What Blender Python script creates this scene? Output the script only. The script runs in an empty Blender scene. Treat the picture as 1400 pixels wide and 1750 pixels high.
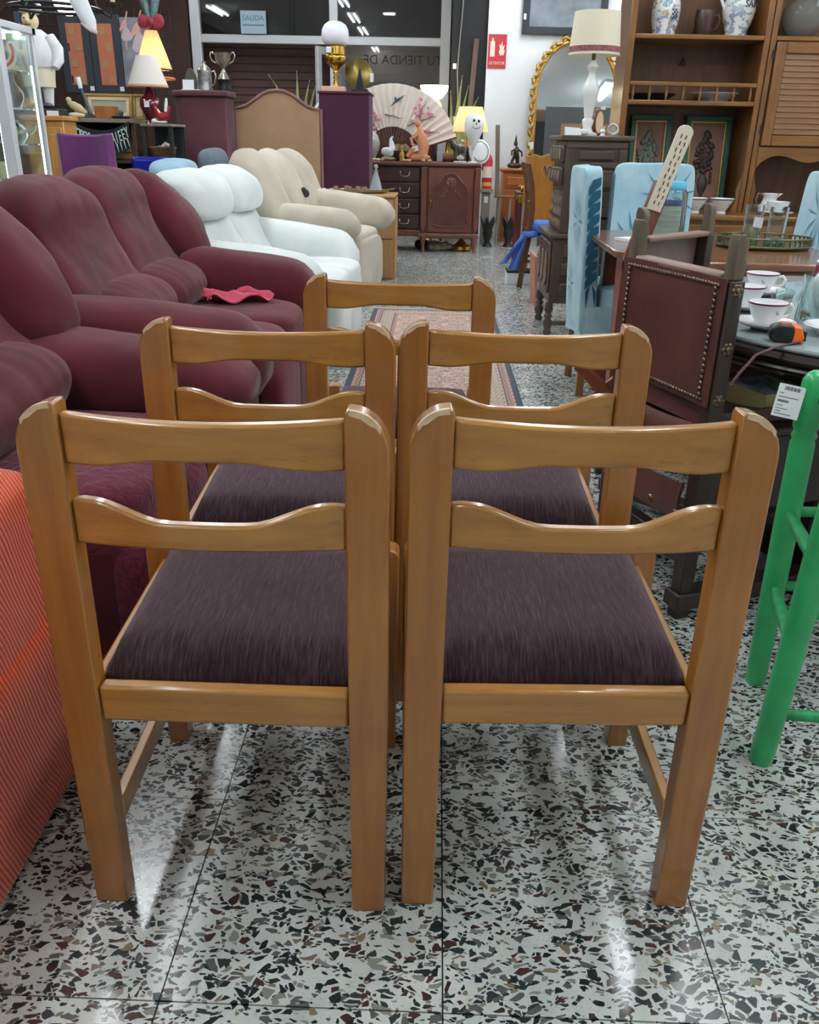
import bpy, math, random
from mathutils import Vector, Matrix, noise

# ---------------------------------------------------------------- camera, world, lights, exposure
SC = bpy.context.scene
COL = SC.collection
R_ = math.radians
PI = math.pi

CAM_H, CAM_PITCH, CAM_YAW, CAM_ROLL, CAM_F = 1.118, 0.41220, 0.02325, -0.020535, 1451.4
_f = Vector((-math.sin(CAM_YAW) * math.cos(CAM_PITCH), math.cos(CAM_YAW) * math.cos(CAM_PITCH), -math.sin(CAM_PITCH)))
_r = Vector((math.cos(CAM_YAW), math.sin(CAM_YAW), 0))
_d = _f.cross(_r)
_c, _s = math.cos(CAM_ROLL), math.sin(CAM_ROLL)
_r2 = _c * _r + _s * _d
_d2 = -_s * _r + _c * _d
cam_data = bpy.data.cameras.new('camera')
cam_data.sensor_fit = 'HORIZONTAL'
cam_data.sensor_width = 36.0
cam_data.lens = CAM_F * 36.0 / 1400.0
cam_data.clip_start = 0.05
cam_data.clip_end = 100
cam = bpy.data.objects.new('camera', cam_data)
COL.objects.link(cam)
_m = Matrix((( _r2.x, -_d2.x, -_f.x), (_r2.y, -_d2.y, -_f.y), (_r2.z, -_d2.z, -_f.z))).to_4x4()
_m.translation = (0, 0, CAM_H)
cam.matrix_world = _m
SC.camera = cam

SC.view_settings.view_transform = 'Standard'
SC.view_settings.look = 'None'
SC.view_settings.gamma = 1.0
SC.view_settings.use_curve_mapping = False
SC.view_settings.exposure = 0.0
TUBE_STRENGTH = 74.0

world = bpy.data.worlds.new('night')
SC.world = world
world.use_nodes = True
world.node_tree.nodes['Background'].inputs[0].default_value = (0.02, 0.025, 0.035, 1)
world.node_tree.nodes['Background'].inputs[1].default_value = 0.3

# ---------------------------------------------------------------- helpers: materials
def lin(c):
    def f(u):
        u /= 255.0
        return u / 12.92 if u <= 0.04045 else ((u + 0.055) / 1.055) ** 2.4
    return (f(c[0]), f(c[1]), f(c[2]), 1.0)

def sock(node, name):
    return node.inputs[name] if name in node.inputs else None

def mat(name, rgb=(200, 200, 200), rough=0.5, metal=0.0, spec=0.5, coat=0.0, sheen=0.0, trans=0.0, ior=1.45, alpha=1.0,
        emit=None, emit_s=0.0, var=0.0, var_scale=6.0, stretch=(1, 1, 1), bump=0.0, bump_scale=60.0, bump_stretch=(1, 1, 1), rgb2=None, sss=0.0, detail=3.0, space='Object'):
    m = bpy.data.materials.new(name)
    m.use_nodes = True
    nt = m.node_tree
    b = nt.nodes['Principled BSDF']
    b.inputs['Base Color'].default_value = lin(rgb)
    b.inputs['Roughness'].default_value = rough
    b.inputs['Metallic'].default_value = metal
    b.inputs['Specular IOR Level'].default_value = spec
    b.inputs['Coat Weight'].default_value = coat
    b.inputs['Coat Roughness'].default_value = 0.12
    b.inputs['Sheen Weight'].default_value = sheen
    b.inputs['Transmission Weight'].default_value = trans
    b.inputs['IOR'].default_value = ior
    b.inputs['Alpha'].default_value = alpha
    if emit:
        b.inputs['Emission Color'].default_value = lin(emit)
        b.inputs['Emission Strength'].default_value = emit_s
    if var > 0 or rgb2:
        tc = nt.nodes.new('ShaderNodeTexCoord')
        mp = nt.nodes.new('ShaderNodeMapping')
        mp.inputs['Scale'].default_value = stretch
        nt.links.new(tc.outputs[space], mp.inputs[0])
        nz = nt.nodes.new('ShaderNodeTexNoise')
        nz.inputs['Scale'].default_value = var_scale
        nz.inputs['Detail'].default_value = detail
        nz.inputs['Roughness'].default_value = 0.6
        nt.links.new(mp.outputs[0], nz.inputs['Vector'])
        cr = nt.nodes.new('ShaderNodeValToRGB')
        cr.color_ramp.elements[0].position = 0.3
        cr.color_ramp.elements[1].position = 0.7
        c1 = lin(rgb)
        if rgb2:
            c2 = lin(rgb2)
        else:
            c2 = tuple(min(1, x * (1 + var)) for x in c1[:3]) + (1,)
            c1 = tuple(x * (1 - var) for x in c1[:3]) + (1,)
        cr.color_ramp.elements[0].color = c1
        cr.color_ramp.elements[1].color = c2
        nt.links.new(nz.outputs['Fac'], cr.inputs[0])
        nt.links.new(cr.outputs[0], b.inputs['Base Color'])
    if bump > 0:
        tc = nt.nodes.new('ShaderNodeTexCoord')
        mp = nt.nodes.new('ShaderNodeMapping')
        mp.inputs['Scale'].default_value = bump_stretch
        nt.links.new(tc.outputs[space], mp.inputs[0])
        nz = nt.nodes.new('ShaderNodeTexNoise')
        nz.inputs['Scale'].default_value = bump_scale
        nz.inputs['Detail'].default_value = 4
        nt.links.new(mp.outputs[0], nz.inputs['Vector'])
        bp = nt.nodes.new('ShaderNodeBump')
        bp.inputs['Strength'].default_value = bump
        bp.inputs['Distance'].default_value = 0.01
        nt.links.new(nz.outputs['Fac'], bp.inputs['Height'])
        nt.links.new(bp.outputs[0], b.inputs['Normal'])
    return m

class NT:
    """a thin wrapper to write node trees briefly"""
    def __init__(self, m):
        self.nt = m.node_tree
        self.b = self.nt.nodes['Principled BSDF']
    def n(self, t, **kw):
        o = self.nt.nodes.new(t)
        for k, v in kw.items():
            setattr(o, k, v)
        return o
    def link(self, a, b):
        self.nt.links.new(a, b)
    def math(self, op, a, b=None, clamp=False):
        o = self.n('ShaderNodeMath', operation=op, use_clamp=clamp)
        for i, x in enumerate((a, b)):
            if x is None:
                continue
            if hasattr(x, 'is_linked'):
                self.link(x, o.inputs[i])
            else:
                o.inputs[i].default_value = x
        return o.outputs[0]
    def mix(self, fac, a, b):
        o = self.n('ShaderNodeMix', data_type='RGBA')
        for i, x in ((0, fac), (6, a), (7, b)):
            if hasattr(x, 'is_linked'):
                self.link(x, o.inputs[i])
            else:
                o.inputs[i].default_value = x
        return o.outputs[2]
    def coords(self, space='Object', scale=(1, 1, 1), rot=(0, 0, 0)):
        mp = self.n('ShaderNodeMapping')
        mp.inputs['Scale'].default_value = scale
        mp.inputs['Rotation'].default_value = rot
        if space == 'World':
            g = self.n('ShaderNodeNewGeometry')
            self.link(g.outputs['Position'], mp.inputs[0])
        else:
            tc = self.n('ShaderNodeTexCoord')
            self.link(tc.outputs[space], mp.inputs[0])
        return mp.outputs[0]
    def noise(self, vec, scale, detail=3, rough=0.55):
        o = self.n('ShaderNodeTexNoise')
        o.inputs['Scale'].default_value = scale
        o.inputs['Detail'].default_value = detail
        o.inputs['Roughness'].default_value = rough
        self.link(vec, o.inputs['Vector'])
        return o.outputs['Fac']
    def ramp(self, fac, stops, interp='LINEAR'):
        o = self.n('ShaderNodeValToRGB')
        o.color_ramp.interpolation = interp
        e = o.color_ramp.elements
        while len(e) < len(stops):
            e.new(0.5)
        for i, (p, c) in enumerate(stops):
            e[i].position = p
            e[i].color = lin(c) if len(c) == 3 else c
        self.link(fac, o.inputs[0])
        return o.outputs[0]
    def bump(self, h, strength=0.3, dist=0.01):
        o = self.n('ShaderNodeBump')
        o.inputs['Strength'].default_value = strength
        o.inputs['Distance'].default_value = dist
        self.link(h, o.inputs['Height'])
        self.link(o.outputs[0], self.b.inputs['Normal'])

def wood(name, dark, light, axis='z', rough=0.35, coat=0.3, scale=1.0, fleck=0.0):
    m = mat(name, light, rough, coat=coat)
    t = NT(m)
    s = {'x': (1.5, 22, 22), 'y': (22, 1.5, 22), 'z': (22, 22, 1.5)}[axis]
    v = t.coords('Object', tuple(a * scale for a in s))
    g = t.noise(v, 2.2, 5, 0.62)
    col = t.ramp(g, [(0.25, dark), (0.75, light)])
    v2 = t.coords('Object', (3, 3, 3))
    bl = t.noise(v2, 1.6, 2)
    o = t.n('ShaderNodeMix', data_type='RGBA', blend_type='MULTIPLY')
    o.inputs[0].default_value = 0.45
    t.link(col, o.inputs[6])
    t.link(t.ramp(bl, [(0.3, (200, 185, 170)), (0.7, (255, 255, 255))]), o.inputs[7])
    out = o.outputs[2]
    if fleck:
        sf = {'x': (40, 260, 260), 'y': (260, 40, 260), 'z': (260, 260, 40)}[axis]
        fv = t.noise(t.coords('Object', sf), 0.55, 1)
        f = t.math('GREATER_THAN', fv, 0.70)
        out = t.mix(t.math('MULTIPLY', f, fleck), out, lin(tuple(c * 0.55 for c in dark)))
    t.link(out, t.b.inputs['Base Color'])
    t.bump(g, 0.06, 0.004)
    return m

def fabric(name, rgb, rgb2=None, rough=0.95, sheen=0.3, weave=300.0, bump=0.25, streak=None, var=0.25):
    m = mat(name, rgb, rough, spec=0.15, sheen=sheen)
    t = NT(m)
    a = t.noise(t.coords('Object', streak or (1, 1, 1)), 3.0 if not streak else 1.0, 4)
    c2 = rgb2 or tuple(min(255, c * (1 + var)) for c in rgb)
    c1 = tuple(c * (1 - var * 0.6) for c in rgb)
    t.link(t.ramp(a, [(0.25, c1), (0.75, c2)]), t.b.inputs['Base Color'])
    h = t.noise(t.coords('Object'), weave, 2)
    t.bump(h, bump, 0.003)
    return m

# ---------------------------------------------------------------- helpers: meshes
class MB:
    def __init__(self):
        self.v = []
        self.f = []
    def add(self, vs, fs, M=None):
        k = len(self.v)
        if M is not None:
            vs = [M @ Vector(p) for p in vs]
        self.v += [tuple(p) for p in vs]
        self.f += [tuple(i + k for i in f) for f in fs]
        return self
    def box(self, c, s, M=None):
        x, y, z = c
        a, b, d = s[0] / 2, s[1] / 2, s[2] / 2
        vs = [(x + i * a, y + j * b, z + k * d) for k in (-1, 1) for j in (-1, 1) for i in (-1, 1)]
        fs = [(0, 2, 3, 1), (4, 5, 7, 6), (0, 1, 5, 4), (2, 6, 7, 3), (1, 3, 7, 5), (0, 4, 6, 2)]
        return self.add(vs, fs, M)
    def bx(self, x0, x1, y0, y1, z0, z1, M=None):
        return self.box(((x0 + x1) / 2, (y0 + y1) / 2, (z0 + z1) / 2), (x1 - x0, y1 - y0, z1 - z0), M)
    def prism(self, pts, t0, t1, plane='xz', M=None):
        """extrude a closed 2-D outline between t0 and t1 along the axis that the plane lacks"""
        def p3(p, t):
            if plane == 'xz':
                return (p[0], t, p[1])
            if plane == 'yz':
                return (t, p[0], p[1])
            return (p[0], p[1], t)
        n = len(pts)
        vs = [p3(p, t0) for p in pts] + [p3(p, t1) for p in pts]
        fs = [tuple(range(n))[::-1], tuple(range(n, 2 * n))] + [(i, (i + 1) % n, n + (i + 1) % n, n + i) for i in range(n)]
        return self.add(vs, fs, M)
    def lathe(self, prof, n=24, M=None, c=(0, 0, 0), ang=2 * PI):
        vs, fs = [], []
        full = abs(ang - 2 * PI) < 1e-6
        m = n if full else n + 1
        for r, z in prof:
            for i in range(m):
                a = ang * i / n
                vs.append((c[0] + r * math.cos(a), c[1] + r * math.sin(a), c[2] + z))
        for j in range(len(prof) - 1):
            for i in range(n):
                i2 = (i + 1) % m
                fs.append((j * m + i, j * m + i2, (j + 1) * m + i2, (j + 1) * m + i))
        ring = full and prof[0][0] > 1e-5 and prof[-1][0] > 1e-5 and abs(prof[0][1] - prof[-1][1]) < 0.0015 and len(prof) > 3
        if ring:
            k = (len(prof) - 1) * m
            fs += [(k + i, k + (i + 1) % m, (i + 1) % m, i) for i in range(n)]
        elif full:
            if prof[0][0] > 1e-5:
                fs.append(tuple(range(m))[::-1])
            if prof[-1][0] > 1e-5:
                k = (len(prof) - 1) * m
                fs.append(tuple(range(k, k + m)))
        return self.add(vs, fs, M)
    def cyl(self, p, q, r, n=12, r2=None, M=None):
        return self.tube([p, q], [r, r if r2 is None else r2], n, M)
    def tube(self, pts, r, n=10, M=None, closed=False, flat=None):
        pts = [Vector(p) for p in pts]
        rs = r if isinstance(r, (list, tuple)) else [r] * len(pts)
        k = len(pts)
        vs, fs = [], []
        up = None
        for i, p in enumerate(pts):
            if closed:
                t = (pts[(i + 1) % k] - pts[i - 1]).normalized()
            else:
                t = (pts[min(i + 1, k - 1)] - pts[max(i - 1, 0)]).normalized()
            if up is None:
                up = Vector((0, 0, 1)) if abs(t.z) < 0.9 else Vector((1, 0, 0))
            a = t.cross(up).normalized()
            b = a.cross(t).normalized()
            up = b
            for j in range(n):
                w = 2 * PI * j / n
                fb = flat if flat else 1.0
                vs.append(p + a * (rs[i] * math.cos(w)) + b * (rs[i] * fb * math.sin(w)))
        segs = k if closed else k - 1
        for i in range(segs):
            i2 = (i + 1) % k
            for j in range(n):
                j2 = (j + 1) % n
                fs.append((i * n + j, i * n + j2, i2 * n + j2, i2 * n + j))
        if not closed:
            fs.append(tuple(range(n))[::-1])
            fs.append(tuple(range((k - 1) * n, k * n)))
        return self.add(vs, fs, M)
    def ball(self, c, r, nu=16, nv=10, M=None):
        rx, ry, rz = r if isinstance(r, (tuple, list)) else (r, r, r)
        vs = [(c[0], c[1], c[2] - rz)]
        for j in range(1, nv):
            a = -PI / 2 + PI * j / nv
            for i in range(nu):
                w = 2 * PI * i / nu
                vs.append((c[0] + rx * math.cos(a) * math.cos(w), c[1] + ry * math.cos(a) * math.sin(w), c[2] + rz * math.sin(a)))
        vs.append((c[0], c[1], c[2] + rz))
        fs = [(0, 1 + (i + 1) % nu, 1 + i) for i in range(nu)]
        for j in range(nv - 2):
            for i in range(nu):
                i2 = (i + 1) % nu
                a, b = 1 + j * nu, 1 + (j + 1) * nu
                fs.append((a + i, a + i2, b + i2, b + i))
        k = 1 + (nv - 2) * nu
        fs += [(k + i, k + (i + 1) % nu, len(vs) - 1) for i in range(nu)]
        return self.add(vs, fs, M)
    def pillow(self, c, s, e=0.35, n=14, M=None, wr=0.0, ws=6.0, seed=0.0):
        """a soft rounded block: a gridded cube pushed towards a superellipsoid"""
        vs, fs, idx = [], [], {}
        def vid(i, j, k):
            key = (i, j, k)
            if key in idx:
                return idx[key]
            u = [2.0 * a / n - 1 for a in key]
            u = [math.sin(a * PI / 2) * 0.6 + a * 0.4 for a in u]
            p = 2.0 / e
            L = sum(abs(a) ** p for a in u) ** (1 / p)
            L = max(L, 1e-6)
            mx = max(abs(a) for a in u)
            q = [a * mx / L for a in u]
            pos = Vector((c[0] + q[0] * s[0] / 2, c[1] + q[1] * s[1] / 2, c[2] + q[2] * s[2] / 2))
            if wr:
                nn = Vector(q).normalized()
                pos += nn * wr * noise.noise(pos * ws + Vector((seed, seed * 1.7, 0)))
            idx[key] = len(vs)
            vs.append(pos)
            return idx[key]
        for a in range(n):
            for b in range(n):
                for side in (0, n):
                    q = [vid(side, a, b), vid(side, a + 1, b), vid(side, a + 1, b + 1), vid(side, a, b + 1)]
                    fs.append(tuple(q if side else q[::-1]))
                    q = [vid(a, side, b), vid(a, side, b + 1), vid(a + 1, side, b + 1), vid(a + 1, side, b)]
                    fs.append(tuple(q if side else q[::-1]))
                    q = [vid(a, b, side), vid(a + 1, b, side), vid(a + 1, b + 1, side), vid(a, b + 1, side)]
                    fs.append(tuple(q if side else q[::-1]))
        return self.add(vs, fs, M)
    def sweep_profile(self, prof, w0, w1, n=16, p=4.0, axis='y', wr=0.0, ws=5.0, seed=0.0, M=None, fold=0.0, foldn=9, endscale=0.55):
        """a cushion: a closed outline in (x, z) carried along y from w0 to w1, its ends rounded off"""
        cx = sum(a for a, _ in prof) / len(prof)
        cz = sum(b for _, b in prof) / len(prof)
        k = len(prof)
        vs, fs = [], []
        for i in range(n + 1):
            t = -1 + 2.0 * i / n
            t = math.sin(t * PI / 2)
            s = (max(0.0, 1 - abs(t) ** p)) ** (1 / p)
            s = endscale + (1 - endscale) * s
            y = (w0 + w1) / 2 + t * (w1 - w0) / 2
            for (a, b) in prof:
                q = Vector((cx + (a - cx) * s, y, cz + (b - cz) * s))
                if wr:
                    dn = Vector((a - cx, 0, b - cz)).normalized()
                    q += dn * wr * (noise.noise(q * ws + Vector((seed, 0, seed))) + 0.5 * noise.noise(q * ws * 2.3 + Vector((0, seed, 0))))
                if fold:
                    dn = Vector((a - cx, 0, b - cz)).normalized()
                    q += dn * fold * abs(math.sin(foldn * t + 2.0 * noise.noise(q * 3 + Vector((seed, 1, 2))))) * (1 if b > cz + 0.12 else 0.25)
                vs.append(q)
        for i in range(n):
            for j in range(k):
                j2 = (j + 1) % k
                fs.append((i * k + j, i * k + j2, (i + 1) * k + j2, (i + 1) * k + j))
        for i0, rev in ((0, True), (n * k, False)):
            c0 = len(vs)
            mid = sum((vs[i0 + j] for j in range(k)), Vector()) / k
            vs.append(mid)
            for j in range(k):
                j2 = (j + 1) % k
                fs.append((i0 + j2, i0 + j, c0) if rev else (i0 + j, i0 + j2, c0))
        return self.add(vs, fs, M)
    def grid(self, fn, nu, nv, thick=0.0, M=None):
        """a sheet from fn(u, v) -> point, given a real thickness"""
        P = [[Vector(fn(i / nu, j / nv)) for j in range(nv + 1)] for i in range(nu + 1)]
        vs, fs = [], []
        id_ = lambda i, j: i * (nv + 1) + j
        for i in range(nu + 1):
            for j in range(nv + 1):
                vs.append(P[i][j])
        N = (nu + 1) * (nv + 1)
        for i in range(nu):
            for j in range(nv):
                fs.append((id_(i, j), id_(i + 1, j), id_(i + 1, j + 1), id_(i, j + 1)))
        if thick:
            for i in range(nu + 1):
                for j in range(nv + 1):
                    du = P[min(i + 1, nu)][j] - P[max(i - 1, 0)][j]
                    dv = P[i][min(j + 1, nv)] - P[i][max(j - 1, 0)]
                    nn = du.cross(dv)
                    nn = nn.normalized() if nn.length > 1e-9 else Vector((0, 0, 1))
                    vs.append(P[i][j] - nn * thick)
            fs += [tuple(N + a for a in f[::-1]) for f in fs[:nu * nv]]
            rim = [id_(i, 0) for i in range(nu)] + [id_(nu, j) for j in range(nv)] + [id_(i, nv) for i in range(nu, 0, -1)] + [id_(0, j) for j in range(nv, 0, -1)]
            for a in range(len(rim)):
                b = rim[(a + 1) % len(rim)]
                fs.append((rim[a], N + rim[a], N + b, b))
        return self.add(vs, fs, M)
    def mesh(self, name, m, smooth=35):
        me = bpy.data.meshes.new(name)
        me.from_pydata(self.v, [], self.f)
        me.materials.append(m)
        if smooth:
            me.polygons.foreach_set('use_smooth', [True] * len(me.polygons))
            me.set_sharp_from_angle(angle=R_(smooth))
        me.update()
        return me
    def build(self, name, m, parent=None, smooth=35, bev=0.0, sub=0, seg=2, loc=None, rot=None):
        o = bpy.data.objects.new(name, self.mesh(name, m, smooth))
        COL.objects.link(o)
        if parent is not None:
            o.parent = parent
        if bev:
            md = o.modifiers.new('bevel', 'BEVEL')
            md.width = bev
            md.segments = seg
            md.limit_method = 'ANGLE'
            md.angle_limit = R_(40)
            md.harden_normals = False
        if sub:
            md = o.modifiers.new('sub', 'SUBSURF')
            md.levels = sub
            md.render_levels = sub
        if loc:
            o.location = loc
        if rot:
            o.rotation_euler = rot
        return o

def tag(o, label, cat, group=None):
    o['label'] = label
    o['category'] = cat
    if group:
        o['group'] = group
    return o

def thing(name, label, cat, loc=(0, 0, 0), rotz=0.0, group=None):
    o = bpy.data.objects.new(name, None)
    o.empty_display_size = 0.05
    COL.objects.link(o)
    o.location = loc
    o.rotation_euler = (0, 0, rotz)
    return tag(o, label, cat, group)

def struct(o):
    o['kind'] = 'structure'
    return o

def dup(root, loc, rotz=0.0, label=None, group=None):
    def cp(o, par):
        c = o.copy()
        COL.objects.link(c)
        c.parent = par
        for ch in list(o.children):
            cp(ch, c)
        return c
    r = cp(root, None)
    r.location = loc
    r.rotation_euler = (root.rotation_euler[0], root.rotation_euler[1], rotz)
    if label:
        r['label'] = label
    if group:
        r['group'] = group
    return r

def T(x=0, y=0, z=0, rx=0, ry=0, rz=0, s=1):
    return Matrix.Translation((x, y, z)) @ Matrix.Rotation(rz, 4, 'Z') @ Matrix.Rotation(ry, 4, 'Y') @ Matrix.Rotation(rx, 4, 'X') @ Matrix.Scale(s, 4)

def text_mesh(s, size, m, parent, name, loc, rot, depth=0.001, align='CENTER', sx=1.0):
    cu = bpy.data.curves.new(name, 'FONT')
    cu.body = s
    cu.size = size
    cu.extrude = depth
    cu.align_x = align
    cu.align_y = 'CENTER'
    cu.resolution_u = 3
    ob = bpy.data.objects.new(name, cu)
    COL.objects.link(ob)
    dg = bpy.context.evaluated_depsgraph_get()
    me = bpy.data.meshes.new_from_object(ob.evaluated_get(dg))
    COL.objects.unlink(ob)
    bpy.data.objects.remove(ob)
    me.materials.clear()
    me.materials.append(m)
    o = bpy.data.objects.new(name, me)
    COL.objects.link(o)
    o.parent = parent
    o.location = loc
    o.rotation_euler = rot
    o.scale = (sx, 1, 1)
    return o

def arc(cx, cz, r, a0, a1, n):
    return [(cx + r * math.cos(R_(a0 + (a1 - a0) * i / n)), cz + r * math.sin(R_(a0 + (a1 - a0) * i / n))) for i in range(n + 1)]

random.seed(7)
# ---------------------------------------------------------------- lamps of the room: rows of twin fluorescent tubes, a few of them added
M_tube = mat('tube_light', (255, 255, 255), emit=(244, 250, 255), emit_s=TUBE_STRENGTH)
M_batten = mat('batten_white', (225, 228, 230), 0.5)
ROOF = 3.4
def tube_lamp(x, y, label):
    t = thing('ceiling_light', label, 'light', (x, y, ROOF), 0, 'twin tube lights on the ceiling')
    MB().bx(-0.09, 0.09, -0.65, 0.65, -0.05, 0.0).build('housing', M_batten, t, bev=0.01)
    for s in (-1, 1):
        MB().cyl((s * 0.055, -0.6, -0.08), (s * 0.055, 0.6, -0.08), 0.016, 10).build('tube', M_tube, t)
LAMPS = [(-1.75, y) for y in (-2.6, -0.6, 1.4, 3.6, 5.8, 8.0, 10.2)] + [(1.25, y) for y in (-1.6, 0.9, 3.2, 5.6, 8.2, 10.4)] + [(-4.3, y) for y in (3.0, 6.5, 9.5)] + [(3.2, y) for y in (1.5, 4.2, 8.4, 10.4)]  # far end of the rightmost row is added to brighten the background
for i, (x, y) in enumerate(LAMPS):
    tube_lamp(x, y, 'twin tube batten light on the pale ceiling of the shop')

# ---------------------------------------------------------------- room shell
# terrazzo
M_terr = mat('terrazzo', (205, 210, 207), 0.22, spec=0.5, coat=0.35)
def terrazzo(m):
    t = NT(m)
    base = t.coords('World')
    wv = t.n('ShaderNodeTexNoise')
    wv.inputs['Scale'].default_value = 22
    wv.inputs['Detail'].default_value = 1
    t.link(base, wv.inputs['Vector'])
    off = t.n('ShaderNodeVectorMath', operation='SCALE')
    off.inputs['Scale'].default_value = 0.028
    t.link(wv.outputs['Color'], off.inputs[0])
    vadd = t.n('ShaderNodeVectorMath', operation='ADD')
    t.link(base, vadd.inputs[0])
    t.link(off.outputs[0], vadd.inputs[1])
    pos = vadd.outputs[0]
    # cloudy white binder
    mott = t.noise(base, 9, 4)
    col = t.ramp(mott, [(0.3, (180, 187, 184)), (0.7, (212, 217, 213))])
    sp = t.noise(base, 240, 2)
    col = t.mix(t.math('MULTIPLY', t.math('GREATER_THAN', sp, 0.63), 0.45), col, lin((120, 118, 116)))
    chips = [(0.2, 0.0, (38, 44, 46)), (0.2, 0.25, (70, 74, 74)), (0.2, 0.5, (74, 54, 52)), (0.2, 0.75, (108, 108, 102))]
    def layer(col, scale, gap, thr, stretch, rot, seed):
        mp = t.n('ShaderNodeMapping')
        mp.inputs['Scale'].default_value = (stretch[0], stretch[1], 1)
        mp.inputs['Rotation'].default_value = (0, 0, rot)
        mp.inputs['Location'].default_value = (seed, seed * 0.7, 0)
        t.link(pos, mp.inputs[0])
        e = t.n('ShaderNodeTexVoronoi', feature='DISTANCE_TO_EDGE', voronoi_dimensions='2D')
        c = t.n('ShaderNodeTexVoronoi', feature='F1', voronoi_dimensions='2D')
        for q in (e, c):
            q.inputs['Scale'].default_value = scale
            t.link(mp.outputs[0], q.inputs['Vector'])
        sep = t.n('ShaderNodeSeparateColor')
        t.link(c.outputs['Color'], sep.inputs[0])
        inside = t.math('GREATER_THAN', e.outputs['Distance'], t.math('ADD', t.math('MULTIPLY', sep.outputs[2], 0.12), gap))
        on = t.math('MULTIPLY', inside, t.math('LESS_THAN', sep.outputs[0], thr))
        cc = t.ramp(sep.outputs[1], [(0.0, (35, 42, 44)), (0.32, (48, 54, 55)), (0.5, (86, 88, 86)), (0.66, (66, 46, 44)), (0.80, (128, 128, 122)), (0.93, (120, 108, 88))], 'CONSTANT')
        return t.mix(on, col, cc)
    col = layer(col, 120, 0.06, 0.26, (1.0, 1.5), 0.5, 3.1)
    col = layer(col, 66, 0.085, 0.33, (1.0, 1.8), 1.9, 7.3)
    col = layer(col, 58, 0.09, 0.30, (1.0, 1.35), -0.5, 1.7)
    t.link(col, t.b.inputs['Base Color'])
    r = t.noise(base, 3, 3)
    rr = t.n('ShaderNodeMapRange')
    rr.inputs['To Min'].default_value = 0.16
    rr.inputs['To Max'].default_value = 0.34
    t.link(r, rr.inputs['Value'])
    t.link(rr.outputs[0], t.b.inputs['Roughness'])
terrazzo(M_terr)
M_grout = mat('tile_joint', (74, 78, 78), 0.9)

X0, Y0, TS = -0.358, 1.210, 0.4      # one corner of the tile grid
floor = struct(MB().bx(-5.2, 4.2, -1.0, 14.0, -0.12, -0.006).build('floor', M_grout, smooth=0))
tile_me = None
near, far = [], MB()
for iy in range(-6, 33):
    for ix in range(-13, 12):
        x, y = X0 + ix * TS, Y0 + iy * TS
        cx, cy = x + TS / 2, y + TS / 2
        if cx < -5.1 or cx > 4.1 or cy > 13.9 or cy < -0.9:
            continue
        lo = -0.62 - 0.42 * (cy - 0.5)
        if cy > 0.2 and cy < 6.6 and cx > max(-1.6, -0.9 - 0.25 * cy) and cx < min(2.6, 1.0 + 0.3 * cy):
            near.append((cx, cy))
        else:
            g = 0.0011
            far.bx(x + g, x + TS - g, y + g, y + TS - g, -0.03, 0.0)
tb = MB().bx(-TS / 2 + 0.0012, TS / 2 - 0.0012, -TS / 2 + 0.0012, TS / 2 - 0.0012, -0.03, 0.0)
tile_me = tb.mesh('tile', M_terr, 0)
for i, (cx, cy) in enumerate(near[:300]):
    o = bpy.data.objects.new('tile', tile_me)
    COL.objects.link(o)
    o.parent = floor
    o.location = (cx, cy, random.uniform(-0.0003, 0.0))
fo = far.build('far_tiles', M_terr, floor, smooth=0)
fo['kind'] = 'stuff'

M_ceil = mat('ceiling_panel', (232, 234, 234), 0.8)
M_white = mat('white_paint', (236, 240, 244), 0.65, var=0.04, var_scale=2)
M_wallw = mat('wall_cream', (214, 212, 204), 0.8)
M_black = mat('black_paint', (18, 20, 23), 0.6)
M_brown = mat('brown_board', (60, 38, 32), 0.7, var=0.15, var_scale=2)
struct(MB().bx(-5.2, 4.2, -1.0, 14.0, ROOF, ROOF + 0.1).build('ceiling', M_ceil, smooth=0))
struct(MB().bx(-5.3, -5.2, -1.0, 14.0, 0, ROOF).build('wall_left', M_brown, smooth=0))
struct(MB().bx(4.2, 4.3, -1.0, 14.0, 0, ROOF).build('wall_right', M_wallw, smooth=0))
struct(MB().bx(-5.2, 4.2, -1.1, -1.0, 0, ROOF).build('wall_rear', M_wallw, smooth=0))
# white end wall with the fire sign and the mirror
struct(MB().bx(0.545, 4.2, 11.5, 11.75, 0, ROOF).build('wall_front', M_white, smooth=0))
struct(MB().bx(0.12, 0.545, 11.55, 11.75, 0, ROOF).build('trim_1', M_black, smooth=0))
# dark brown end wall left of the shop window
struct(MB().bx(-5.2, -3.28, 12.45, 12.7, 0, ROOF).build('wall_end', M_brown, smooth=0))

# shop window: white aluminium bars, panes, a door leaf
M_alu = mat('white_aluminium', (206, 210, 214), 0.35, metal=0.2)
M_glass = mat('window_glass', (255, 255, 255), 0.02, trans=1.0, ior=1.5)
YG = 12.55
win = struct(MB().bx(-3.28, 0.12, YG - 0.03, YG + 0.03, 0.0, 0.12).build('window_1', M_alu, bev=0.006))
for x, w in ((-3.2, 0.13), (-1.40, 0.11), (0.05, 0.13)):
    MB().bx(x - w / 2, x + w / 2, YG - 0.05, YG + 0.05, 0.12, ROOF).build('mullion', M_alu, win, bev=0.008)
MB().bx(-3.135, -1.455, YG - 0.045, YG + 0.045, 2.24, 2.34).build('transom', M_alu, win, bev=0.008)
MB().bx(-1.345, -0.015, YG - 0.045, YG + 0.045, 2.24, 2.34).build('transom', M_alu, win, bev=0.008)
for (a, b) in ((-3.135, -1.455), (-1.345, -0.015)):
    MB().bx(a, b, YG - 0.004, YG + 0.004, 2.34, ROOF).build('pane', M_glass, win, smooth=0)
MB().bx(-1.345, -0.015, YG - 0.004, YG + 0.004, 0.12, 2.24).build('pane', M_glass, win, smooth=0)
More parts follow.
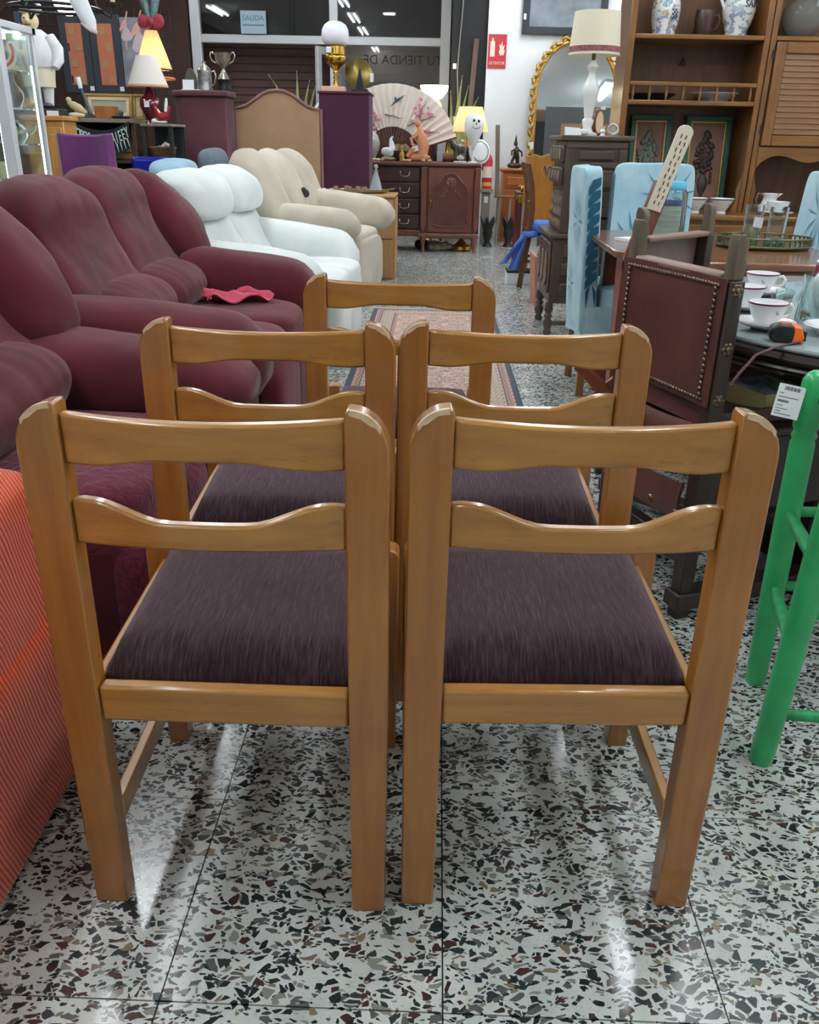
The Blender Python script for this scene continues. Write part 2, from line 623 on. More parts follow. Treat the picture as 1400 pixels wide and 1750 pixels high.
# door leaf standing ajar beside the middle mullion
dr = struct(MB().bx(0, 0.09, -0.025, 0.025, 0.02, 2.22).build('door_1', M_alu, bev=0.006, loc=(-1.62, YG - 0.12, 0), rot=(0, 0, R_(62))))
MB().bx(0.55, 0.64, -0.025, 0.025, 0.02, 2.22).build('stile', M_alu, dr, bev=0.006)
MB().bx(0.09, 0.55, -0.025, 0.025, 2.13, 2.22).build('rail', M_alu, dr, bev=0.006)
MB().bx(0.09, 0.55, -0.025, 0.025, 0.02, 0.14).build('rail', M_alu, dr, bev=0.006)
MB().bx(0.09, 0.55, -0.004, 0.004, 0.14, 2.13).build('pane', M_glass, dr, smooth=0)
# outside: closed brown shutter of slats, dark street
M_shut = mat('shutter_brown', (88, 62, 54), 0.6, var=0.1, var_scale=2)
shut = struct(MB().bx(-3.3, 0.2, 13.25, 13.3, 0, 2.36).build('shutter_1', M_shut, smooth=0))
for k in range(24):
    MB().bx(-3.28, 0.18, 13.225, 13.255, 0.02 + k * 0.097, 0.105 + k * 0.097).build('slat', M_shut, shut, smooth=0)
struct(MB().bx(-5.2, 4.2, 13.9, 14.0, 0, ROOF).build('wall_street', M_black, smooth=0))
# reversed lettering on the pane (it reads from the street)
M_letter = mat('letter_black', (14, 14, 16), 0.5)
text_mesh('TU TIENDA DE', 0.155, M_letter, win, 'lettering', (-0.5, YG - 0.012, 2.075), (PI / 2, 0, PI), 0.002, sx=1.0)
# SALIDA sign on the transom
M_sign = mat('sign_white', (176, 200, 214), 0.5)
M_sblue = mat('sign_blue', (82, 138, 172), 0.5)
sg = thing('exit_sign', 'pale SALIDA sign on the white transom of the shop window', 'sign', (-2.43, YG - 0.075, 2.345))
MB().bx(-0.165, 0.165, -0.008, 0.008, 0.0, 0.26).build('board', M_sign, sg, bev=0.002)
text_mesh('SALIDA', 0.085, M_sblue, sg, 'lettering', (0, -0.0095, 0.175), (PI / 2, 0, 0), 0.001, sx=1.0)
MB().bx(-0.14, 0.14, -0.0105, -0.008, 0.09, 0.105).build('rule', M_sblue, sg, smooth=0)
# fire sign
M_red = mat('sign_red', (176, 44, 56), 0.45)
M_cream = mat('sign_cream', (236, 220, 208), 0.5)
fs = thing('fire_sign', 'red fire extinguisher sign on the white end wall', 'sign', (0.665, 11.492, 1.93))
MB().bx(-0.108, 0.108, -0.006, 0.006, 0.0, 0.36).build('board', M_red, fs, bev=0.002)
pic = MB()
pic.prism([(-0.085, 0.125), (-0.03, 0.125), (-0.03, 0.27)] + arc(-0.057, 0.27, 0.027, 0, 180, 6)[1:-1] + [(-0.085, 0.27)], -0.009, -0.006)
pic.bx(-0.068, -0.046, -0.009, -0.006, 0.29, 0.32)
pic.build('extinguisher_symbol', M_cream, fs, smooth=0)
fl = MB()
fl.prism([(0.03, 0.14), (0.075, 0.14), (0.09, 0.19), (0.075, 0.2), (0.085, 0.25), (0.062, 0.23), (0.055, 0.29), (0.04, 0.24), (0.02, 0.26), (0.03, 0.2), (0.018, 0.18)], -0.009, -0.006)
fl.build('flame_symbol', M_cream, fs, smooth=0)
text_mesh('EXTINTOR', 0.045, M_cream, fs, 'lettering', (0, -0.0085, 0.055), (PI / 2, 0, 0), 0.001, sx=0.85)

sqd = thing('square_downlight', 'small square bright panel light on the ceiling', 'light', (-1.03, 6.1, ROOF))
MB().bx(-0.13, 0.13, -0.13, 0.13, -0.03, 0.0).build('frame', M_batten, sqd, bev=0.004)
MB().bx(-0.11, 0.11, -0.11, 0.11, -0.034, -0.03).build('panel', mat('panel_light', (255, 255, 255), emit=(244, 250, 255), emit_s=60.0), sqd, smooth=0)
# ---------------------------------------------------------------- five beech dining chairs seen from behind
W1, W2 = (150, 94, 36), (182, 122, 56)
M_bv = wood('beech_upright', (136, 84, 32), (166, 112, 46), 'z', 0.30, 0.8)
M_bh = wood('beech_rail', (146, 98, 40), (178, 128, 56), 'x', 0.28, 0.9, fleck=0.25)
M_by = wood('beech_side', (146, 98, 40), (178, 128, 56), 'y', 0.28, 0.9)
M_wear = mat('worn_edge', (206, 182, 148), 0.45, var=0.2, var_scale=60)
M_seat = mat('chenille', (66, 50, 54), 0.95, spec=0.1, sheen=0.45)
def chenille(m):
    t = NT(m)
    a = t.noise(t.coords('Object', (420, 34, 60)), 1.0, 3, 0.6)
    b = t.noise(t.coords('Object', (260, 16, 20)), 1.0, 2)
    c = t.noise(t.coords('Object', (5, 5, 5)), 1.0, 2)
    s = t.math('ADD', t.math('MULTIPLY', a, 0.6), t.math('MULTIPLY', b, 0.4))
    s = t.math('ADD', t.math('MULTIPLY', s, 0.8), t.math('MULTIPLY', c, 0.2))
    t.link(t.ramp(s, [(0.36, (22, 14, 16)), (0.52, (50, 35, 40)), (0.66, (76, 56, 63))]), t.b.inputs['Base Color'])
    t.bump(a, 0.35, 0.003)
chenille(M_seat)
M_seat.node_tree.nodes['Principled BSDF'].inputs['Sheen Tint'].default_value = (0.50, 0.41, 0.44, 1)
M_seat.node_tree.nodes['Principled BSDF'].inputs['Sheen Weight'].default_value = 0.40

CW = 0.231      # half width over the back posts
def post_outline(s):
    """back post, outline in x-z as seen from behind: rounded outer shoulder; s = side"""
    xi, xo = CW - 0.056, CW
    zt, r = 0.822, 0.05
    pts = [(xi + 0.003, 0.0), (xo - 0.002, 0.0), (xo, 0.35), (xo, zt - r - 0.008)]
    pts += [(xo - r + r * math.cos(R_(a)), zt - r - 0.008 + (r + 0.006) * math.sin(R_(a))) for a in range(12, 91, 13)]
    pts += [(xi + 0.003, zt - 0.001), (xi, zt - 0.008)]
    return [(s * a, b) for a, b in (pts if s > 0 else pts[::-1])]
def curved_rail(top, bot, y0, bow, half, thick, n=22):
    """a rail between the posts: top(x) and bot(x) heights, bowed towards the back by bow"""
    vs, fs = [], []
    for i in range(n + 1):
        x = -half + 2 * half * i / n
        u = x / half
        y = y0 - bow * (1 - u * u)
        zt, zb = top(u), bot(u)
        vs += [(x, y, zb), (x, y + thick, zb), (x, y + thick, zt), (x, y, zt)]
    for i in range(n):
        a, b = i * 4, i * 4 + 4
        for j in range(4):
            j2 = (j + 1) % 4
            fs.append((a + j, a + j2, b + j2, b + j))
    fs += [(3, 2, 1, 0), (n * 4, n * 4 + 1, n * 4 + 2, n * 4 + 3)]
    return MB().add(vs, fs)
def sm(a, b, x):
    t = min(1, max(0, (x - a) / (b - a)))
    return t * t * (3 - 2 * t)
def make_chair(label):
    t = thing('dining_chair', label, 'chair', (0, 0, 0), 0, 'beech dining chairs with dark seats')
    for s in (-1, 1):
        p = MB().prism(post_outline(s), 0.0, 0.036).build('back_post', M_bv, t, bev=0.0035)
        # bare wood where the lacquer has rubbed off the shoulder
        xs = sorted((s * (CW - 0.053), s * (CW - 0.030)))
        cap = []
        for k in range(7):
            a = R_(38 + k * 8.5)
            cap.append((s * (CW - 0.05 + 0.05 * math.cos(a)), 0.822 - 0.058 + 0.0575 * math.sin(a) ))
        out = [(x, z) for x, z in cap]
        inn = [(x - s * 0.001, z - 0.006 - 0.004 * random.random()) for x, z in cap]
        wm = MB()
        poly = out + inn[::-1]
        n_ = len(cap)
        vs = [(x, -0.0008, z) for x, z in out] + [(x, -0.0008, z) for x, z in inn] + [(x, 0.004, z + 0.0003) for x, z in out]
        q = [(i, i + 1, n_ + i + 1, n_ + i) for i in range(n_ - 1)] + [(i + 1, i, 2 * n_ + i, 2 * n_ + i + 1) for i in range(n_ - 1)]
        wm.add(vs, q).build('worn_edge', M_wear, p, smooth=0)
    half = CW - 0.055
    def t1(u): return 0.806 - 0.003 * (1 - u * u)
    def b1(u): return 0.740 + 0.004 * (1 - sm(0.9, 0.7, abs(u))) * 0 + 0.013 * (1 - sm(0.25, 0.82, abs(u)))
    def t2(u): return 0.694 - 0.024 * (1 - sm(0.30, 0.84, abs(u))) - 0.003 * sm(0.9, 1.0, abs(u))
    def b2(u): return 0.630 + 0.004 * (1 - u * u)
    curved_rail(t1, b1, 0.008, 0.024, half, 0.018).build('top_rail', M_bh, t, bev=0.004)
    curved_rail(t2, b2, 0.008, 0.024, half, 0.018).build('back_rail', M_bh, t, bev=0.004)
    MB().bx(-half, half, 0.004, 0.028, 0.350, 0.408).build('seat_rail', M_bh, t, bev=0.005)
    # front
    fx, fy = 0.231, 0.435
    MB().bx(-fx + 0.03, fx - 0.03, fy - 0.03, fy - 0.006, 0.350, 0.415).build('seat_rail', M_bh, t, bev=0.004)
    for s in (-1, 1):
        out = [(fx - 0.042, 0.0), (fx - 0.004, 0.0), (fx, 0.36), (fx, 0.425)] + [(fx - 0.018 + 0.018 * math.cos(R_(a)), 0.425 + 0.018 * math.sin(R_(a))) for a in (30, 60, 90)] + [(fx - 0.042, 0.443)]
        MB().prism([(s * a, b) for a, b in (out if s > 0 else out[::-1])], fy - 0.042, fy).build('front_leg', M_bv, t, bev=0.003)
        a, b = s * (half + 0.008), s * (fx - 0.036)
        MB().add([(a - 0.008, 0.03, 0.35), (a + 0.008, 0.03, 0.35), (b + 0.008, fy - 0.03, 0.35), (b - 0.008, fy - 0.03, 0.35),
                  (a - 0.008, 0.03, 0.410), (a + 0.008, 0.03, 0.410), (b + 0.008, fy - 0.03, 0.412), (b - 0.008, fy - 0.03, 0.412)],
                 [(3, 2, 1, 0), (4, 5, 6, 7), (0, 1, 5, 4), (1, 2, 6, 5), (2, 3, 7, 6), (3, 0, 4, 7)]).build('seat_rail', M_by, t, bev=0.004)
        MB().add([(a - 0.009, 0.03, 0.145), (a + 0.009, 0.03, 0.145), (b + 0.009, fy - 0.03, 0.145), (b - 0.009, fy - 0.03, 0.145),
                  (a - 0.009, 0.03, 0.185), (a + 0.009, 0.03, 0.185), (b + 0.009, fy - 0.03, 0.185), (b - 0.009, fy - 0.03, 0.185)],
                 [(3, 2, 1, 0), (4, 5, 6, 7), (0, 1, 5, 4), (1, 2, 6, 5), (2, 3, 7, 6), (3, 0, 4, 7)]).build('stretcher', M_by, t, bev=0.003)
    # upholstered drop-in seat
    n = 22
    vs, fs = [], []
    def seat_pt(i, j, top):
        u, v = 2 * i / n - 1, j / n
        y = 0.032 + v * (fy - 0.012 - 0.032)
        hw = (half + 0.001) + (fx - 0.038 - half) * v
        e = min(1 - abs(u), v * 1.0, (1 - v))
        k = min(1, e / 0.20)
        z = 0.410 + 0.040 * (1 - (1 - k) ** 3.2) + 0.008 * (1 - u * u) * math.sin(PI * v)
        ru = u * (1 - 0.03 * max(0, 1 - min(v, 1 - v) / 0.06) ** 2)
        return (ru * hw, y, z) if top else (ru * hw, y, 0.392)
    for top in (True, False):
        for i in range(n + 1):
            for j in range(n + 1):
                vs.append(seat_pt(i, j, top))
    N = (n + 1) ** 2
    id_ = lambda i, j: i * (n + 1) + j
    for i in range(n):
        for j in range(n):
            fs.append((id_(i, j), id_(i + 1, j), id_(i + 1, j + 1), id_(i, j + 1)))
            fs.append((N + id_(i, j + 1), N + id_(i + 1, j + 1), N + id_(i + 1, j), N + id_(i, j)))
    rim = [id_(i, 0) for i in range(n)] + [id_(n, j) for j in range(n)] + [id_(i, n) for i in range(n, 0, -1)] + [id_(0, j) for j in range(n, 0, -1)]
    for a in range(len(rim)):
        b = rim[(a + 1) % len(rim)]
        fs.append((rim[a], N + rim[a], N + b, b))
    MB().add(vs, fs).build('seat', M_seat, t, smooth=60)
    return t
ch = make_chair('beech dining chair with dark seat nearest the orange corduroy sofa')
ch.location = (-0.279, 0.975, 0)
dup(ch, (0.205, 1.000, 0), R_(2.2), 'beech dining chair with dark seat nearest the green bar stool')
dup(ch, (-0.296, 1.500, 0), R_(0.6), 'beech dining chair with dark seat in the second row, nearest the maroon sofas')
dup(ch, (0.168, 1.530, 0), R_(1.2), 'beech dining chair with dark seat in the second row, nearest the brown leather armchair')
dup(ch, (-0.083, 2.06, 0.0042), R_(0.0), 'beech dining chair standing alone in front, farthest of the five, by the rug')

# ---------------------------------------------------------------- rug
M_rug = mat('rug_wool', (170, 130, 120), 1.0, spec=0.05, sheen=0.2)
RW, RL = 0.43, 1.95
def rugmat(m):
    t = NT(m)
    tc = t.n('ShaderNodeTexCoord')
    sp = t.n('ShaderNodeSeparateXYZ')
    t.link(tc.outputs['Object'], sp.inputs[0])
    ax = t.math('ABSOLUTE', sp.outputs[0])
    ay = t.math('ABSOLUTE', sp.outputs[1])
    d = t.math('MINIMUM', t.math('SUBTRACT', RW, ax), t.math('SUBTRACT', RL, ay))
    def motif(px_, py_, scale, seed):
        cb = t.n('ShaderNodeCombineXYZ')
        t.link(px_, cb.inputs[0])
        t.link(py_, cb.inputs[1])
        cb.inputs[2].default_value = seed
        vo = t.n('ShaderNodeTexNoise')
        vo.inputs['Scale'].default_value = scale
        vo.inputs['Detail'].default_value = 2
        t.link(cb.outputs[0], vo.inputs['Vector'])
        return vo.outputs['Fac']
    f1 = motif(ax, t.math('PINGPONG', sp.outputs[1], 0.33), 20, 0.4)
    f2 = motif(t.math('PINGPONG', ax, 0.08), t.math('PINGPONG', sp.outputs[1], 0.11), 38, 2.4)
    field = t.ramp(f1, [(0.0, (176, 142, 128)), (0.40, (184, 154, 140)), (0.44, (112, 106, 112)), (0.49, (186, 150, 134)), (0.55, (168, 112, 104)), (0.58, (188, 158, 142)), (0.63, (100, 98, 106)), (0.67, (180, 144, 130))], 'CONSTANT')
    field = t.mix(t.math('GREATER_THAN', f2, 0.60), field, lin((196, 178, 160)))
    g1 = motif(t.math('PINGPONG', ax, 0.045), t.math('PINGPONG', sp.outputs[1], 0.032), 46, 5.0)
    bord = t.ramp(g1, [(0.0, (186, 170, 148)), (0.46, (60, 60, 68)), (0.53, (188, 172, 150)), (0.58, (150, 110, 102)), (0.62, (190, 174, 152))], 'CONSTANT')
    pinkb = t.ramp(g1, [(0.0, (160, 116, 108)), (0.48, (96, 72, 76)), (0.54, (168, 124, 114)), (0.60, (186, 160, 144))], 'CONSTANT')
    def lt(x): return t.math('LESS_THAN', d, x)
    col = t.mix(lt(0.185), field, pinkb)
    col = t.mix(lt(0.165), col, lin((84, 88, 98)))
    col = t.mix(lt(0.155), col, bord)
    col = t.mix(lt(0.075), col, lin((84, 76, 82)))
    col = t.mix(lt(0.068), col, pinkb)
    col = t.mix(lt(0.032), col, lin((62, 68, 80)))
    t.link(col, t.b.inputs['Base Color'])
    t.bump(t.noise(t.coords('Object'), 260, 2), 0.4, 0.004)
rugmat(M_rug)
rug = thing('rug', 'faded pink Persian rug with navy edge on the terrazzo behind the chairs', 'rug', (0.0, 4.25, 0))
MB().bx(-RW, RW, -RL, RL, 0.0, 0.004).build('pile', M_rug, rug, bev=0.0015)
fr = MB()
for k in range(86):
    for e in (-1, 1):
        x = -RW + 0.005 + k * 0.01
        fr.box((x, e * (RL + 0.02), 0.003), (0.004, 0.045, 0.004))
q = fr.build('fringe', mat('fringe', (206, 196, 178), 1.0), rug, smooth=0)
q['kind'] = 'stuff'
# ---------------------------------------------------------------- upholstered seats along the left
M_mar = fabric('maroon_velour', (72, 25, 34), (92, 35, 44), sheen=0.12, weave=220, bump=0.2)
def creases(m, strength=0.35, stretch=(4, 6, 5), dist=0.03):
    """broad soft puckers, with a few finer pulls in the cloth"""
    t = NT(m)
    a = t.noise(t.coords('Object', stretch, (0.25, 0.1, 0.35)), 1.0, 2, 0.45)
    b = t.noise(t.coords('Object', (6, 6, 6)), 1.0, 2)
    c = t.noise(t.coords('Object', (8, 34, 10), (0.5, 0.2, 0.6)), 1.0, 1)
    h = t.math('ADD', t.math('MULTIPLY', a, 0.9), t.math('MULTIPLY', b, 0.5))
    h = t.math('ADD', h, t.math('MULTIPLY', c, 0.03))
    t.bump(h, strength, dist)
creases(M_mar)
M_mar2 = mat('maroon_quilt', (92, 38, 58), 0.9, spec=0.15, sheen=0.12)
def quilt(m):
    t = NT(m)
    v = t.coords('Object')
    nz = t.noise(v, 26, 2)
    line = t.math('LESS_THAN', t.math('ABSOLUTE', t.math('SUBTRACT', nz, 0.5)), 0.018)
    t.link(t.mix(t.math('MULTIPLY', line, 0.5), t.ramp(t.noise(v, 3, 3), [(0.3, (80, 28, 44)), (0.7, (98, 40, 58))]), lin((60, 22, 34))), t.b.inputs['Base Color'])
    t.bump(t.math('ABSOLUTE', t.math('SUBTRACT', nz, 0.5)), 0.8, 0.02)
quilt(M_mar2)
M_wht = fabric('white_velour', (200, 208, 206), (226, 232, 228), sheen=0.2, weave=180, bump=0.15, var=0.06)
M_bei = fabric('beige_velour', (172, 164, 148), (198, 190, 172), sheen=0.2, weave=180, bump=0.15, var=0.08)
creases(M_wht, 0.25)
creases(M_bei, 0.25)
M_dark = mat('dark_foot', (26, 24, 24), 0.6)
M_org = mat('orange_corduroy', (196, 70, 36), 0.9, spec=0.1, sheen=0.3)
def corduroy(m):
    t = NT(m)
    tc = t.coords('Object')
    sep = t.n('ShaderNodeSeparateXYZ')
    t.link(tc, sep.inputs[0])
    wob = t.noise(tc, 5, 2)
    s_ = t.math('ADD', t.math('ADD', sep.outputs[0], t.math('MULTIPLY', sep.outputs[1], 0.85)), t.math('ADD', t.math('MULTIPLY', sep.outputs[2], 0.30), t.math('MULTIPLY', wob, 0.03)))
    w = t.math('SINE', t.math('MULTIPLY', s_, 2 * PI / 0.0078))
    w = t.math('ADD', t.math('MULTIPLY', w, 0.5), 0.5)
    col = t.ramp(w, [(0.05, (126, 36, 14)), (0.5, (190, 66, 28)), (0.95, (206, 80, 38))])
    t.link(col, t.b.inputs['Base Color'])
    t.bump(w, 0.5, 0.004)
corduroy(M_org)

def arm(mb, y0, y1, zf, zb, x0=-0.72, x1=0.0, zl=0.36, wr=0.006, seed=0.0):
    """a padded arm: a soft roll that slopes down to the front"""
    n, k = 20, 20
    vs, fs = [], []
    yc, hw = (y0 + y1) / 2, (y1 - y0) / 2
    for i in range(n + 1):
        u = i / n
        x = x0 + (x1 - x0) * u
        e = 1.0
        if u > 0.78:
            q = (u - 0.78) / 0.22
            e = max(0.12, (1 - q ** 2.6)) ** 0.5
        if u < 0.06:
            e = 0.6 + 0.4 * (u / 0.06)
        zt = zb + (zf - zb) * u ** 1.4
        zc, hh = (zt + zl) / 2, (zt - zl) / 2
        for j in range(k):
            a = 2 * PI * j / k
            ca, sa = math.cos(a), math.sin(a)
            yy = abs(ca) ** 0.75 * (1 if ca > 0 else -1)
            zz = abs(sa) ** 0.75 * (1 if sa > 0 else -1)
            p = Vector((x, yc + hw * e ** 0.5 * yy, zc + hh * e * zz))
            p += Vector((0, yy, zz)) * wr * noise.noise(p * 7 + Vector((seed, 0, 0)))
            vs.append(p)
    for i in range(n):
        for j in range(k):
            j2 = (j + 1) % k
            fs.append((i * k + j, (i + 1) * k + j, (i + 1) * k + j2, i * k + j2))
    fs.append(tuple(range(k)))
    fs.append(tuple(range(n * k, (n + 1) * k))[::-1])
    return mb.add(vs, fs)

def loop(pts, n=3):
    """round off a closed outline (Chaikin)"""
    for _ in range(n):
        q = []
        for i in range(len(pts)):
            a, b = pts[i], pts[(i + 1) % len(pts)]
            q += [(a[0] * .75 + b[0] * .25, a[1] * .75 + b[1] * .25), (a[0] * .25 + b[0] * .75, a[1] * .25 + b[1] * .75)]
        pts = q
    return pts

# --- far maroon two-seater (faces +x; its front line lies near x = -0.5)
def maroon_back(t, y0, y1, seed, name='back_cushion', top=0.985, m=None):
    prof = loop([(-0.62, 0.40), (-0.50, 0.44), (-0.47, 0.54), (-0.56, 0.61), (-0.62, 0.70), (-0.68, 0.82), (-0.70, 0.92), (-0.75, top), (-0.88, top + 0.005), (-0.97, 0.90), (-0.95, 0.60), (-0.86, 0.40)], 3)
    return MB().sweep_profile(prof, y0, y1, 40, 2.8, wr=0.016, ws=5, seed=seed, fold=0.0, foldn=8, endscale=0.45).build(name, m or M_mar, t, smooth=80)
def lumbar(t, y0, y1, seed):
    prof = loop([(-0.66, 0.43), (-0.50, 0.43), (-0.41, 0.52), (-0.46, 0.62), (-0.60, 0.66), (-0.70, 0.60)], 3)
    return MB().sweep_profile(prof, y0, y1, 40, 3.0, wr=0.01, ws=6, seed=seed, fold=0.012, foldn=14, endscale=0.5).build('lumbar_roll', M_mar, t, smooth=80)
def wing(t, y0, y1, seed, fx=-0.50):
    prof = loop([(-0.70, 0.53), (fx + 0.03, 0.58), (fx + 0.0, 0.74), (-0.62, 0.90), (-0.76, 1.0), (-0.92, 0.94), (-0.96, 0.75), (-0.90, 0.55)], 3)
    return MB().sweep_profile(prof, y0, y1, 24, 2.4, wr=0.014, ws=6, seed=seed, fold=0.0, foldn=5, endscale=0.4).build('back_wing', M_mar, t, smooth=80)

t = thing('loveseat', 'maroon velour two-seat sofa with the pink cloth on its seat', 'sofa', (-0.52, 2.53, 0), R_(1.5), 'maroon velour seats')
MB().bx(-0.9, -0.1, 0.02, 1.60, 0.05, 0.34).build('base', M_mar, t, bev=0.03, seg=3)
for s0, s1 in ((0.32, 0.80), (0.80, 1.30)):
    MB().pillow((-0.40, (s0 + s1) / 2, 0.38), (0.78, s1 - s0 + 0.02, 0.20), 0.42, 14, wr=0.010, ws=6, seed=s0).build('seat_cushion', M_mar, t, smooth=80)
    MB().pillow((-0.035, (s0 + s1) / 2, 0.22), (0.12, s1 - s0 - 0.01, 0.34), 0.45, 12, wr=0.006, seed=s1).build('footrest', M_mar, t, smooth=80)
arm(MB(), 0.0, 0.32, 0.60, 0.66, seed=1.0, zl=0.30).build('arm', M_mar, t, smooth=80)
arm(MB(), 1.28, 1.61, 0.60, 0.67, seed=5.0, zl=0.36, x0=-0.6, x1=0.02).build('arm', M_mar, t, smooth=80)
for y0, y1 in ((0.02, 0.29), (1.31, 1.59)):
    MB().bx(-0.82, -0.06, y0, y1, 0.04, 0.45).build('arm_panel', M_mar, t, bev=0.03, seg=3)
maroon_back(t, 0.20, 0.84, 2.0); lumbar(t, 0.30, 0.80, 3.0)
maroon_back(t, 0.82, 1.42, 6.0, top=1.0); lumbar(t, 0.80, 1.30, 9.0)
wing(t, 1.34, 1.72, 8.0)
for x in (-0.8, -0.1):
    for y in (0.15, 1.45):
        MB().cyl((x, y, 0), (x, y, 0.06), 0.025, 10).build('foot', M_dark, t)

t = thing('loveseat', 'maroon velour sofa under a quilted cover, next to the orange corduroy sofa', 'sofa', (-0.47, 1.56, 0), R_(2.0), 'maroon velour seats')
MB().bx(-0.9, -0.16, 0.02, 0.90, 0.05, 0.34).build('base', M_mar, t, bev=0.03, seg=3)
MB().pillow((-0.50, 0.32, 0.36), (0.76, 0.62, 0.20), 0.34, 16, wr=0.008, ws=5, seed=4).build('seat_cover', M_mar2, t, smooth=80)
MB().pillow((-0.15, 0.30, 0.20), (0.12, 0.58, 0.32), 0.4, 12, wr=0.006, seed=2).build('footrest', M_mar2, t, smooth=80)
arm(MB(), 0.60, 0.93, 0.565, 0.64, seed=11.0, zl=0.39).build('arm', M_mar, t, smooth=80)
MB().bx(-0.82, -0.06, 0.66, 0.90, 0.04, 0.46).build('arm_panel', M_mar, t, bev=0.03, seg=3)
maroon_back(t, 0.0, 0.72, 12.0, top=1.0); lumbar(t, 0.0, 0.62, 13.0)
wing(t, 0.64, 0.95, 15.0, fx=-0.52)
for x in (-0.8, -0.1):
    for y in (0.15, 0.8):
        MB().cyl((x, y, 0), (x, y, 0.06), 0.025, 10).build('foot', M_dark, t)

# pink cloth left on the far maroon seat
def cloth(u, v):
    x, y = (u - 0.5) * 0.26, (v - 0.5) * 0.15
    z = 0.034 + 0.028 * noise.noise(Vector((x * 16, y * 30, 1.0))) + 0.016 * math.sin(u * 11 + v * 6)
    return (x + 0.03 * math.sin(v * 5), y * (0.5 + 0.5 * math.sin(PI * (0.2 + 0.6 * u))), z)
pc = MB().grid(cloth, 26, 16, 0.006).build('cloth', mat('pink_cloth', (176, 68, 90), 0.9, var=0.15), smooth=80, loc=(-0.84, 3.62, 0.472), rot=(0, 0, R_(25)))
tag(pc, 'crumpled pink cloth lying on the maroon seat', 'cloth')

# --- orange corduroy sofa (seen from its end)
t = thing('corduroy_sofa', 'orange corduroy sofa at the near end of the row of seats', 'sofa', (-1.06, 1.04, 0), 0)
MB().pillow((0.02, -0.20, 0.18), (0.80, 1.02, 0.35), 0.10, 22, wr=0.004, ws=4, seed=3).build('base', M_org, t, smooth=80)
MB().pillow((0.0, 0.12, 0.39), (0.82, 0.34, 0.44), 0.15, 22, wr=0.010, ws=5, seed=5).build('back_cushion', M_org, t, smooth=80)
MB().pillow((-0.02, -0.38, 0.33), (0.78, 0.72, 0.22), 0.40, 18, wr=0.008, ws=5, seed=6).build('seat_cushion', M_org, t, smooth=80)
for x in (-0.2, 0.4):
    for y in (-0.66, 0.26):
        MB().cyl((x, y, 0), (x, y, 0.03), 0.03, 10).build('foot', M_dark, t)

# --- white reclining loveseat
t = thing('recliner', 'white reclining loveseat with two headrests behind the maroon sofas', 'sofa', (-0.56, 4.20, 0), R_(-3))
MB().bx(-0.82, -0.12, 0.03, 1.34, 0.05, 0.36).build('base', M_wht, t, bev=0.02)
for k, (s0, s1) in enumerate(((0.06, 0.68), (0.68, 1.30))):
    MB().pillow((-0.33, 0.475 + 0.41 * k, 0.375), (0.80, 0.41, 0.20), 0.34, 14, wr=0.008, ws=5, seed=s0).build('seat_cushion', M_wht, t, smooth=80)
    MB().pillow((0.02, 0.475 + 0.41 * k, 0.23), (0.10, 0.40, 0.36), 0.4, 12, wr=0.005, seed=s1).build('footrest', M_wht, t, smooth=80)
    pb = loop([(-0.60, 0.44), (-0.44, 0.46), (-0.54, 0.62), (-0.62, 0.74), (-0.68, 0.82), (-0.86, 0.86), (-0.92, 0.70), (-0.86, 0.44)], 3)
    MB().sweep_profile(pb, s0, s1, 24, 4, wr=0.010, ws=6, seed=k + 1).build('back_cushion', M_wht, t, smooth=80)
    ph = loop([(-0.62, 0.72), (-0.54, 0.74), (-0.54, 0.86), (-0.62, 0.95), (-0.76, 0.985), (-0.90, 0.92), (-0.93, 0.80), (-0.80, 0.72)], 3)
    MB().sweep_profile(ph, s0 - 0.01, s1 + 0.01, 30, 2.6, wr=0.010, ws=6, seed=k + 5, endscale=0.35).build('headrest', M_wht, t, smooth=80)
arm(MB(), 0.0, 0.29, 0.58, 0.66, seed=21, zl=0.30, x1=0.0).build('arm', M_wht, t, smooth=80)
arm(MB(), 1.06, 1.36, 0.60, 0.68, seed=25, zl=0.30, x1=0.02).build('arm', M_wht, t, smooth=80)
for y0, y1 in ((0.03, 0.27), (1.09, 1.33)):
    MB().bx(-0.76, -0.10, y0, y1, 0.04, 0.44).build('arm_panel', M_wht, t, bev=0.03, seg=3)
for x in (-0.7, -0.2):
    for y in (0.15, 1.22):
        MB().cyl((x, y, 0), (x, y, 0.06), 0.03, 10).build('foot', M_dark, t)

# --- beige recliner
t = thing('recliner', 'beige velour recliner between the white loveseat and the small wooden drawer chest', 'sofa', (-0.68, 6.10, 0), R_(-11))
MB().bx(-0.84, -0.12, 0.03, 1.30, 0.07, 0.36).build('base', M_bei, t, bev=0.02)
MB().pillow((-0.33, 0.66, 0.40), (0.78, 0.68, 0.22), 0.32, 14, wr=0.01, seed=2).build('seat_cushion', M_bei, t, smooth=80)
MB().pillow((0.02, 0.66, 0.25), (0.14, 0.66, 0.40), 0.4, 14, wr=0.008, seed=4).build('footrest', M_bei, t, smooth=80)
for k, (s0, s1) in enumerate(((0.04, 0.46), (0.44, 0.86), (0.84, 1.26))):
    pb = loop([(-0.58, 0.46), (-0.40, 0.50), (-0.44, 0.66), (-0.52, 0.84), (-0.60, 0.99), (-0.72, 1.06), (-0.84, 1.02), (-0.88, 0.80), (-0.80, 0.46)], 3)
    MB().sweep_profile(pb, s0, s1, 28, 2.3, wr=0.012, ws=6, seed=k + 31, endscale=0.25).build('back_cushion', M_bei, t, smooth=80)
arm(MB(), 0.08, 0.40, 0.66, 0.70, seed=41, zl=0.42, x0=-0.66, x1=0.08).build('arm', M_bei, t, smooth=80)
arm(MB(), 0.95, 1.27, 0.69, 0.76, seed=45, zl=0.44, x0=-0.62, x1=0.12).build('arm', M_bei, t, smooth=80)
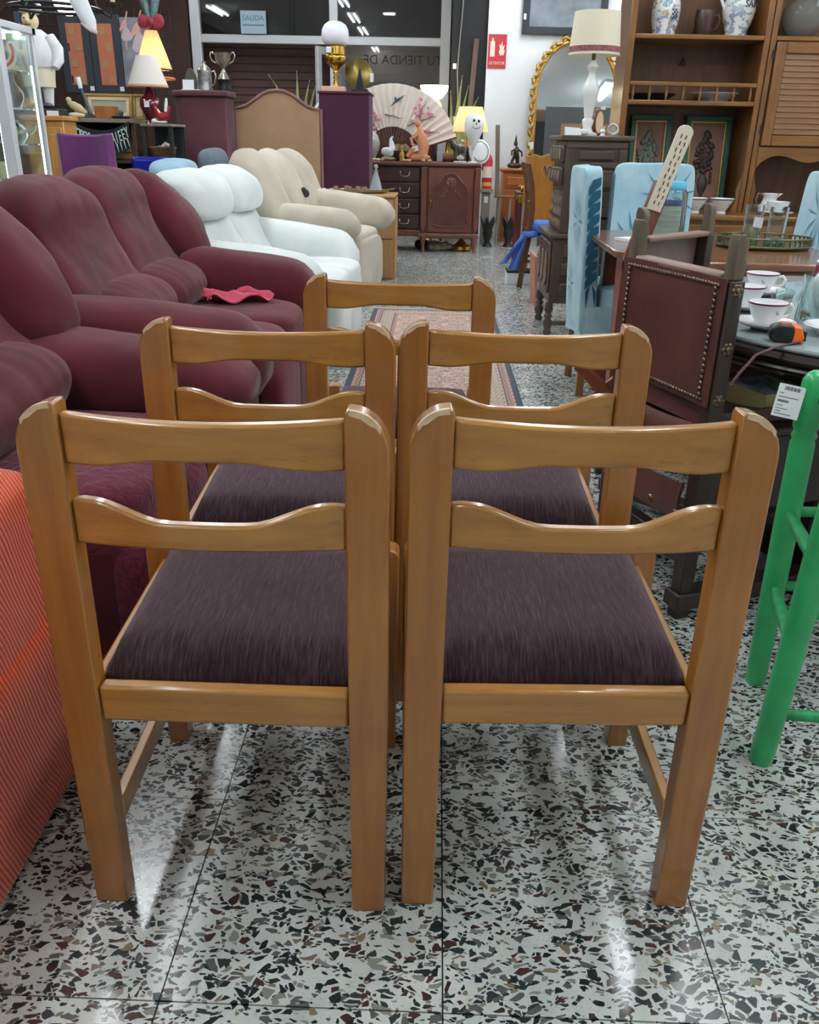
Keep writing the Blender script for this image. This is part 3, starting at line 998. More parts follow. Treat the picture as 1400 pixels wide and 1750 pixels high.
for y0, y1 in ((0.10, 0.37), (0.98, 1.25)):
    MB().bx(-0.76, -0.10, y0, y1, 0.06, 0.52).build('arm_panel', M_bei, t, bev=0.04, seg=3)
for x in (-0.7, -0.16):
    for y in (0.15, 1.2):
        MB().cyl((x, y, 0), (x, y, 0.08), 0.03, 10).build('foot', M_dark, t)
dk = MB().ball((0, 0, 0), (0.05, 0.03, 0.05), 12, 8).ball((-0.02, -0.02, 0.045), (0.03, 0.025, 0.03), 10, 6).build('plush_toy', mat('plush_dark', (58, 50, 52), 0.95, var=0.5, var_scale=30), smooth=80, loc=(-1.00, 6.86, 0.735))
dk.scale = (0.6, 0.6, 0.6)
tag(dk, 'small dark grey plush toy tucked beside the beige back cushion', 'toy')
sbk = thing('low_stand', 'low dark stand behind the white loveseat, carrying a cushion and a cloth', 'stand', (-1.70, 6.15, 0))
MB().bx(-0.13, 0.13, -0.75, 0.75, 0.76, 0.79).build('top', M_dark, sbk, bev=0.004)
for y in (-0.7, 0.7):
    MB().bx(-0.11, 0.11, y - 0.02, y + 0.02, 0, 0.76).build('leg', M_dark, sbk)
gc = MB().pillow((0, 0, 0), (0.16, 0.46, 0.26), 0.6, 14, wr=0.012).build('cushion', mat('grey_cushion', (82, 94, 102), 0.9, var=0.12), smooth=80, loc=(-1.62, 6.60, 0.915), rot=(0, R_(-10), 0))
tag(gc, 'slate grey cushion standing up behind the white loveseat', 'cushion')
bb = MB().pillow((0, 0, 0), (0.24, 0.5, 0.20), 0.75, 14, wr=0.03, ws=8).build('folded_cloth', mat('blue_cloth', (130, 158, 176), 0.9, var=0.15), smooth=80, loc=(-1.68, 5.80, 0.885))
tag(bb, 'light blue folded cloth behind the white headrests', 'cloth')
# ---------------------------------------------------------------- right foreground: leather armchairs, glass table, stool
M_lea = mat('brown_leather', (72, 42, 38), 0.38, spec=0.5, rgb2=(94, 58, 50), var_scale=7, bump=0.15, bump_scale=90)
M_lea2 = mat('worn_leather', (98, 78, 76), 0.4, rgb2=(122, 98, 92), var_scale=5, bump=0.1, bump_scale=60)
M_walnut = wood('dark_walnut', (34, 26, 23), (56, 42, 36), 'z', 0.45, 0.1)
M_fin = wood('worn_walnut', (74, 66, 54), (110, 100, 84), 'z', 0.6, 0.0)
M_stud = mat('brass_stud', (112, 96, 80), 0.35, metal=0.9)
M_strap = mat('leather_edge', (120, 96, 84), 0.5)
def frailero(name, label, loc, rz, w=0.37, ml=None, nails=True):
    ml = ml or M_lea
    t = thing(name, label, 'armchair', loc, rz, 'brown leather armchairs with carved posts')
    h = w / 2
    for s in (-1, 1):
        MB().bx(-0.020, 0.020, s * h - 0.020, s * h + 0.020, 0, 0.85).build('back_post', M_walnut, t, bev=0.004)
        p = [(-0.016, 0.85), (0.016, 0.85), (0.018, 0.885), (0.013, 0.90), (0.017, 0.915), (0.014, 0.935), (0.004, 0.946), (-0.012, 0.948), (-0.016, 0.930), (-0.014, 0.90)]
        f = MB().prism(p, s * h - 0.0155, s * h + 0.0155).build('finial', M_fin, t, bev=0.003)
        MB().bx(0.40, 0.455, s * h - 0.02, s * h + 0.02, 0, 0.475).build('front_leg', M_walnut, t, bev=0.004)
        MB().bx(-0.01, 0.52, s * h - 0.03, s * h + 0.03, 0.475, 0.505).build('armrest', M_walnut, t, bev=0.008)
        MB().bx(-0.03, 0.48, s * h - 0.03, s * h + 0.03, 0.03, 0.075).build('floor_rail', M_walnut, t, bev=0.004)
    MB().bx(0.02, 0.06, -h + 0.03, h - 0.03, 0.12, 0.17).build('stretcher', M_walnut, t, bev=0.004)
    for s in (-1, 1):
        MB().bx(0.02, 0.42, s * h - 0.012, s * h + 0.012, 0.28, 0.475).build('dark_side_board', M_walnut, t, bev=0.003)  # side boards added to darken the view below the seat
    # leather slung between the posts
    def back(u, v):
        y = (u - 0.5) * (w + 0.024)
        z = 0.565 + v * 0.29
        sag = 0.008 * math.sin(PI * u) * (0.6 + 0.4 * v)
        return (-0.023 + sag, y, z)
    lb = MB().grid(back, 16, 8, 0.006).build('back_leather', ml, t, smooth=60)
    MB().bx(-0.022, 0.024, -h + 0.020, h - 0.020, 0.845, 0.862).build('top_bar', M_strap, t, bev=0.006)
    st = MB()
    n1 = 30
    def stud(y, z, x=-0.030):
        st.ball((x, y, z), (0.004, 0.0062, 0.0062), 8, 5)
    for i in range(n1 + 1):
        u = i / n1
        y = (u - 0.5) * (w - 0.02)
        sag = 0.008 * math.sin(PI * (0.5 + y / (w + 0.03)))
        stud(y, 0.838, -0.030 + sag * 0.98)
        stud(y, 0.578, -0.030 + sag * 0.62)
    for i in range(19):
        z = 0.59 + 0.24 * i / 18
        for s in (-1, 1):
            stud(s * (h - 0.016), z, -0.030)
    st.build('stud_row', M_stud, lb, smooth=60)
    ro = MB()
    for s in (-1, 1):
        for z in (0.83, 0.70, 0.58):
            for (cx, cy) in ((0.0, s * (h + 0.020)),):
                ro2 = MB()
                ro2.ball((cx, cy, z), (0.007, 0.006, 0.007), 10, 6)
                for k in range(6):
                    a = PI / 3 * k
                    ro2.ball((cx + 0.010 * math.cos(a), cy, z + 0.010 * math.sin(a)), (0.006, 0.003, 0.006), 8, 5)
                ro2.build('rosette', M_stud, t, smooth=60)
    # seat and lower apron, leather with studs along the bottom
    def seat(u, v):
        x, y = 0.0 + v * 0.46, (u - 0.5) * (w - 0.03)
        return (x, y, 0.505 - 0.025 * math.sin(PI * u) * math.sin(PI * v))
    MB().grid(seat, 14, 12, 0.03).build('seat_leather', M_lea, t, smooth=60)
    def apr(u, v):
        y = (u - 0.5) * (w - 0.05)
        return (-0.02 - 0.012 * math.sin(PI * v), y, 0.44 + v * 0.075 - 0.01 * math.sin(PI * u))
    a1 = MB().grid(apr, 12, 6, 0.008).build('seat_flap', M_lea, t, smooth=60)
    def apr2(u, v):
        y = (u - 0.5) * (w - 0.05)
        return (-0.02 - 0.008 * math.sin(PI * v), y, 0.27 + v * 0.09 - 0.012 * math.sin(PI * u))
    a2 = MB().grid(apr2, 12, 6, 0.008).build('lower_flap', M_lea, t, smooth=60)
    for zz, a_ in ((0.452, a1), (0.282, a2)):
        for k in range(4):
            y = (k - 1.5) * 0.105
            MB().ball((-0.032, y, zz), (0.010, 0.013, 0.013), 10, 6).build('rosette', M_stud, a_, smooth=60)
    return t
RZL = R_(21.7)
frailero('leather_armchair', 'brown leather armchair seen from behind, pushed in at the black glass-topped table', (0.588, 2.11, 0), RZL)
frailero('leather_armchair', 'second brown leather armchair with a slack greyish back, facing the first across a table corner', (0.765, 2.87, 0), R_(-45), 0.40, M_lea2)

# long tilted board with a perforated pale face, propped behind the armchairs
tb_ = thing('tilted_board', 'tall brown board with a pale perforated strip, leaning between the leather armchairs', 'board', (0.745, 3.02, 0), 0)
th = R_(16.5)
Mx = Matrix.Rotation(th, 4, 'Y')
MB().bx(-0.030, 0.030, -0.012, 0.012, 0.78, 1.05, Mx).build('board', wood('reddish_board', (84, 48, 36), (120, 72, 54), 'z', 0.5), tb_, bev=0.004, loc=(-0.30, 0, 0))
ps = MB().prism([(-0.024, 0.96), (0.024, 0.96), (0.026, 1.21)] + [(0.026 * math.cos(R_(a)), 1.21 + 0.02 * math.sin(R_(a))) for a in (30, 60, 90, 120, 150)] + [(-0.026, 1.21)], -0.020, -0.010, M=Mx).build('perforated_strip', mat('strip_white', (222, 212, 192), 0.6), tb_, bev=0.002, loc=(-0.30, 0, 0))
ho = MB()
for k in range(11):
    for s in (-1, 1):
        ho.box((s * 0.008 + 0.004 * (k % 2), -0.0205, 0.985 + k * 0.021), (0.003, 0.002, 0.012), Mx)
ho.build('slot_row', mat('slot_dark', (40, 34, 30), 0.9), ps, smooth=0)
MB().bx(-0.06, 0.06, -0.06, 0.06, 0.0, 0.02).build('foot_block', M_walnut, tb_, bev=0.003, loc=(-0.07, 0, 0))
MB().cyl((-0.07, 0, 0.02), (-0.07, 0, 0.80), 0.014, 8).build('prop', M_walnut, tb_)

# dark table with a sheet of glass on top
M_ebony = wood('ebony', (22, 14, 14), (40, 26, 26), 'x', 0.25, 0.5)
M_tglass = mat('table_glass', (168, 184, 186), 0.04, spec=0.6, trans=0.25, ior=1.5)
M_glassedge = mat('clear_glass', (235, 250, 248), 0.03, trans=1.0, ior=1.45)
gt = thing('glass_topped_table', 'round dark moulded table covered by a sheet of glass, laid with tea cups', 'table', (1.32, 2.34, 0))
MB().lathe([(0.0, 0.60), (0.30, 0.60), (0.30, 0.655), (0.0, 0.655)], 64).build('apron', M_ebony, gt, smooth=40)
MB().lathe([(0.0, 0.655), (0.69, 0.655), (0.705, 0.660), (0.712, 0.668), (0.706, 0.676), (0.715, 0.682), (0.720, 0.692), (0.712, 0.702), (0.70, 0.707), (0.0, 0.707)], 96).build('top', M_ebony, gt, smooth=40)
MB().lathe([(0.0, 0.708), (0.705, 0.708), (0.707, 0.7125), (0.705, 0.717), (0.0, 0.717)], 96).build('glass_sheet', M_tglass, gt, smooth=40)
MB().lathe([(0.0, 0.09), (0.29, 0.09), (0.27, 0.12), (0.27, 0.56), (0.29, 0.60), (0.0, 0.60)], 32).build('pedestal', M_ebony, gt, smooth=50)
MB().lathe([(0.0, 0.0), (0.42, 0.0), (0.43, 0.03), (0.40, 0.07), (0.30, 0.09), (0.0, 0.09)], 48).build('plinth', M_ebony, gt, smooth=40)
ZT = 0.7175

# porcelain
M_porc = mat('porcelain', (232, 234, 236), 0.15, spec=0.6, coat=0.4)
def porc_mat():
    m = mat('porcelain_flowers', (230, 232, 234), 0.15, spec=0.6, coat=0.4)
    t = NT(m)
    n1 = t.noise(t.coords('Object'), 42, 3)
    n2 = t.noise(t.coords('Object'), 120, 2)
    f = t.math('MULTIPLY', t.math('GREATER_THAN', n1, 0.62), t.math('GREATER_THAN', n2, 0.5))
    t.link(t.mix(t.math('MULTIPLY', f, 0.55), lin((230, 232, 234)), lin((108, 98, 104))), t.b.inputs['Base Color'])
    return m
M_flow = porc_mat()
M_garnet = mat('garnet_band', (112, 22, 46), 0.2, coat=0.4)
def tea_cup(label, loc, rz):
    t = thing('tea_cup', label, 'cup', loc, rz, 'white tea cups with a garnet rim')
    prof = [(0.0, 0.004), (0.022, 0.0), (0.024, 0.006), (0.027, 0.012), (0.036, 0.024), (0.043, 0.042), (0.047, 0.056), (0.0455, 0.0565), (0.041, 0.042), (0.033, 0.024), (0.02, 0.014), (0.0, 0.012)]
    MB().lathe(prof, 32).build('bowl', M_flow, t, smooth=50)
    MB().lathe([(0.0462, 0.0518), (0.0475, 0.0562), (0.0479, 0.0562), (0.0466, 0.0518)], 32).build('rim_band', M_garnet, t, smooth=50)
    MB().tube([(0.040, 0, 0.046), (0.056, 0, 0.050), (0.064, 0, 0.040), (0.060, 0, 0.028), (0.046, 0, 0.020), (0.034, 0, 0.022)], [0.004, 0.004, 0.0045, 0.004, 0.0035, 0.004], 8).build('handle', M_porc, t, smooth=60)
    return t
def saucer(label, loc):
    t = thing('saucer', label, 'saucer', loc, 0, 'white saucers under the tea cups')
    MB().lathe([(0.0, 0.003), (0.03, 0.0), (0.034, 0.004), (0.062, 0.012), (0.074, 0.019), (0.073, 0.021), (0.055, 0.013), (0.03, 0.0085), (0.0, 0.0085)], 36).build('dish', M_porc, t, smooth=60)
    MB().lathe([(0.0712, 0.0200), (0.0730, 0.0210), (0.0730, 0.0216), (0.0710, 0.0206)], 36).build('rim_band', M_garnet, t, smooth=60)
    return t
for (lb, x, y, rz) in (('tea cup with garnet rim on its saucer, farthest from the tape measure', 0.965, 2.60, -0.4),
                       ('tea cup with garnet rim half hidden by the armchair post', 0.835, 2.34, 2.2),
                       ('tea cup with garnet rim right behind the tape measure', 0.80, 2.085, 0.1)):
    saucer(lb.replace('tea cup with garnet rim', 'white saucer under the cup').replace(' on its saucer,', ''), (x, y, ZT))
    tea_cup(lb, (x, y, ZT + 0.0085), rz)
def teapot():
    t = thing('teapot', 'large white porcelain teapot with a garnet shoulder band', 'teapot', (1.03, 2.24, ZT), R_(40))
    MB().lathe([(0.0, 0.004), (0.045, 0.0), (0.047, 0.008), (0.066, 0.03), (0.076, 0.065), (0.072, 0.10), (0.062, 0.13), (0.058, 0.136)], 36).build('body', M_flow, t, smooth=60)
    MB().lathe([(0.0715, 0.104), (0.0625, 0.132), (0.0640, 0.133), (0.0732, 0.104)], 36).build('shoulder_band', M_garnet, t, smooth=60)
    l = MB().lathe([(0.062, 0.134), (0.066, 0.140), (0.05, 0.156), (0.02, 0.168), (0.008, 0.172), (0.012, 0.182), (0.0, 0.19)], 30).build('lid', M_porc, t, smooth=60)
    MB().tube([(-0.066, 0, 0.105), (-0.10, 0, 0.128), (-0.122, 0, 0.11), (-0.118, 0, 0.07), (-0.09, 0, 0.04), (-0.068, 0, 0.045)], 0.008, 10).build('handle', M_porc, t, smooth=60)
    MB().tube([(0.06, 0, 0.045), (0.10, 0, 0.06), (0.118, 0, 0.10), (0.138, 0, 0.125)], [0.02, 0.015, 0.011, 0.008], 12).build('spout', M_porc, t, smooth=60)
teapot()
jg = thing('glass_jug', 'clear glass jug with a looped handle in front of the white teapot', 'jug', (0.945, 2.175, ZT))
MB().lathe([(0.0, 0.004), (0.034, 0.0), (0.038, 0.006), (0.036, 0.05), (0.032, 0.09), (0.036, 0.118), (0.034, 0.118), (0.030, 0.09), (0.034, 0.05), (0.034, 0.01), (0.0, 0.009)], 28).build('body', M_glassedge, jg, smooth=60)
MB().tube([(0.008, -0.033, 0.10), (0.014, -0.052, 0.128), (0.018, -0.062, 0.115), (0.014, -0.058, 0.075), (0.006, -0.036, 0.05)], 0.006, 10).build('handle', M_porc, jg, smooth=60)
sgl = MB().lathe([(0.0, 0.006), (0.020, 0.0), (0.023, 0.004), (0.026, 0.038), (0.0245, 0.038), (0.021, 0.008), (0.0, 0.009)], 24).build('small_glass', M_glassedge, smooth=60, loc=(0.985, 2.46, ZT))
tag(sgl, 'small clear shot glass between the far tea cup and the jug', 'glass')
dsh = thing('side_dish', 'white dish with a flat raised rim at the edge of the glass table', 'dish', (0.945, 2.03, ZT))
MB().lathe([(0.0, 0.003), (0.04, 0.0), (0.044, 0.008), (0.072, 0.022), (0.070, 0.0245), (0.04, 0.012), (0.0, 0.010)], 36).build('dish', M_porc, dsh, smooth=60)
# tape measure with its wrist strap
M_tblk = mat('tape_black', (20, 22, 24), 0.4)
M_tor = mat('tape_orange', (238, 108, 24), 0.35)
tm = thing('tape_measure', 'black and orange tape measure at the edge of the glass top', 'tape measure', (0.795, 1.945, ZT), R_(-12))
MB().prism(loop([(-0.034, 0.0), (0.020, 0.0), (0.020, 0.038), (-0.02, 0.040), (-0.036, 0.028)], 1), -0.022, 0.022).build('case', M_tblk, tm, bev=0.004)
MB().prism([(0.014, 0.001), (0.036, 0.001), (0.038, 0.014), (0.030, 0.035), (0.014, 0.038)], -0.0225, 0.0225).build('front_shell', M_tor, tm, bev=0.003)
MB().cyl((-0.004, 0, 0.0385), (-0.004, 0, 0.0425), 0.014, 18).build('dial', mat('tape_dial', (196, 112, 92), 0.4), tm)
MB().bx(0.037, 0.044, -0.012, 0.012, 0.004, 0.026).build('blade_hook', M_tblk, tm, bev=0.001)
MB().tube([(0.03, -0.02, 0.004), (0.0, -0.045, 0.002), (-0.03, -0.075, -0.001), (-0.07, -0.11, -0.012), (-0.10, -0.13, -0.05), (-0.115, -0.14, -0.075)], 0.0045, 8, flat=0.5).build('strap', mat('strap_maroon', (70, 28, 40), 0.7), tm, smooth=60)

# yellow box with folded blue cloth on the armchair's seat
yb_ = thing('yellow_box', 'pale yellow box filled with blue cloth, on the seat under the glass table', 'box', (0.86, 2.16, 0.506), R_(23))
M_yel = mat('box_yellow', (196, 190, 138), 0.7)
MB().bx(-0.075, 0.075, -0.08, 0.08, 0, 0.006).build('bottom', M_yel, yb_)
for (a, b, c, d) in ((-0.075, 0.075, -0.08, -0.074), (-0.075, 0.075, 0.074, 0.08), (-0.075, -0.069, -0.08, 0.08), (0.069, 0.075, -0.08, 0.08)):
    MB().bx(a, b, c, d, 0.0, 0.055).build('side', M_yel, yb_)
cl = MB().pillow((0, 0, 0), (0.136, 0.146, 0.05), 0.5, 12, wr=0.012, ws=22).build('blue_cloth', mat('cloth_blue_white', (84, 128, 168), 0.9, rgb2=(190, 206, 218), var_scale=40), smooth=80, loc=(0.86, 2.16, 0.541), rot=(0, 0, R_(23)))
tag(cl, 'crumpled blue and white cloth inside the pale yellow box', 'cloth')

# green bar stool
M_grn = mat('green_paint', (44, 170, 102), 0.36, coat=0.35, rgb2=(34, 148, 86), var_scale=8, bump=0.06, bump_scale=40)
M_grn2 = mat('green_paint_chipped', (40, 160, 94), 0.5, rgb2=(26, 112, 64), var_scale=30)
sto = thing('bar_stool', 'green painted wooden bar stool with a price tag beside the dining chairs', 'stool', (0.86, 1.50, 0))
feet = [(-0.183, -0.127), (-0.100, 0.150), (0.20, -0.16), (0.22, 0.14)]
tops = [(-0.155, -0.135), (-0.140, 0.085), (0.14, -0.12), (0.14, 0.09)]
for (fx_, fy_), (tx, ty) in zip(feet, tops):
    a, b = Vector((fx_, fy_, 0)), Vector((tx, ty, 0.738))
    L = b - a
    pr = [(0.0, 0.021), (0.03, 0.023), (0.25, 0.024), (0.55, 0.0245), (0.70, 0.024), (0.80, 0.0235), (0.812, 0.0205), (0.824, 0.0245), (0.836, 0.0205), (0.85, 0.0245), (0.93, 0.024), (0.975, 0.022), (0.992, 0.015), (1.0, 0.006)]
    MB().tube([a + L * s for s, _ in pr], [r for _, r in pr], 18).build('leg', M_grn, sto, smooth=50)
def on(i, z):
    a, b = Vector(feet[i] + (0,)), Vector(tops[i] + (0.738,))
    return a + (b - a) * (z / 0.738)
for (i, j, z) in ((0, 1, 0.44), (0, 1, 0.26), (0, 2, 0.115), (0, 2, 0.34), (1, 3, 0.26), (1, 3, 0.44), (2, 3, 0.2), (2, 3, 0.40)):
    MB().tube([on(i, z), on(i, z).lerp(on(j, z), 0.5), on(j, z)], [0.010, 0.013, 0.010], 12).build('rung', M_grn2, sto, smooth=60)
MB().bx(-0.135, 0.135, -0.115, 0.085, 0.675, 0.70).build('seat', M_grn, sto, bev=0.012, seg=3)
M_paper = mat('paper_white', (222, 228, 230), 0.7)
M_ink = mat('ink_grey', (92, 96, 100), 0.8)
tgp = MB().bx(-0.024, 0.024, -0.0006, 0.0006, -0.031, 0.031).build('price_tag', M_paper, sto, smooth=0, loc=(-0.185, 0.075, 0.680), rot=(R_(-16), R_(8), R_(-14)))
bc = MB()
for k in range(13):
    bc.bx(-0.013 + k * 0.0022, -0.0118 + k * 0.0022 + 0.0004 * (k % 3), -0.0009, -0.0006, 0.020, 0.027)
for k, (w_, z_) in enumerate(((0.008, 0.013), (0.036, 0.006), (0.020, -0.003), (0.012, -0.010), (0.022, -0.016), (0.010, -0.021), (0.030, -0.026))):
    bc.bx(-0.020, -0.020 + w_, -0.0009, -0.0006, z_, z_ + (0.0014 if k != 2 else 0.004))
bc.build('print', M_ink, tgp, smooth=0)

# ---------------------------------------------------------------- brown table beyond, blue-covered chairs
M_tab = wood('table_brown', (112, 74, 52), (146, 100, 72), 'x', 0.22, 0.5)
M_tabfront = wood('table_front', (104, 66, 34), (142, 94, 52), 'x', 0.35, 0.3)
M_redleg = wood('red_leg', (104, 52, 34), (140, 76, 52), 'z', 0.35, 0.3)
bt = thing('dining_table', 'long reddish brown table with crossed legs beside the blue covered chairs', 'table', (1.25, 3.72, 0))
MB().prism([(-0.30, -0.62), (0.29, -0.62), (0.29, 0.55), (-0.40, 0.55), (-0.50, 0.50), (-0.55, 0.38), (-0.56, -0.30)], 0.720, 0.748, 'xy').build('top', M_tab, bt, bev=0.006)
MB().bx(-0.27, 0.28, -0.61, -0.58, 0.62, 0.718).build('front_apron', M_tabfront, bt, bev=0.003)
MB().bx(-0.40, 0.20, 0.44, 0.47, 0.66, 0.718).build('apron', M_tabfront, bt, bev=0.003)
MB().add([(-0.48, -0.10, 0), (-0.40, -0.10, 0), (-0.40, -0.02, 0), (-0.48, -0.02, 0), (-0.49, -0.12, 0.718), (-0.39, -0.12, 0.718), (-0.39, 0.0, 0.718), (-0.49, 0.0, 0.718)],
         [(3, 2, 1, 0), (4, 5, 6, 7), (0, 1, 5, 4), (1, 2, 6, 5), (2, 3, 7, 6), (3, 0, 4, 7)]).build('leg', M_redleg, bt, bev=0.006)
MB().bx(0.17, 0.25, -0.57, -0.49, 0, 0.718).build('leg', M_redleg, bt, bev=0.006)
MB().bx(0.17, 0.25, 0.40, 0.48, 0, 0.718).build('leg', M_redleg, bt, bev=0.006)
MB().bx(-0.46, -0.38, 0.40, 0.48, 0, 0.718).build('leg', M_redleg, bt, bev=0.006)
for k, yy in enumerate((-0.30, -0.18)):
    for (x0, z0, x1, z1) in ((-0.66, 0.30, -0.36, 0.02), (-0.36, 0.30, -0.66, 0.02)):
        a, b = Vector((x0, yy + 0.02 * k, z0)), Vector((x1, yy + 0.02 * k, z1))
        ang = math.atan2(b.z - a.z, b.x - a.x)
        MB().box((0, 0, 0), ((b - a).length, 0.022, 0.045), T((a.x + b.x) / 2, a.y, (a.z + b.z) / 2, ry=-ang)).build('cross_slat', M_redleg, bt, bev=0.003)
for yy in (-0.33, -0.13):
    MB().bx(-0.70, -0.34, yy - 0.02, yy + 0.02, 0.0, 0.03).build('floor_rail', M_redleg, bt, bev=0.003)
pp = MB().bx(-0.05, 0.05, -0.045, 0.045, 0, 0.012).build('paper_pad', M_paper, smooth=0, loc=(0.82, 3.76, 0.749), rot=(0, 0, R_(30)))
tag(pp, 'folded white paper pad on the end of the brown table', 'paper')

# slip-covered chairs
M_blue = mat('slipcover_blue', (138, 182, 200), 0.85, spec=0.15, sheen=0.15)
def palm(m, body):
    t = NT(m)
    v = t.coords('Object')
    base = t.ramp(t.noise(v, 5, 3), [(0.3, (146, 184, 200)), (0.7, (176, 208, 218))])
    t.link(base, t.b.inputs['Base Color'])
    t.bump(t.noise(t.coords('Object', (1, 1, 0.35)), 22, 3), 0.35, 0.02)
palm(M_blue, None)
M_navy = mat('palm_navy', (24, 84, 108), 0.85)
M_pale = mat('palm_pale', (70, 128, 156), 0.85)
M_oak = wood('chair_oak', (120, 82, 46), (150, 106, 62), 'z', 0.4)
def slip_chair(label, loc, rz, fern=True):
    """faces local +x; covered back and seat, skirt to mid height"""
    t = thing('covered_chair', label, 'chair', loc, rz, 'dining chairs in blue slipcovers')
    bk = MB().pillow((0, 0, 0.67), (0.085, 0.44, 0.72), 0.16, 20, wr=0.006, ws=7, seed=loc[0]).build('back_cover', M_blue, t, smooth=70, rot=(0, R_(-3), 0))
    MB().pillow((0.26, 0, 0.45), (0.46, 0.45, 0.13), 0.25, 14, wr=0.006, ws=8).build('seat_cover', M_blue, t, smooth=70)
    def sk(u, v):
        a = u * 4
        k = int(min(3.999, a)); f = a - k
        pts = [(-0.045, -0.225), (0.49, -0.225), (0.49, 0.225), (-0.045, 0.225)]
        p, q = pts[k], pts[(k + 1) % 4]
        x, y = p[0] + (q[0] - p[0]) * f, p[1] + (q[1] - p[1]) * f
        fl = 0.012 * math.sin(u * 70) * (1 - v)
        return (x + fl * (1 if x > 0.2 else -1) * 0.5, y + fl * (1 if y > 0 else -1) * 0.5, 0.26 + 0.17 * v + 0.012 * math.sin(u * 31) * (1 - v))
    MB().grid(sk, 96, 5, 0.004).build('skirt', M_blue, t, smooth=60)
    for x in (-0.02, 0.44):
        for y in (-0.19, 0.19):
            MB().bx(x - 0.018, x + 0.018, y - 0.018, y + 0.018, 0, 0.30).build('leg', M_oak, t, bev=0.003)
    if fern:
        # a palm leaf printed down the edge facing the aisle: bold dark leaflets
        lf = MB()
        for k in range(9):
            z = 0.955 - k * 0.05
            lf.add([(-0.022, -0.2305, z - 0.045), (0.030, -0.2305, z), (0.030, -0.2305, z + 0.033), (-0.006, -0.2305, z + 0.022), (-0.022, -0.2305, z - 0.012)], [(0, 1, 2, 3, 4)])
        for s in (-1, 1):
            lf.add([(0.006 + s * 0.005, -0.2305, 0.53), (0.006 + s * 0.020, -0.2305, 0.42), (0.006 + s * 0.024, -0.2305, 0.50)], [(0, 1, 2) if s > 0 else (0, 2, 1)])
        lf.build('palm_print', M_navy, bk, smooth=0, rot=None)
        st = MB()
        for cz, cy, n_, r_, fx_ in ((0.80, -0.10, 13, 0.17, -1), (0.50, 0.05, 9, 0.12, -1), (0.86, 0.08, 11, 0.20, 1), (0.62, -0.08, 11, 0.18, 1)):
            for k in range(n_):
                a = 2 * PI * k / n_ + 0.2
                c, s_ = math.cos(a), math.sin(a)
                px, pz = -s_ * 0.006, c * 0.006
                X = fx_ * 0.0478
                st.add([(X, cy + 0.03 * c * 0.5, cz + 0.03 * s_ * 0.5), (X, cy + r_ * 0.5 * c + px, cz + r_ * 0.5 * s_ + pz), (X, cy + r_ * c * 0.8, cz + r_ * s_), (X, cy + r_ * 0.5 * c - px, cz + r_ * 0.5 * s_ - pz)], [(0, 1, 2, 3)])
        st.build('palm_print', M_pale, bk, smooth=0)
    return t
slip_chair('blue slipcovered chair with dark palm print, its side turned to the aisle', (0.735, 4.22, 0), 0)
slip_chair('blue slipcovered chair at the far end of the brown table, before the framed panels', (1.20, 5.05, 0), R_(-90))
slip_chair('blue slipcovered chair across the brown table, near the china creamer', (1.615, 3.90, 0), R_(176))
# ---------------------------------------------------------------- things on the brown table
M_brassy = mat('aged_brass', (104, 104, 78), 0.35, metal=0.8)
M_clear = mat('thin_glass', (245, 252, 252), 0.02, trans=1.0, ior=1.45)
M_mint = mat('tinted_glass', (150, 214, 206), 0.05, trans=0.9, ior=1.4)
TZ = 0.749
tr = thing('gallery_tray', 'oval brass gallery tray holding two glass tumblers on the brown table', 'tray', (1.325, 3.62, TZ))
el = lambda r, z, n=60: [(0.18 * r * math.cos(2 * PI * k / n), 0.145 * r * math.sin(2 * PI * k / n), z) for k in range(n)]
MB().lathe([(0.0, 0.004), (0.98, 0.004), (1.0, 0.008), (1.0, 0.014), (0.0, 0.012)], 60, Matrix.Diagonal((0.18, 0.145, 1, 1))).build('plate', M_brassy, tr, smooth=40)
MB().tube(el(1.0, 0.042), 0.0035, 8, closed=True).build('rim_wire', M_brassy, tr, smooth=60)
MB().tube(el(1.0, 0.012), 0.004, 8, closed=True).build('foot_wire', M_brassy, tr, smooth=60)
gl = MB()
for k in range(44):
    a = 2 * PI * k / 44
    gl.cyl((0.18 * math.cos(a), 0.145 * math.sin(a), 0.012), (0.18 * math.cos(a), 0.145 * math.sin(a), 0.042), 0.0035, 6)
gl.build('gallery_bars', M_brassy, tr, smooth=60)['kind'] = 'stuff'
def tumbler(label, loc, h):
    t = thing('glass_tumbler', label, 'glass', loc, 0, 'tall glass tumblers on the tray')
    MB().lathe([(0.0, 0.018), (0.030, 0.016), (0.033, 0.016), (0.036, h), (0.0345, h), (0.0315, 0.03), (0.0, 0.022)], 28).build('cup', M_clear, t, smooth=60)
    fb = MB()
    for k in range(10):
        a = 2 * PI * k / 10
        fb.ball((0.028 * math.cos(a), 0.028 * math.sin(a), 0.010), (0.011, 0.011, 0.010), 8, 5)
    fb.ball((0, 0, 0.009), (0.024, 0.024, 0.009), 12, 6)
    fb.build('knobbed_base', M_mint, t, smooth=60)
tumbler('clear glass tumbler with knobbed mint base, standing farther back on the tray', (1.295, 3.70, TZ + 0.013), 0.145)
tumbler('clear glass tumbler with knobbed mint base, nearest the tray edge', (1.345, 3.57, TZ + 0.013), 0.145)
sb_ = thing('small_bottle', 'small olive bottle capped by a white paper tag on the tray', 'bottle', (1.265, 3.60, TZ + 0.013))
MB().lathe([(0.0, 0.0), (0.017, 0.0), (0.018, 0.006), (0.018, 0.05), (0.012, 0.06), (0.010, 0.075), (0.0, 0.075)], 18).build('body', mat('olive_glass', (92, 100, 78), 0.2), sb_, smooth=50)
MB().box((0.004, -0.012, 0.085), (0.036, 0.003, 0.038)).build('paper_tag', M_paper, sb_, rot=(0, R_(5), 0))
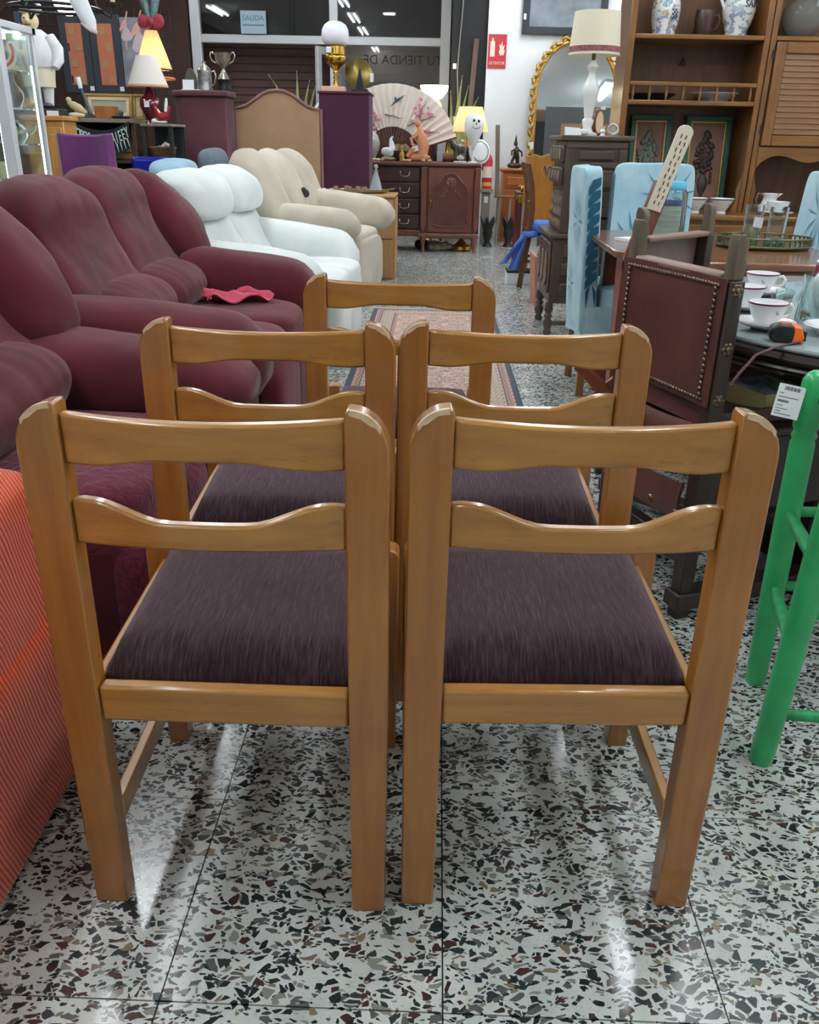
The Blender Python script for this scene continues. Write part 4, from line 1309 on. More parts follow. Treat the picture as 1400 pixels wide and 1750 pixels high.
# clear box with ribbed white stack
wb = thing('clear_canister', 'clear plastic canister with a pale blue lid and ribbed white contents on the brown table', 'canister', (0.955, 3.74, TZ))
MB().lathe([(0.0, 0.0), (0.070, 0.0), (0.074, 0.006), (0.070, 0.19), (0.055, 0.215), (0.052, 0.215), (0.067, 0.188), (0.071, 0.008), (0.0, 0.004)], 28).build('wall', M_clear, wb, smooth=50)
MB().lathe([(0.0, 0.205), (0.058, 0.205), (0.060, 0.210), (0.060, 0.232), (0.056, 0.238), (0.0, 0.238)], 28).build('lid', mat('lid_blue', (96, 190, 226), 0.35), wb, smooth=50)
cs_ = thing('cup_stack', 'stack of ribbed white cups under a dark blue band inside the clear canister', 'cups', (0.955, 3.74, TZ + 0.005))
for k in range(8):
    MB().lathe([(0.0, 0.0), (0.046, 0.0), (0.051, 0.012), (0.053, 0.015), (0.048, 0.0175), (0.0, 0.0175)], 22).build('cup', mat('cup_white', (196, 214, 204), 0.4) if k == 0 else bpy.data.materials['cup_white'], cs_, smooth=50, loc=(0, 0, k * 0.0178))
MB().lathe([(0.0, 0.0), (0.053, 0.0), (0.055, 0.018), (0.0, 0.018)], 22).build('blue_band', mat('band_blue', (36, 66, 138), 0.4), cs_, smooth=50, loc=(0, 0, 0.1424))

# ---------------------------------------------------------------- wooden wall unit
M_oakx = wood('honey_oak_x', (98, 62, 24), (138, 92, 38), 'x', 0.38, 0.25)
M_oakz = wood('honey_oak_z', (94, 60, 24), (134, 88, 36), 'z', 0.34, 0.5)
M_oakb = wood('oak_back', (78, 48, 24), (104, 68, 36), 'z', 0.5, 0.1)
wu = thing('wall_unit', 'large honey oak wall unit with open shelves, spindle rail and louvred door', 'wall unit', (1.19, 6.0, 0))
UX = 2.3
DEP = 0.36
HT = 2.5
wpart = lambda n, a, b, c, d, e, f, m, bev=0.004: MB().bx(a, b, c, d, e, f).build(n, m, wu, bev=bev)
wpart('side_panel', -0.04, 0.0, 0.0, DEP, 0.62, HT, M_oakz)
wpart('back_panel', 0.0, UX, DEP - 0.02, DEP, 0.62, HT, M_oakb)
wpart('stile', 0.79, 0.825, 0.0, DEP, 0.62, HT, M_oakz)
wpart('stile', 0.83, 0.865, 0.0, DEP, 0.62, HT, M_oakz)
wpart('side_panel', UX - 0.04, UX, 0.0, DEP, 0.62, HT, M_oakz)
wpart('shelf', 0.0, 0.79, 0.0, DEP - 0.02, 1.722, 1.748, M_oakx)
wpart('shelf', 0.0, 0.79, 0.0, DEP - 0.02, 1.355, 1.382, M_oakx)
wpart('gallery_rail', 0.0, 0.79, 0.0, 0.022, 1.462, 1.486, M_oakx)
wpart('shelf', 0.865, UX - 0.04, 0.0, DEP - 0.02, 1.722, 1.748, M_oakx)
wpart('shelf', 0.865, UX - 0.04, 0.0, DEP - 0.02, 1.10, 1.125, M_oakx)
wpart('top_board', -0.05, UX + 0.01, -0.02, DEP, HT, HT + 0.04, M_oakx)
# base with a deeper counter
wpart('counter', -0.05, UX, -0.28, DEP, 0.690, 0.722, M_oakx, 0.008)
wpart('base', -0.03, UX - 0.02, -0.24, DEP, 0.06, 0.690, M_oakz)
wpart('plinth', 0.0, UX - 0.05, -0.20, DEP, 0.0, 0.06, M_oakx)
for k in range(4):
    x0 = 0.02 + k * 0.55
    MB().bx(x0, x0 + 0.51, -0.262, -0.24, 0.50, 0.665).build('drawer_front', M_oakx, wu, bev=0.008)
    d = MB().bx(x0, x0 + 0.51, -0.262, -0.24, 0.09, 0.48).build('cupboard_door', M_oakz, wu, bev=0.008)
    MB().bx(x0 + 0.07, x0 + 0.44, -0.272, -0.262, 0.15, 0.42).build('raised_panel', M_oakz, d, bev=0.009)
# spindles of the gallery
spm = MB().lathe([(0.007, 0.0), (0.009, 0.006), (0.006, 0.014), (0.010, 0.026), (0.012, 0.036), (0.007, 0.046), (0.009, 0.054), (0.005, 0.062), (0.008, 0.070), (0.006, 0.080)], 12).mesh('spindle', M_oakz, 50)
for k in range(8):
    o = bpy.data.objects.new('spindle', spm)
    COL.objects.link(o)
    o.parent = wu
    o.location = (0.025 + k * 0.105, 0.011, 1.382)
# louvred door
ld = MB().bx(0.868, 0.93, -0.022, 0.0, 1.13, 1.716).build('louvred_door', M_oakz, wu, bev=0.005)
MB().bx(1.50, 1.562, -0.022, 0.0, 1.13, 1.716).build('door_stile', M_oakz, ld, bev=0.005)
MB().bx(0.93, 1.50, -0.022, 0.0, 1.652, 1.716).build('door_rail', M_oakx, ld, bev=0.005)
MB().bx(0.93, 1.50, -0.022, 0.0, 1.13, 1.192).build('door_rail', M_oakx, ld, bev=0.005)
lv = MB().box((0, 0, 0), (0.566, 0.008, 0.031), T(rx=R_(-12))).mesh('louvre_slat', M_oakx, 0)
for k in range(14):
    o = bpy.data.objects.new('louvre_slat', lv)
    COL.objects.link(o)
    o.parent = ld
    o.location = (1.215, -0.010, 1.212 + k * 0.0325)
M_iron = mat('dark_iron', (46, 46, 50), 0.45, metal=0.7)
for z in (1.20, 1.62):
    MB().bx(0.852, 0.868, -0.012, -0.004, z, z + 0.05).build('hinge', M_iron, wu)
# scalloped valance over the lower niche
def sc(x):
    return 1.052 + 0.02 * math.sin((x - 0.9) * 16) - 0.03 * max(0, 1 - (x - 0.865) / 0.09)
pts = [(0.865, 1.125), (0.865, 0.99)] + [(0.865 + 0.03 + i * 0.0487, sc(0.865 + 0.03 + i * 0.0487)) for i in range(28)] + [(UX - 0.04, 1.0), (UX - 0.04, 1.125)]
MB().prism(pts, -0.004, 0.016).build('valance', M_oakx, wu, bev=0.003)
for (x0, s) in ((0.79, -1), (0.865, 1)):
    MB().prism([(x0, 0.722), (x0 + s * 0.05, 0.722), (x0 + s * 0.02, 0.80), (x0 + s * 0.03, 0.86), (x0 + s * 0.006, 0.93), (x0, 0.99)][::s], -0.002, 0.02).build('bracket', M_oakz, wu, bev=0.003)

# pottery on the shelves
def delft(name, rgb=(222, 224, 220), c1=(70, 104, 168), c2=(176, 140, 74), sc_=16):
    m = mat(name, rgb, 0.15, coat=0.5)
    t = NT(m)
    a = t.noise(t.coords('Object'), sc_, 2)
    b = t.noise(t.coords('Object', (1, 1, 1.2)), sc_ * 2.1, 2)
    c = t.noise(t.coords('Object', (1.3, 1, 0.8)), sc_ * 0.9, 1)
    col = t.mix(t.math('MULTIPLY', t.math('GREATER_THAN', b, 0.56), 0.75), lin(rgb), lin(c1))
    col = t.mix(t.math('MULTIPLY', t.math('GREATER_THAN', a, 0.62), 0.8), col, lin(c2))
    col = t.mix(t.math('MULTIPLY', t.math('GREATER_THAN', c, 0.64), 0.7), col, lin((104, 140, 170)))
    t.link(col, t.b.inputs['Base Color'])
    return m
S1 = 1.7485
j = thing('painted_jar', 'tall white pharmacy jar painted in blue and ochre on the top shelf', 'jar', (1.395, 6.16, S1))
MB().lathe([(0.0, 0.0), (0.072, 0.0), (0.075, 0.008), (0.070, 0.03), (0.084, 0.08), (0.088, 0.14), (0.083, 0.19), (0.064, 0.225), (0.060, 0.25), (0.066, 0.258), (0.055, 0.258), (0.05, 0.22), (0.0, 0.21)], 36).build('body', delft('delft_jar'), j, smooth=60)
ck = MB()
for a in range(4):
    for b in range(5):
        if (a + b) % 2 == 0:
            w_ = -1.35 + a * 0.13
            r_ = 0.0895
            z_ = 0.085 + b * 0.012
            ck.add([(r_ * math.cos(w_), r_ * math.sin(w_), z_), (r_ * math.cos(w_ + 0.13), r_ * math.sin(w_ + 0.13), z_), (r_ * math.cos(w_ + 0.13), r_ * math.sin(w_ + 0.13), z_ + 0.012), (r_ * math.cos(w_), r_ * math.sin(w_), z_ + 0.012)], [(0, 1, 2, 3)])
ck.build('checker_emblem', mat('emblem_dark', (40, 44, 60), 0.3), j, smooth=0)
g = thing('brown_mug', 'dark brown glazed mug between the painted jar and the painted jug', 'mug', (1.635, 6.14, S1), R_(-10))
MB().lathe([(0.0, 0.0), (0.056, 0.0), (0.060, 0.006), (0.056, 0.06), (0.060, 0.10), (0.055, 0.145), (0.050, 0.145), (0.052, 0.10), (0.05, 0.01), (0.0, 0.01)], 30).build('body', mat('brown_glaze', (52, 30, 22), 0.25, coat=0.2), g, smooth=60)
MB().tube([(0.055, 0, 0.115), (0.08, 0, 0.12), (0.09, 0, 0.085), (0.078, 0, 0.045), (0.056, 0, 0.035)], 0.008, 10).build('handle', mat('brown_glaze_handle', (52, 30, 22), 0.25, coat=0.2), g, smooth=60)
j = thing('painted_jug', 'white jug painted with blue birds and lettering on the top shelf', 'jug', (1.845, 6.16, S1))
MB().lathe([(0.0, 0.0), (0.064, 0.0), (0.068, 0.008), (0.066, 0.03), (0.092, 0.10), (0.102, 0.15), (0.092, 0.20), (0.064, 0.235), (0.060, 0.26), (0.072, 0.285), (0.062, 0.285), (0.05, 0.25), (0.0, 0.23)], 36).build('body', delft('delft_jug', c1=(92, 116, 156), c2=(150, 160, 176), sc_=13), j, smooth=60)
MB().tube([(-0.072, -0.01, 0.265), (-0.115, -0.02, 0.26), (-0.125, -0.02, 0.21), (-0.092, -0.015, 0.15)], 0.010, 10).build('handle', M_porc, j, smooth=60)
text_mesh('SAN', 0.055, mat('jug_ink', (40, 44, 60), 0.3), j, 'lettering', (0.045, -0.104, 0.172), (R_(84), 0, R_(24)), 0.002)
gv = thing('round_vase', 'round smoky glass vase with a white tag above the louvred door', 'vase', (2.24, 6.14, S1))
MB().lathe([(0.0, 0.004), (0.06, 0.0), (0.10, 0.04), (0.128, 0.10), (0.122, 0.16), (0.085, 0.205), (0.05, 0.222), (0.056, 0.24), (0.050, 0.24), (0.044, 0.222), (0.08, 0.20), (0.116, 0.158), (0.122, 0.10), (0.095, 0.045), (0.055, 0.008), (0.0, 0.008)], 36).build('body', mat('smoky_glass', (226, 230, 228), 0.0, trans=0.9, ior=1.25), gv, smooth=60)
MB().box((0.01, -0.075, 0.205), (0.035, 0.003, 0.06), T(ry=R_(16))).build('paper_tag', M_paper, gv)
S2 = 1.3825
pl = MB().lathe([(0.0, 0.004), (0.09, 0.0), (0.10, 0.006), (0.155, 0.04), (0.152, 0.044), (0.095, 0.012), (0.0, 0.01)], 36).build('dark_dish', mat('pewter_dark', (58, 52, 56), 0.35, metal=0.4), smooth=60, loc=(1.37, 6.18, S2))
tag(pl, 'dark shallow dish behind the spindle rail', 'dish')
pl = MB().lathe([(0.0, 0.004), (0.085, 0.0), (0.09, 0.012), (0.11, 0.02), (0.15, 0.05), (0.146, 0.053), (0.10, 0.026), (0.0, 0.02)], 36).build('white_dish', mat('grey_china', (186, 190, 190), 0.25, coat=0.3), smooth=60, loc=(1.775, 6.18, S2))
tag(pl, 'pale grey footed dish behind the spindle rail', 'dish')
orn = thing('glass_ornament', 'small hanging silver bell ornament inside the middle shelf opening', 'ornament', (1.575, 6.30, 1.60))
MB().tube([(0, 0, 0.04), (-0.02, 0, 0.085), (0, 0, 0.10), (0.02, 0, 0.085), (0, 0, 0.04)], 0.0025, 6).build('ribbon', M_clear, orn)
MB().lathe([(0.0, 0.045), (0.008, 0.04), (0.014, 0.015), (0.024, 0.0), (0.020, 0.0), (0.0, 0.03)], 16).build('bell', mat('silver', (170, 176, 178), 0.2, metal=0.9), orn, smooth=60)
MB().cyl((0, 0, 0.10), (0, 0.03, 0.11), 0.0015, 6).build('hook', M_iron, orn)
# two framed reliefs of urns
M_gframe = mat('frame_green', (38, 82, 66), 0.5)
M_gilt = mat('gilt_edge', (164, 142, 84), 0.4, metal=0.4, var=0.3, var_scale=90)
M_rback = mat('relief_ground', (122, 88, 74), 0.7, var=0.15, var_scale=6)
M_relief = mat('relief_bronze', (62, 52, 46), 0.45, metal=0.3)
M_relief2 = mat('relief_verdigris', (92, 104, 92), 0.5, metal=0.2)
def relief(label, loc, w, h, m, urn=True):
    t = thing('framed_relief', label, 'picture', loc, 0)
    t.rotation_euler = (R_(-7), 0, 0)
    b = 0.032
    MB().bx(-w / 2, w / 2, 0.0, 0.012, 0, h).build('ground', M_rback, t)
    for (a, c, d, e) in ((-w / 2, w / 2, h - b, h), (-w / 2, w / 2, 0, b), (-w / 2, -w / 2 + b, b, h - b), (w / 2 - b, w / 2, b, h - b)):
        MB().bx(a, c, -0.022, 0.0, d, e).build('frame_bar', M_gframe, t, bev=0.004)
    i = b + 0.012
    for (a, c, d, e) in ((-w / 2 + b, w / 2 - b, h - i, h - b), (-w / 2 + b, w / 2 - b, b, i), (-w / 2 + b, -w / 2 + i, i, h - i), (w / 2 - i, w / 2 - b, i, h - i)):
        MB().bx(a, c, -0.014, 0.0, d, e).build('gilt_slip', M_gilt, t, bev=0.002)
    z0 = h * 0.10
    ur = MB().lathe([(0.0, 0), (0.035, 0.0), (0.036, 0.008), (0.012, 0.014), (0.010, 0.03), (0.028, 0.07), (0.036, 0.11), (0.03, 0.14), (0.016, 0.155), (0.012, 0.17), (0.022, 0.185), (0.0, 0.185)], 20, Matrix.Translation((0, 0, z0)) @ Matrix.Diagonal((1, 0.4, 1, 1)))
    ur.build('urn', M_relief, t, smooth=50)
    fl = MB()
    random.seed(int(w * 1000) + len(label))
    top = h * 0.82
    zb = z0 + 0.18
    for k in range(40):
        q = k / 39
        z = zb + (top - zb) * q
        ww = 0.066 * math.sin(PI * min(1, 0.12 + q * 0.9)) + 0.006
        x = random.uniform(-ww, ww)
        fl.ball((x, -0.004, z), (random.uniform(0.014, 0.021), 0.010, random.uniform(0.014, 0.022)), 8, 5)
    for s in (-1, 1):
        for k in range(4):
            fl.ball((s * 0.05, -0.003, zb - 0.01 - k * 0.018), (0.009, 0.007, 0.013), 8, 5)
    fl.ball((0, 0.0, (zb + top) / 2 - 0.02), (0.045, 0.008, (top - zb) * 0.42), 14, 8)
    fr_ = fl.build('flower_relief', m, t, smooth=60)
    fr_['kind'] = 'stuff'
CT = 0.7225
relief('green and gilt framed urn relief, verdigris flowers, behind the blue chair', (1.42, 6.24, CT), 0.27, 0.585, M_relief2)
relief('green and gilt framed urn relief with dark bronze flowers, nearest the louvred door', (1.795, 6.22, CT), 0.30, 0.585, M_relief)
# china on the counter
def bowl(label, loc):
    t = thing('footed_bowl', label, 'bowl', loc, 0, 'small footed china bowls')
    vs = []
    MB().lathe([(0.0, 0.006), (0.034, 0.0), (0.036, 0.008), (0.030, 0.016), (0.044, 0.034), (0.066, 0.070), (0.080, 0.094), (0.076, 0.094), (0.06, 0.066), (0.036, 0.03), (0.0, 0.022)], 32).build('body', M_flow, t, smooth=60)
    MB().lathe([(0.066, 0.074), (0.077, 0.0905), (0.0785, 0.0905), (0.0675, 0.074)], 32).build('rim_band', mat('rim_green', (96, 120, 108), 0.3) if 'rim_green' not in bpy.data.materials else bpy.data.materials['rim_green'], t, smooth=60)
bowl('white footed china bowl right by the clear canister', (1.66, 5.86, CT))
bowl('white footed china bowl between the other bowl and the tumblers', (1.83, 5.86, CT))
cr = thing('creamer', 'small white china creamer with a curled handle standing in the niche', 'creamer', (2.165, 5.95, CT))
MB().lathe([(0.0, 0.004), (0.034, 0.0), (0.036, 0.006), (0.050, 0.03), (0.054, 0.055), (0.044, 0.085), (0.042, 0.10), (0.056, 0.125), (0.050, 0.125), (0.036, 0.10), (0.0, 0.09)], 28).build('body', M_flow, cr, smooth=60)
MB().tube([(-0.045, 0, 0.11), (-0.08, 0, 0.125), (-0.09, 0, 0.08), (-0.07, 0, 0.045), (-0.05, 0, 0.04)], 0.006, 8).build('handle', mat('bronze_handle', (120, 92, 62), 0.4), cr, smooth=60)
MB().prism([(0.03, 0.09), (0.075, 0.128), (0.045, 0.124)], -0.018, 0.018).build('spout', M_porc, cr, bev=0.004)
cp = thing('sugar_bowl', 'white china bowl with pink flowers on a saucer in front of the creamer', 'bowl', (2.17, 5.80, CT))
MB().lathe([(0.0, 0.003), (0.04, 0.0), (0.07, 0.012), (0.098, 0.022), (0.096, 0.025), (0.05, 0.012), (0.0, 0.012)], 32).build('saucer', M_porc, cp, smooth=60)
MB().lathe([(0.0, 0.012), (0.03, 0.012), (0.055, 0.035), (0.066, 0.07), (0.07, 0.085), (0.066, 0.085), (0.05, 0.04), (0.0, 0.024)], 32).build('bowl', M_flow, cp, smooth=60)
# ---------------------------------------------------------------- dark carved cabinet and the lamp on it
M_ck = wood('smoked_oak', (50, 40, 32), (78, 62, 50), 'z', 0.45, 0.15)
M_ckx = wood('smoked_oak_x', (50, 40, 32), (84, 68, 56), 'x', 0.45, 0.15)
M_cks = mat('carved_edge', (104, 88, 74), 0.5, var=0.3, var_scale=30)
dc = thing('carved_cabinet', 'tall dark carved cabinet with twisted columns, white table lamp on top', 'cabinet', (0.745, 5.42, 0))
CWD, CDP = 0.36, 0.56     # width over the side that faces us, depth of the carved front
part = lambda n, a, b, c, d, e, f, m=M_ck, bev=0.005, par=None: MB().bx(a, b, c, d, e, f).build(n, m, par or dc, bev=bev)
part('top_board', -0.035, CWD + 0.03, -0.03, CDP + 0.03, 1.135, 1.165, M_ckx, 0.008)
part('upper_body', 0.01, CWD, 0.0, CDP, 0.86, 1.135)
part('side_frame', 0.0, CWD, -0.012, 0.0, 1.095, 1.135, M_ckx)
part('side_frame', 0.0, 0.05, -0.012, 0.0, 0.62, 1.095)
part('side_frame', CWD - 0.05, CWD, -0.012, 0.0, 0.62, 1.095)
part('side_frame', 0.05, CWD - 0.05, -0.012, 0.0, 0.99, 1.02, M_ckx)
part('raised_panel', 0.075, CWD - 0.075, -0.016, 0.0, 1.032, 1.085, M_ckx, 0.012)
part('raised_panel', 0.075, CWD - 0.075, -0.016, 0.0, 0.88, 0.978, M_ckx, 0.014)
# carved drawer blocks of the front (facing the aisle)
for k in range(4):
    y0 = 0.02 + k * 0.133
    for z0 in (0.895, 1.015):
        d = part('drawer_block', -0.02, 0.01, y0, y0 + 0.12, z0, z0 + 0.095, M_ck, 0.010)
        MB().bx(-0.028, -0.02, y0 + 0.02, y0 + 0.10, z0 + 0.02, z0 + 0.075).build('carved_face', M_cks, d, bev=0.01)
part('arcade_back', 0.20, CWD, 0.0, CDP, 0.60, 0.86, M_ck)
tw = []
for i in range(25):
    q = i / 24
    tw.append((0.020 + 0.010 * abs(math.sin(q * PI * 3.5)), 0.62 + 0.235 * q))
colm = MB().lathe(tw, 14).mesh('turned_column', M_cks, 60)
for (x, y) in ((0.03, 0.03), (0.03, 0.20), (0.03, 0.36), (0.03, 0.53), (CWD - 0.05, 0.02)):
    o = bpy.data.objects.new('turned_column', colm)
    COL.objects.link(o)
    o.parent = dc
    o.location = (x, y, 0)
part('arcade_rail', 0.0, CWD, 0.0, CDP, 0.70, 0.722, M_ck)
part('ledge', -0.06, CWD + 0.02, -0.02, CDP + 0.02, 0.590, 0.618, M_ckx, 0.008)
part('lower_body', -0.03, CWD, 0.0, CDP, 0.20, 0.590)
for z0 in (0.25, 0.37, 0.48):
    part('raised_panel', 0.03, CWD - 0.06, -0.014, 0.0, z0, z0 + 0.075, M_ckx, 0.012)
for k in range(3):
    y0 = 0.015 + k * 0.18
    d = part('door_block', -0.048, -0.03, y0, y0 + 0.17, 0.26, 0.56, M_ck, 0.014)
    MB().prism(loop([(y0 + 0.03, 0.30), (y0 + 0.14, 0.30), (y0 + 0.15, 0.42), (y0 + 0.085, 0.53), (y0 + 0.02, 0.42)], 2), -0.058, -0.048, 'yz').build('carved_face', M_cks, d, bev=0.008)
lg = [(0.022, 0.0), (0.026, 0.02), (0.018, 0.035), (0.030, 0.06), (0.032, 0.08), (0.018, 0.10), (0.026, 0.12), (0.016, 0.135), (0.028, 0.155), (0.024, 0.20)]
legm = MB().lathe(lg, 14).mesh('leg', M_ck, 60)
for (x, y) in ((-0.02, 0.03), (-0.02, CDP - 0.03), (CWD - 0.03, 0.03), (CWD - 0.03, CDP - 0.03)):
    o = bpy.data.objects.new('leg', legm)
    COL.objects.link(o)
    o.parent = dc
    o.location = (x, y, 0)
part('low_stretcher', -0.03, CWD, 0.02, 0.05, 0.06, 0.085, M_ckx)

M_shade = mat('lamp_shade_cream', (228, 220, 196), 0.85, trans=0.0)
M_onyx = mat('white_marble', (226, 228, 226), 0.25, coat=0.3)
CTZ = 1.1655
lp = thing('table_lamp', 'white turned marble table lamp with a cream shade on the carved cabinet', 'lamp', (0.888, 5.62, CTZ))
MB().lathe([(0.0, 0.0), (0.062, 0.0), (0.062, 0.012), (0.034, 0.022), (0.026, 0.045), (0.034, 0.07), (0.034, 0.085), (0.024, 0.095), (0.032, 0.15), (0.048, 0.215), (0.052, 0.245), (0.038, 0.28), (0.022, 0.32), (0.020, 0.345), (0.034, 0.36), (0.034, 0.372), (0.020, 0.384), (0.018, 0.40), (0.0, 0.402)], 30).build('base', M_onyx, lp, smooth=50)
MB().cyl((0, 0, 0.40), (0, 0, 0.47), 0.011, 12).build('socket', mat('socket_brass', (96, 88, 62), 0.4, metal=0.7), lp)
shd = MB().lathe([(0.148, 0.425), (0.130, 0.645), (0.127, 0.645), (0.145, 0.425)], 48).build('shade', M_shade, lp, smooth=60)
MB().lathe([(0.1478, 0.439), (0.1455, 0.468), (0.1475, 0.468), (0.1498, 0.439)], 48).build('trim_band', mat('trim_maroon', (96, 34, 44), 0.8, rgb2=(160, 108, 106), var_scale=60), shd, smooth=60)
sp_ = MB()
for k in range(3):
    a = 2 * PI * k / 3
    sp_.cyl((0, 0, 0.63), (0.128 * math.cos(a), 0.128 * math.sin(a), 0.64), 0.002, 6)
sp_.cyl((0, 0, 0.46), (0, 0, 0.63), 0.003, 6)
sp_.build('shade_carrier', M_iron, lp)
ck_ = thing('mantel_clock', 'small wooden oval clock behind the marble lamp', 'clock', (0.955, 5.70, CTZ))
MB().prism([(0.045 * math.cos(2 * PI * k / 20), 0.075 + 0.075 * math.sin(2 * PI * k / 20)) for k in range(20)], -0.02, 0.02).build('case', mat('clock_wood', (96, 58, 38), 0.4), ck_, bev=0.004, rot=(0, 0, R_(40)))
MB().prism([(0.034 * math.cos(2 * PI * k / 20), 0.075 + 0.06 * math.sin(2 * PI * k / 20)) for k in range(20)], -0.023, -0.02).build('face', mat('clock_face', (224, 196, 160), 0.5), ck_, rot=(0, 0, R_(40)))
MB().box((0.03, 0, 0.155), (0.03, 0.004, 0.02)).build('paper_tag', M_paper, ck_)
pp = MB().lathe([(0.0, 0.0), (0.018, 0.0), (0.010, 0.012), (0.016, 0.024), (0.010, 0.036), (0.016, 0.048), (0.0, 0.05)], 16).build('salt_pot', M_porc, smooth=50, loc=(0.965, 5.52, CTZ))
tag(pp, 'tiny white stacked pot beside the clock on the carved cabinet', 'pot')
sc_ = thing('skein', 'small tangled grey cord bundle at the edge of the carved cabinet', 'cord', (1.03, 5.55, CTZ))
for k in range(3):
    MB().tube([(0.03 * math.cos(a) * (1 - 0.12 * k), 0.006 * k + 0.01 * math.sin(2 * a + k), 0.036 + 0.03 * math.sin(a) * (1 - 0.1 * k)) for a in [2 * PI * q / 18 for q in range(18)]], 0.005, 8, closed=True).build('coil', mat('cord_grey', (190, 194, 188), 0.7) if k == 0 else bpy.data.materials['cord_grey'], sc_, smooth=60)
cd = MB().prism([(-0.05, 0), (0.05, 0), (0.04, 0.04), (-0.05, 0.045)], -0.003, 0.003).build('paper_card', M_paper, bev=0.0, loc=(0.79, 5.50, CTZ), rot=(R_(-14), 0, R_(8)))
tag(cd, 'white folded paper card on the front corner of the carved cabinet', 'card')
cl2 = MB().pillow((0, 0, 0.018), (0.11, 0.07, 0.036), 0.7, 10, wr=0.008, ws=20).build('white_cloth', mat('white_rag', (216, 220, 220), 0.9), smooth=70, loc=(0.835, 5.56, CTZ))
tag(cl2, 'crumpled white cloth at the foot of the marble lamp', 'cloth')
def glow_shade(name, rgb, tr=0.75):
    """thin shade: light from the bulb inside comes through it"""
    m = mat(name, rgb, 0.9)
    t = NT(m)
    tl_ = t.n('ShaderNodeBsdfTranslucent')
    tl_.inputs['Color'].default_value = lin(rgb)
    mx = t.n('ShaderNodeMixShader')
    mx.inputs[0].default_value = tr
    t.link(t.b.outputs[0], mx.inputs[1])
    t.link(tl_.outputs[0], mx.inputs[2])
    t.link(mx.outputs[0], t.nt.nodes['Material Output'].inputs['Surface'])
    return m
M_bulbw = mat('bulb_warm', (255, 240, 200), emit=(255, 228, 190), emit_s=75.0)
# ---------------------------------------------------------------- wooden chest with tray and decanter behind the beige recliner
M_pine = wood('light_board', (166, 124, 82), (190, 148, 102), 'z', 0.5, 0.1)
cb = thing('drawer_chest', 'light wood two-drawer chest beside the beige recliner, tray on top', 'chest', (-0.68, 7.78, 0))
MB().bx(-0.32, 0.315, -0.18, 0.35, 0.0, 0.672).build('carcass', M_pine, cb, bev=0.004)
MB().bx(-0.335, 0.33, -0.20, 0.36, 0.672, 0.690).build('top', M_pine, cb, bev=0.004)
for z0, z1 in ((0.02, 0.335), (0.345, 0.66)):
    MB().bx(-0.315, 0.31, -0.198, -0.18, z0, z1).build('drawer_front', M_pine, cb, bev=0.003)
    MB().bx(0.315, 0.330, -0.17, 0.34, z0, z1).build('side_panel', M_pine, cb, bev=0.003)
tz = 0.6905
ty = thing('oval_tray', 'olive glass tray with decanter and small cups on the light wood chest', 'tray', (-0.69, 7.93, tz))
MB().lathe([(0.0, 0.004), (0.9, 0.004), (0.98, 0.012), (1.0, 0.03), (0.985, 0.03), (0.95, 0.014), (0.0, 0.010)], 40, Matrix.Diagonal((0.27, 0.15, 1, 1))).build('dish', mat('olive_tray', (112, 106, 66), 0.2, coat=0.3), ty, smooth=40)
MB().tube([(0.25, 0, 0.028), (0.29, 0.0, 0.036), (0.31, 0.03, 0.036), (0.30, 0.06, 0.034), (0.26, 0.05, 0.028)], 0.006, 8).build('handle', mat('olive_tray_handle', (112, 106, 66), 0.2), ty)
dcn = thing('decanter', 'cut crystal cone decanter with a ball stopper on the olive tray', 'decanter', (-0.535, 7.90, tz + 0.012))
MB().lathe([(0.0, 0.004), (0.058, 0.0), (0.062, 0.01), (0.048, 0.06), (0.032, 0.11), (0.019, 0.15), (0.016, 0.165), (0.024, 0.172), (0.018, 0.175), (0.0, 0.17)], 12).build('body', mat('cut_crystal', (206, 214, 222), 0.06, trans=0.6, ior=1.5, metal=0.2), dcn, smooth=0)
MB().ball((0, 0, 0.205), 0.02, 10, 6).cyl((0, 0, 0.17), (0, 0, 0.19), 0.008, 8).build('stopper', mat('crystal_stop', (216, 220, 226), 0.08, trans=0.6), dcn, smooth=0)
M_pinkg = mat('pink_glass', (206, 176, 176), 0.1, trans=0.5, ior=1.4)
for k, (x, y) in enumerate(((-0.885, 7.90), (-0.80, 7.96), (-0.765, 7.87), (-0.69, 7.91), (-0.63, 7.86))):
    o = MB().lathe([(0.0, 0.004), (0.014, 0.0), (0.016, 0.004), (0.022, 0.042), (0.0205, 0.042), (0.014, 0.008), (0.0, 0.008)], 16).build('shot_cup', M_pinkg, smooth=60, loc=(x, y, tz + 0.012))
    tag(o, 'tiny pale pink glass cup on the olive tray, ' + ('leftmost of the row', 'second from the left, at the back', 'third from the left', 'fourth from the left', 'nearest the decanter')[k], 'cup', 'small cups on the olive tray')
fg = MB().ball((0, 0, 0.02), (0.025, 0.018, 0.02), 10, 6).ball((0.02, 0, 0.03), (0.014, 0.012, 0.014), 8, 6).ball((-0.025, 0, 0.014), (0.015, 0.01, 0.01), 8, 6).build('figurine', mat('pink_china', (206, 172, 166), 0.4), smooth=60, loc=(-0.985, 7.75, tz))
tag(fg, 'tiny pinkish china figurine at the edge of the light wood chest', 'figurine')

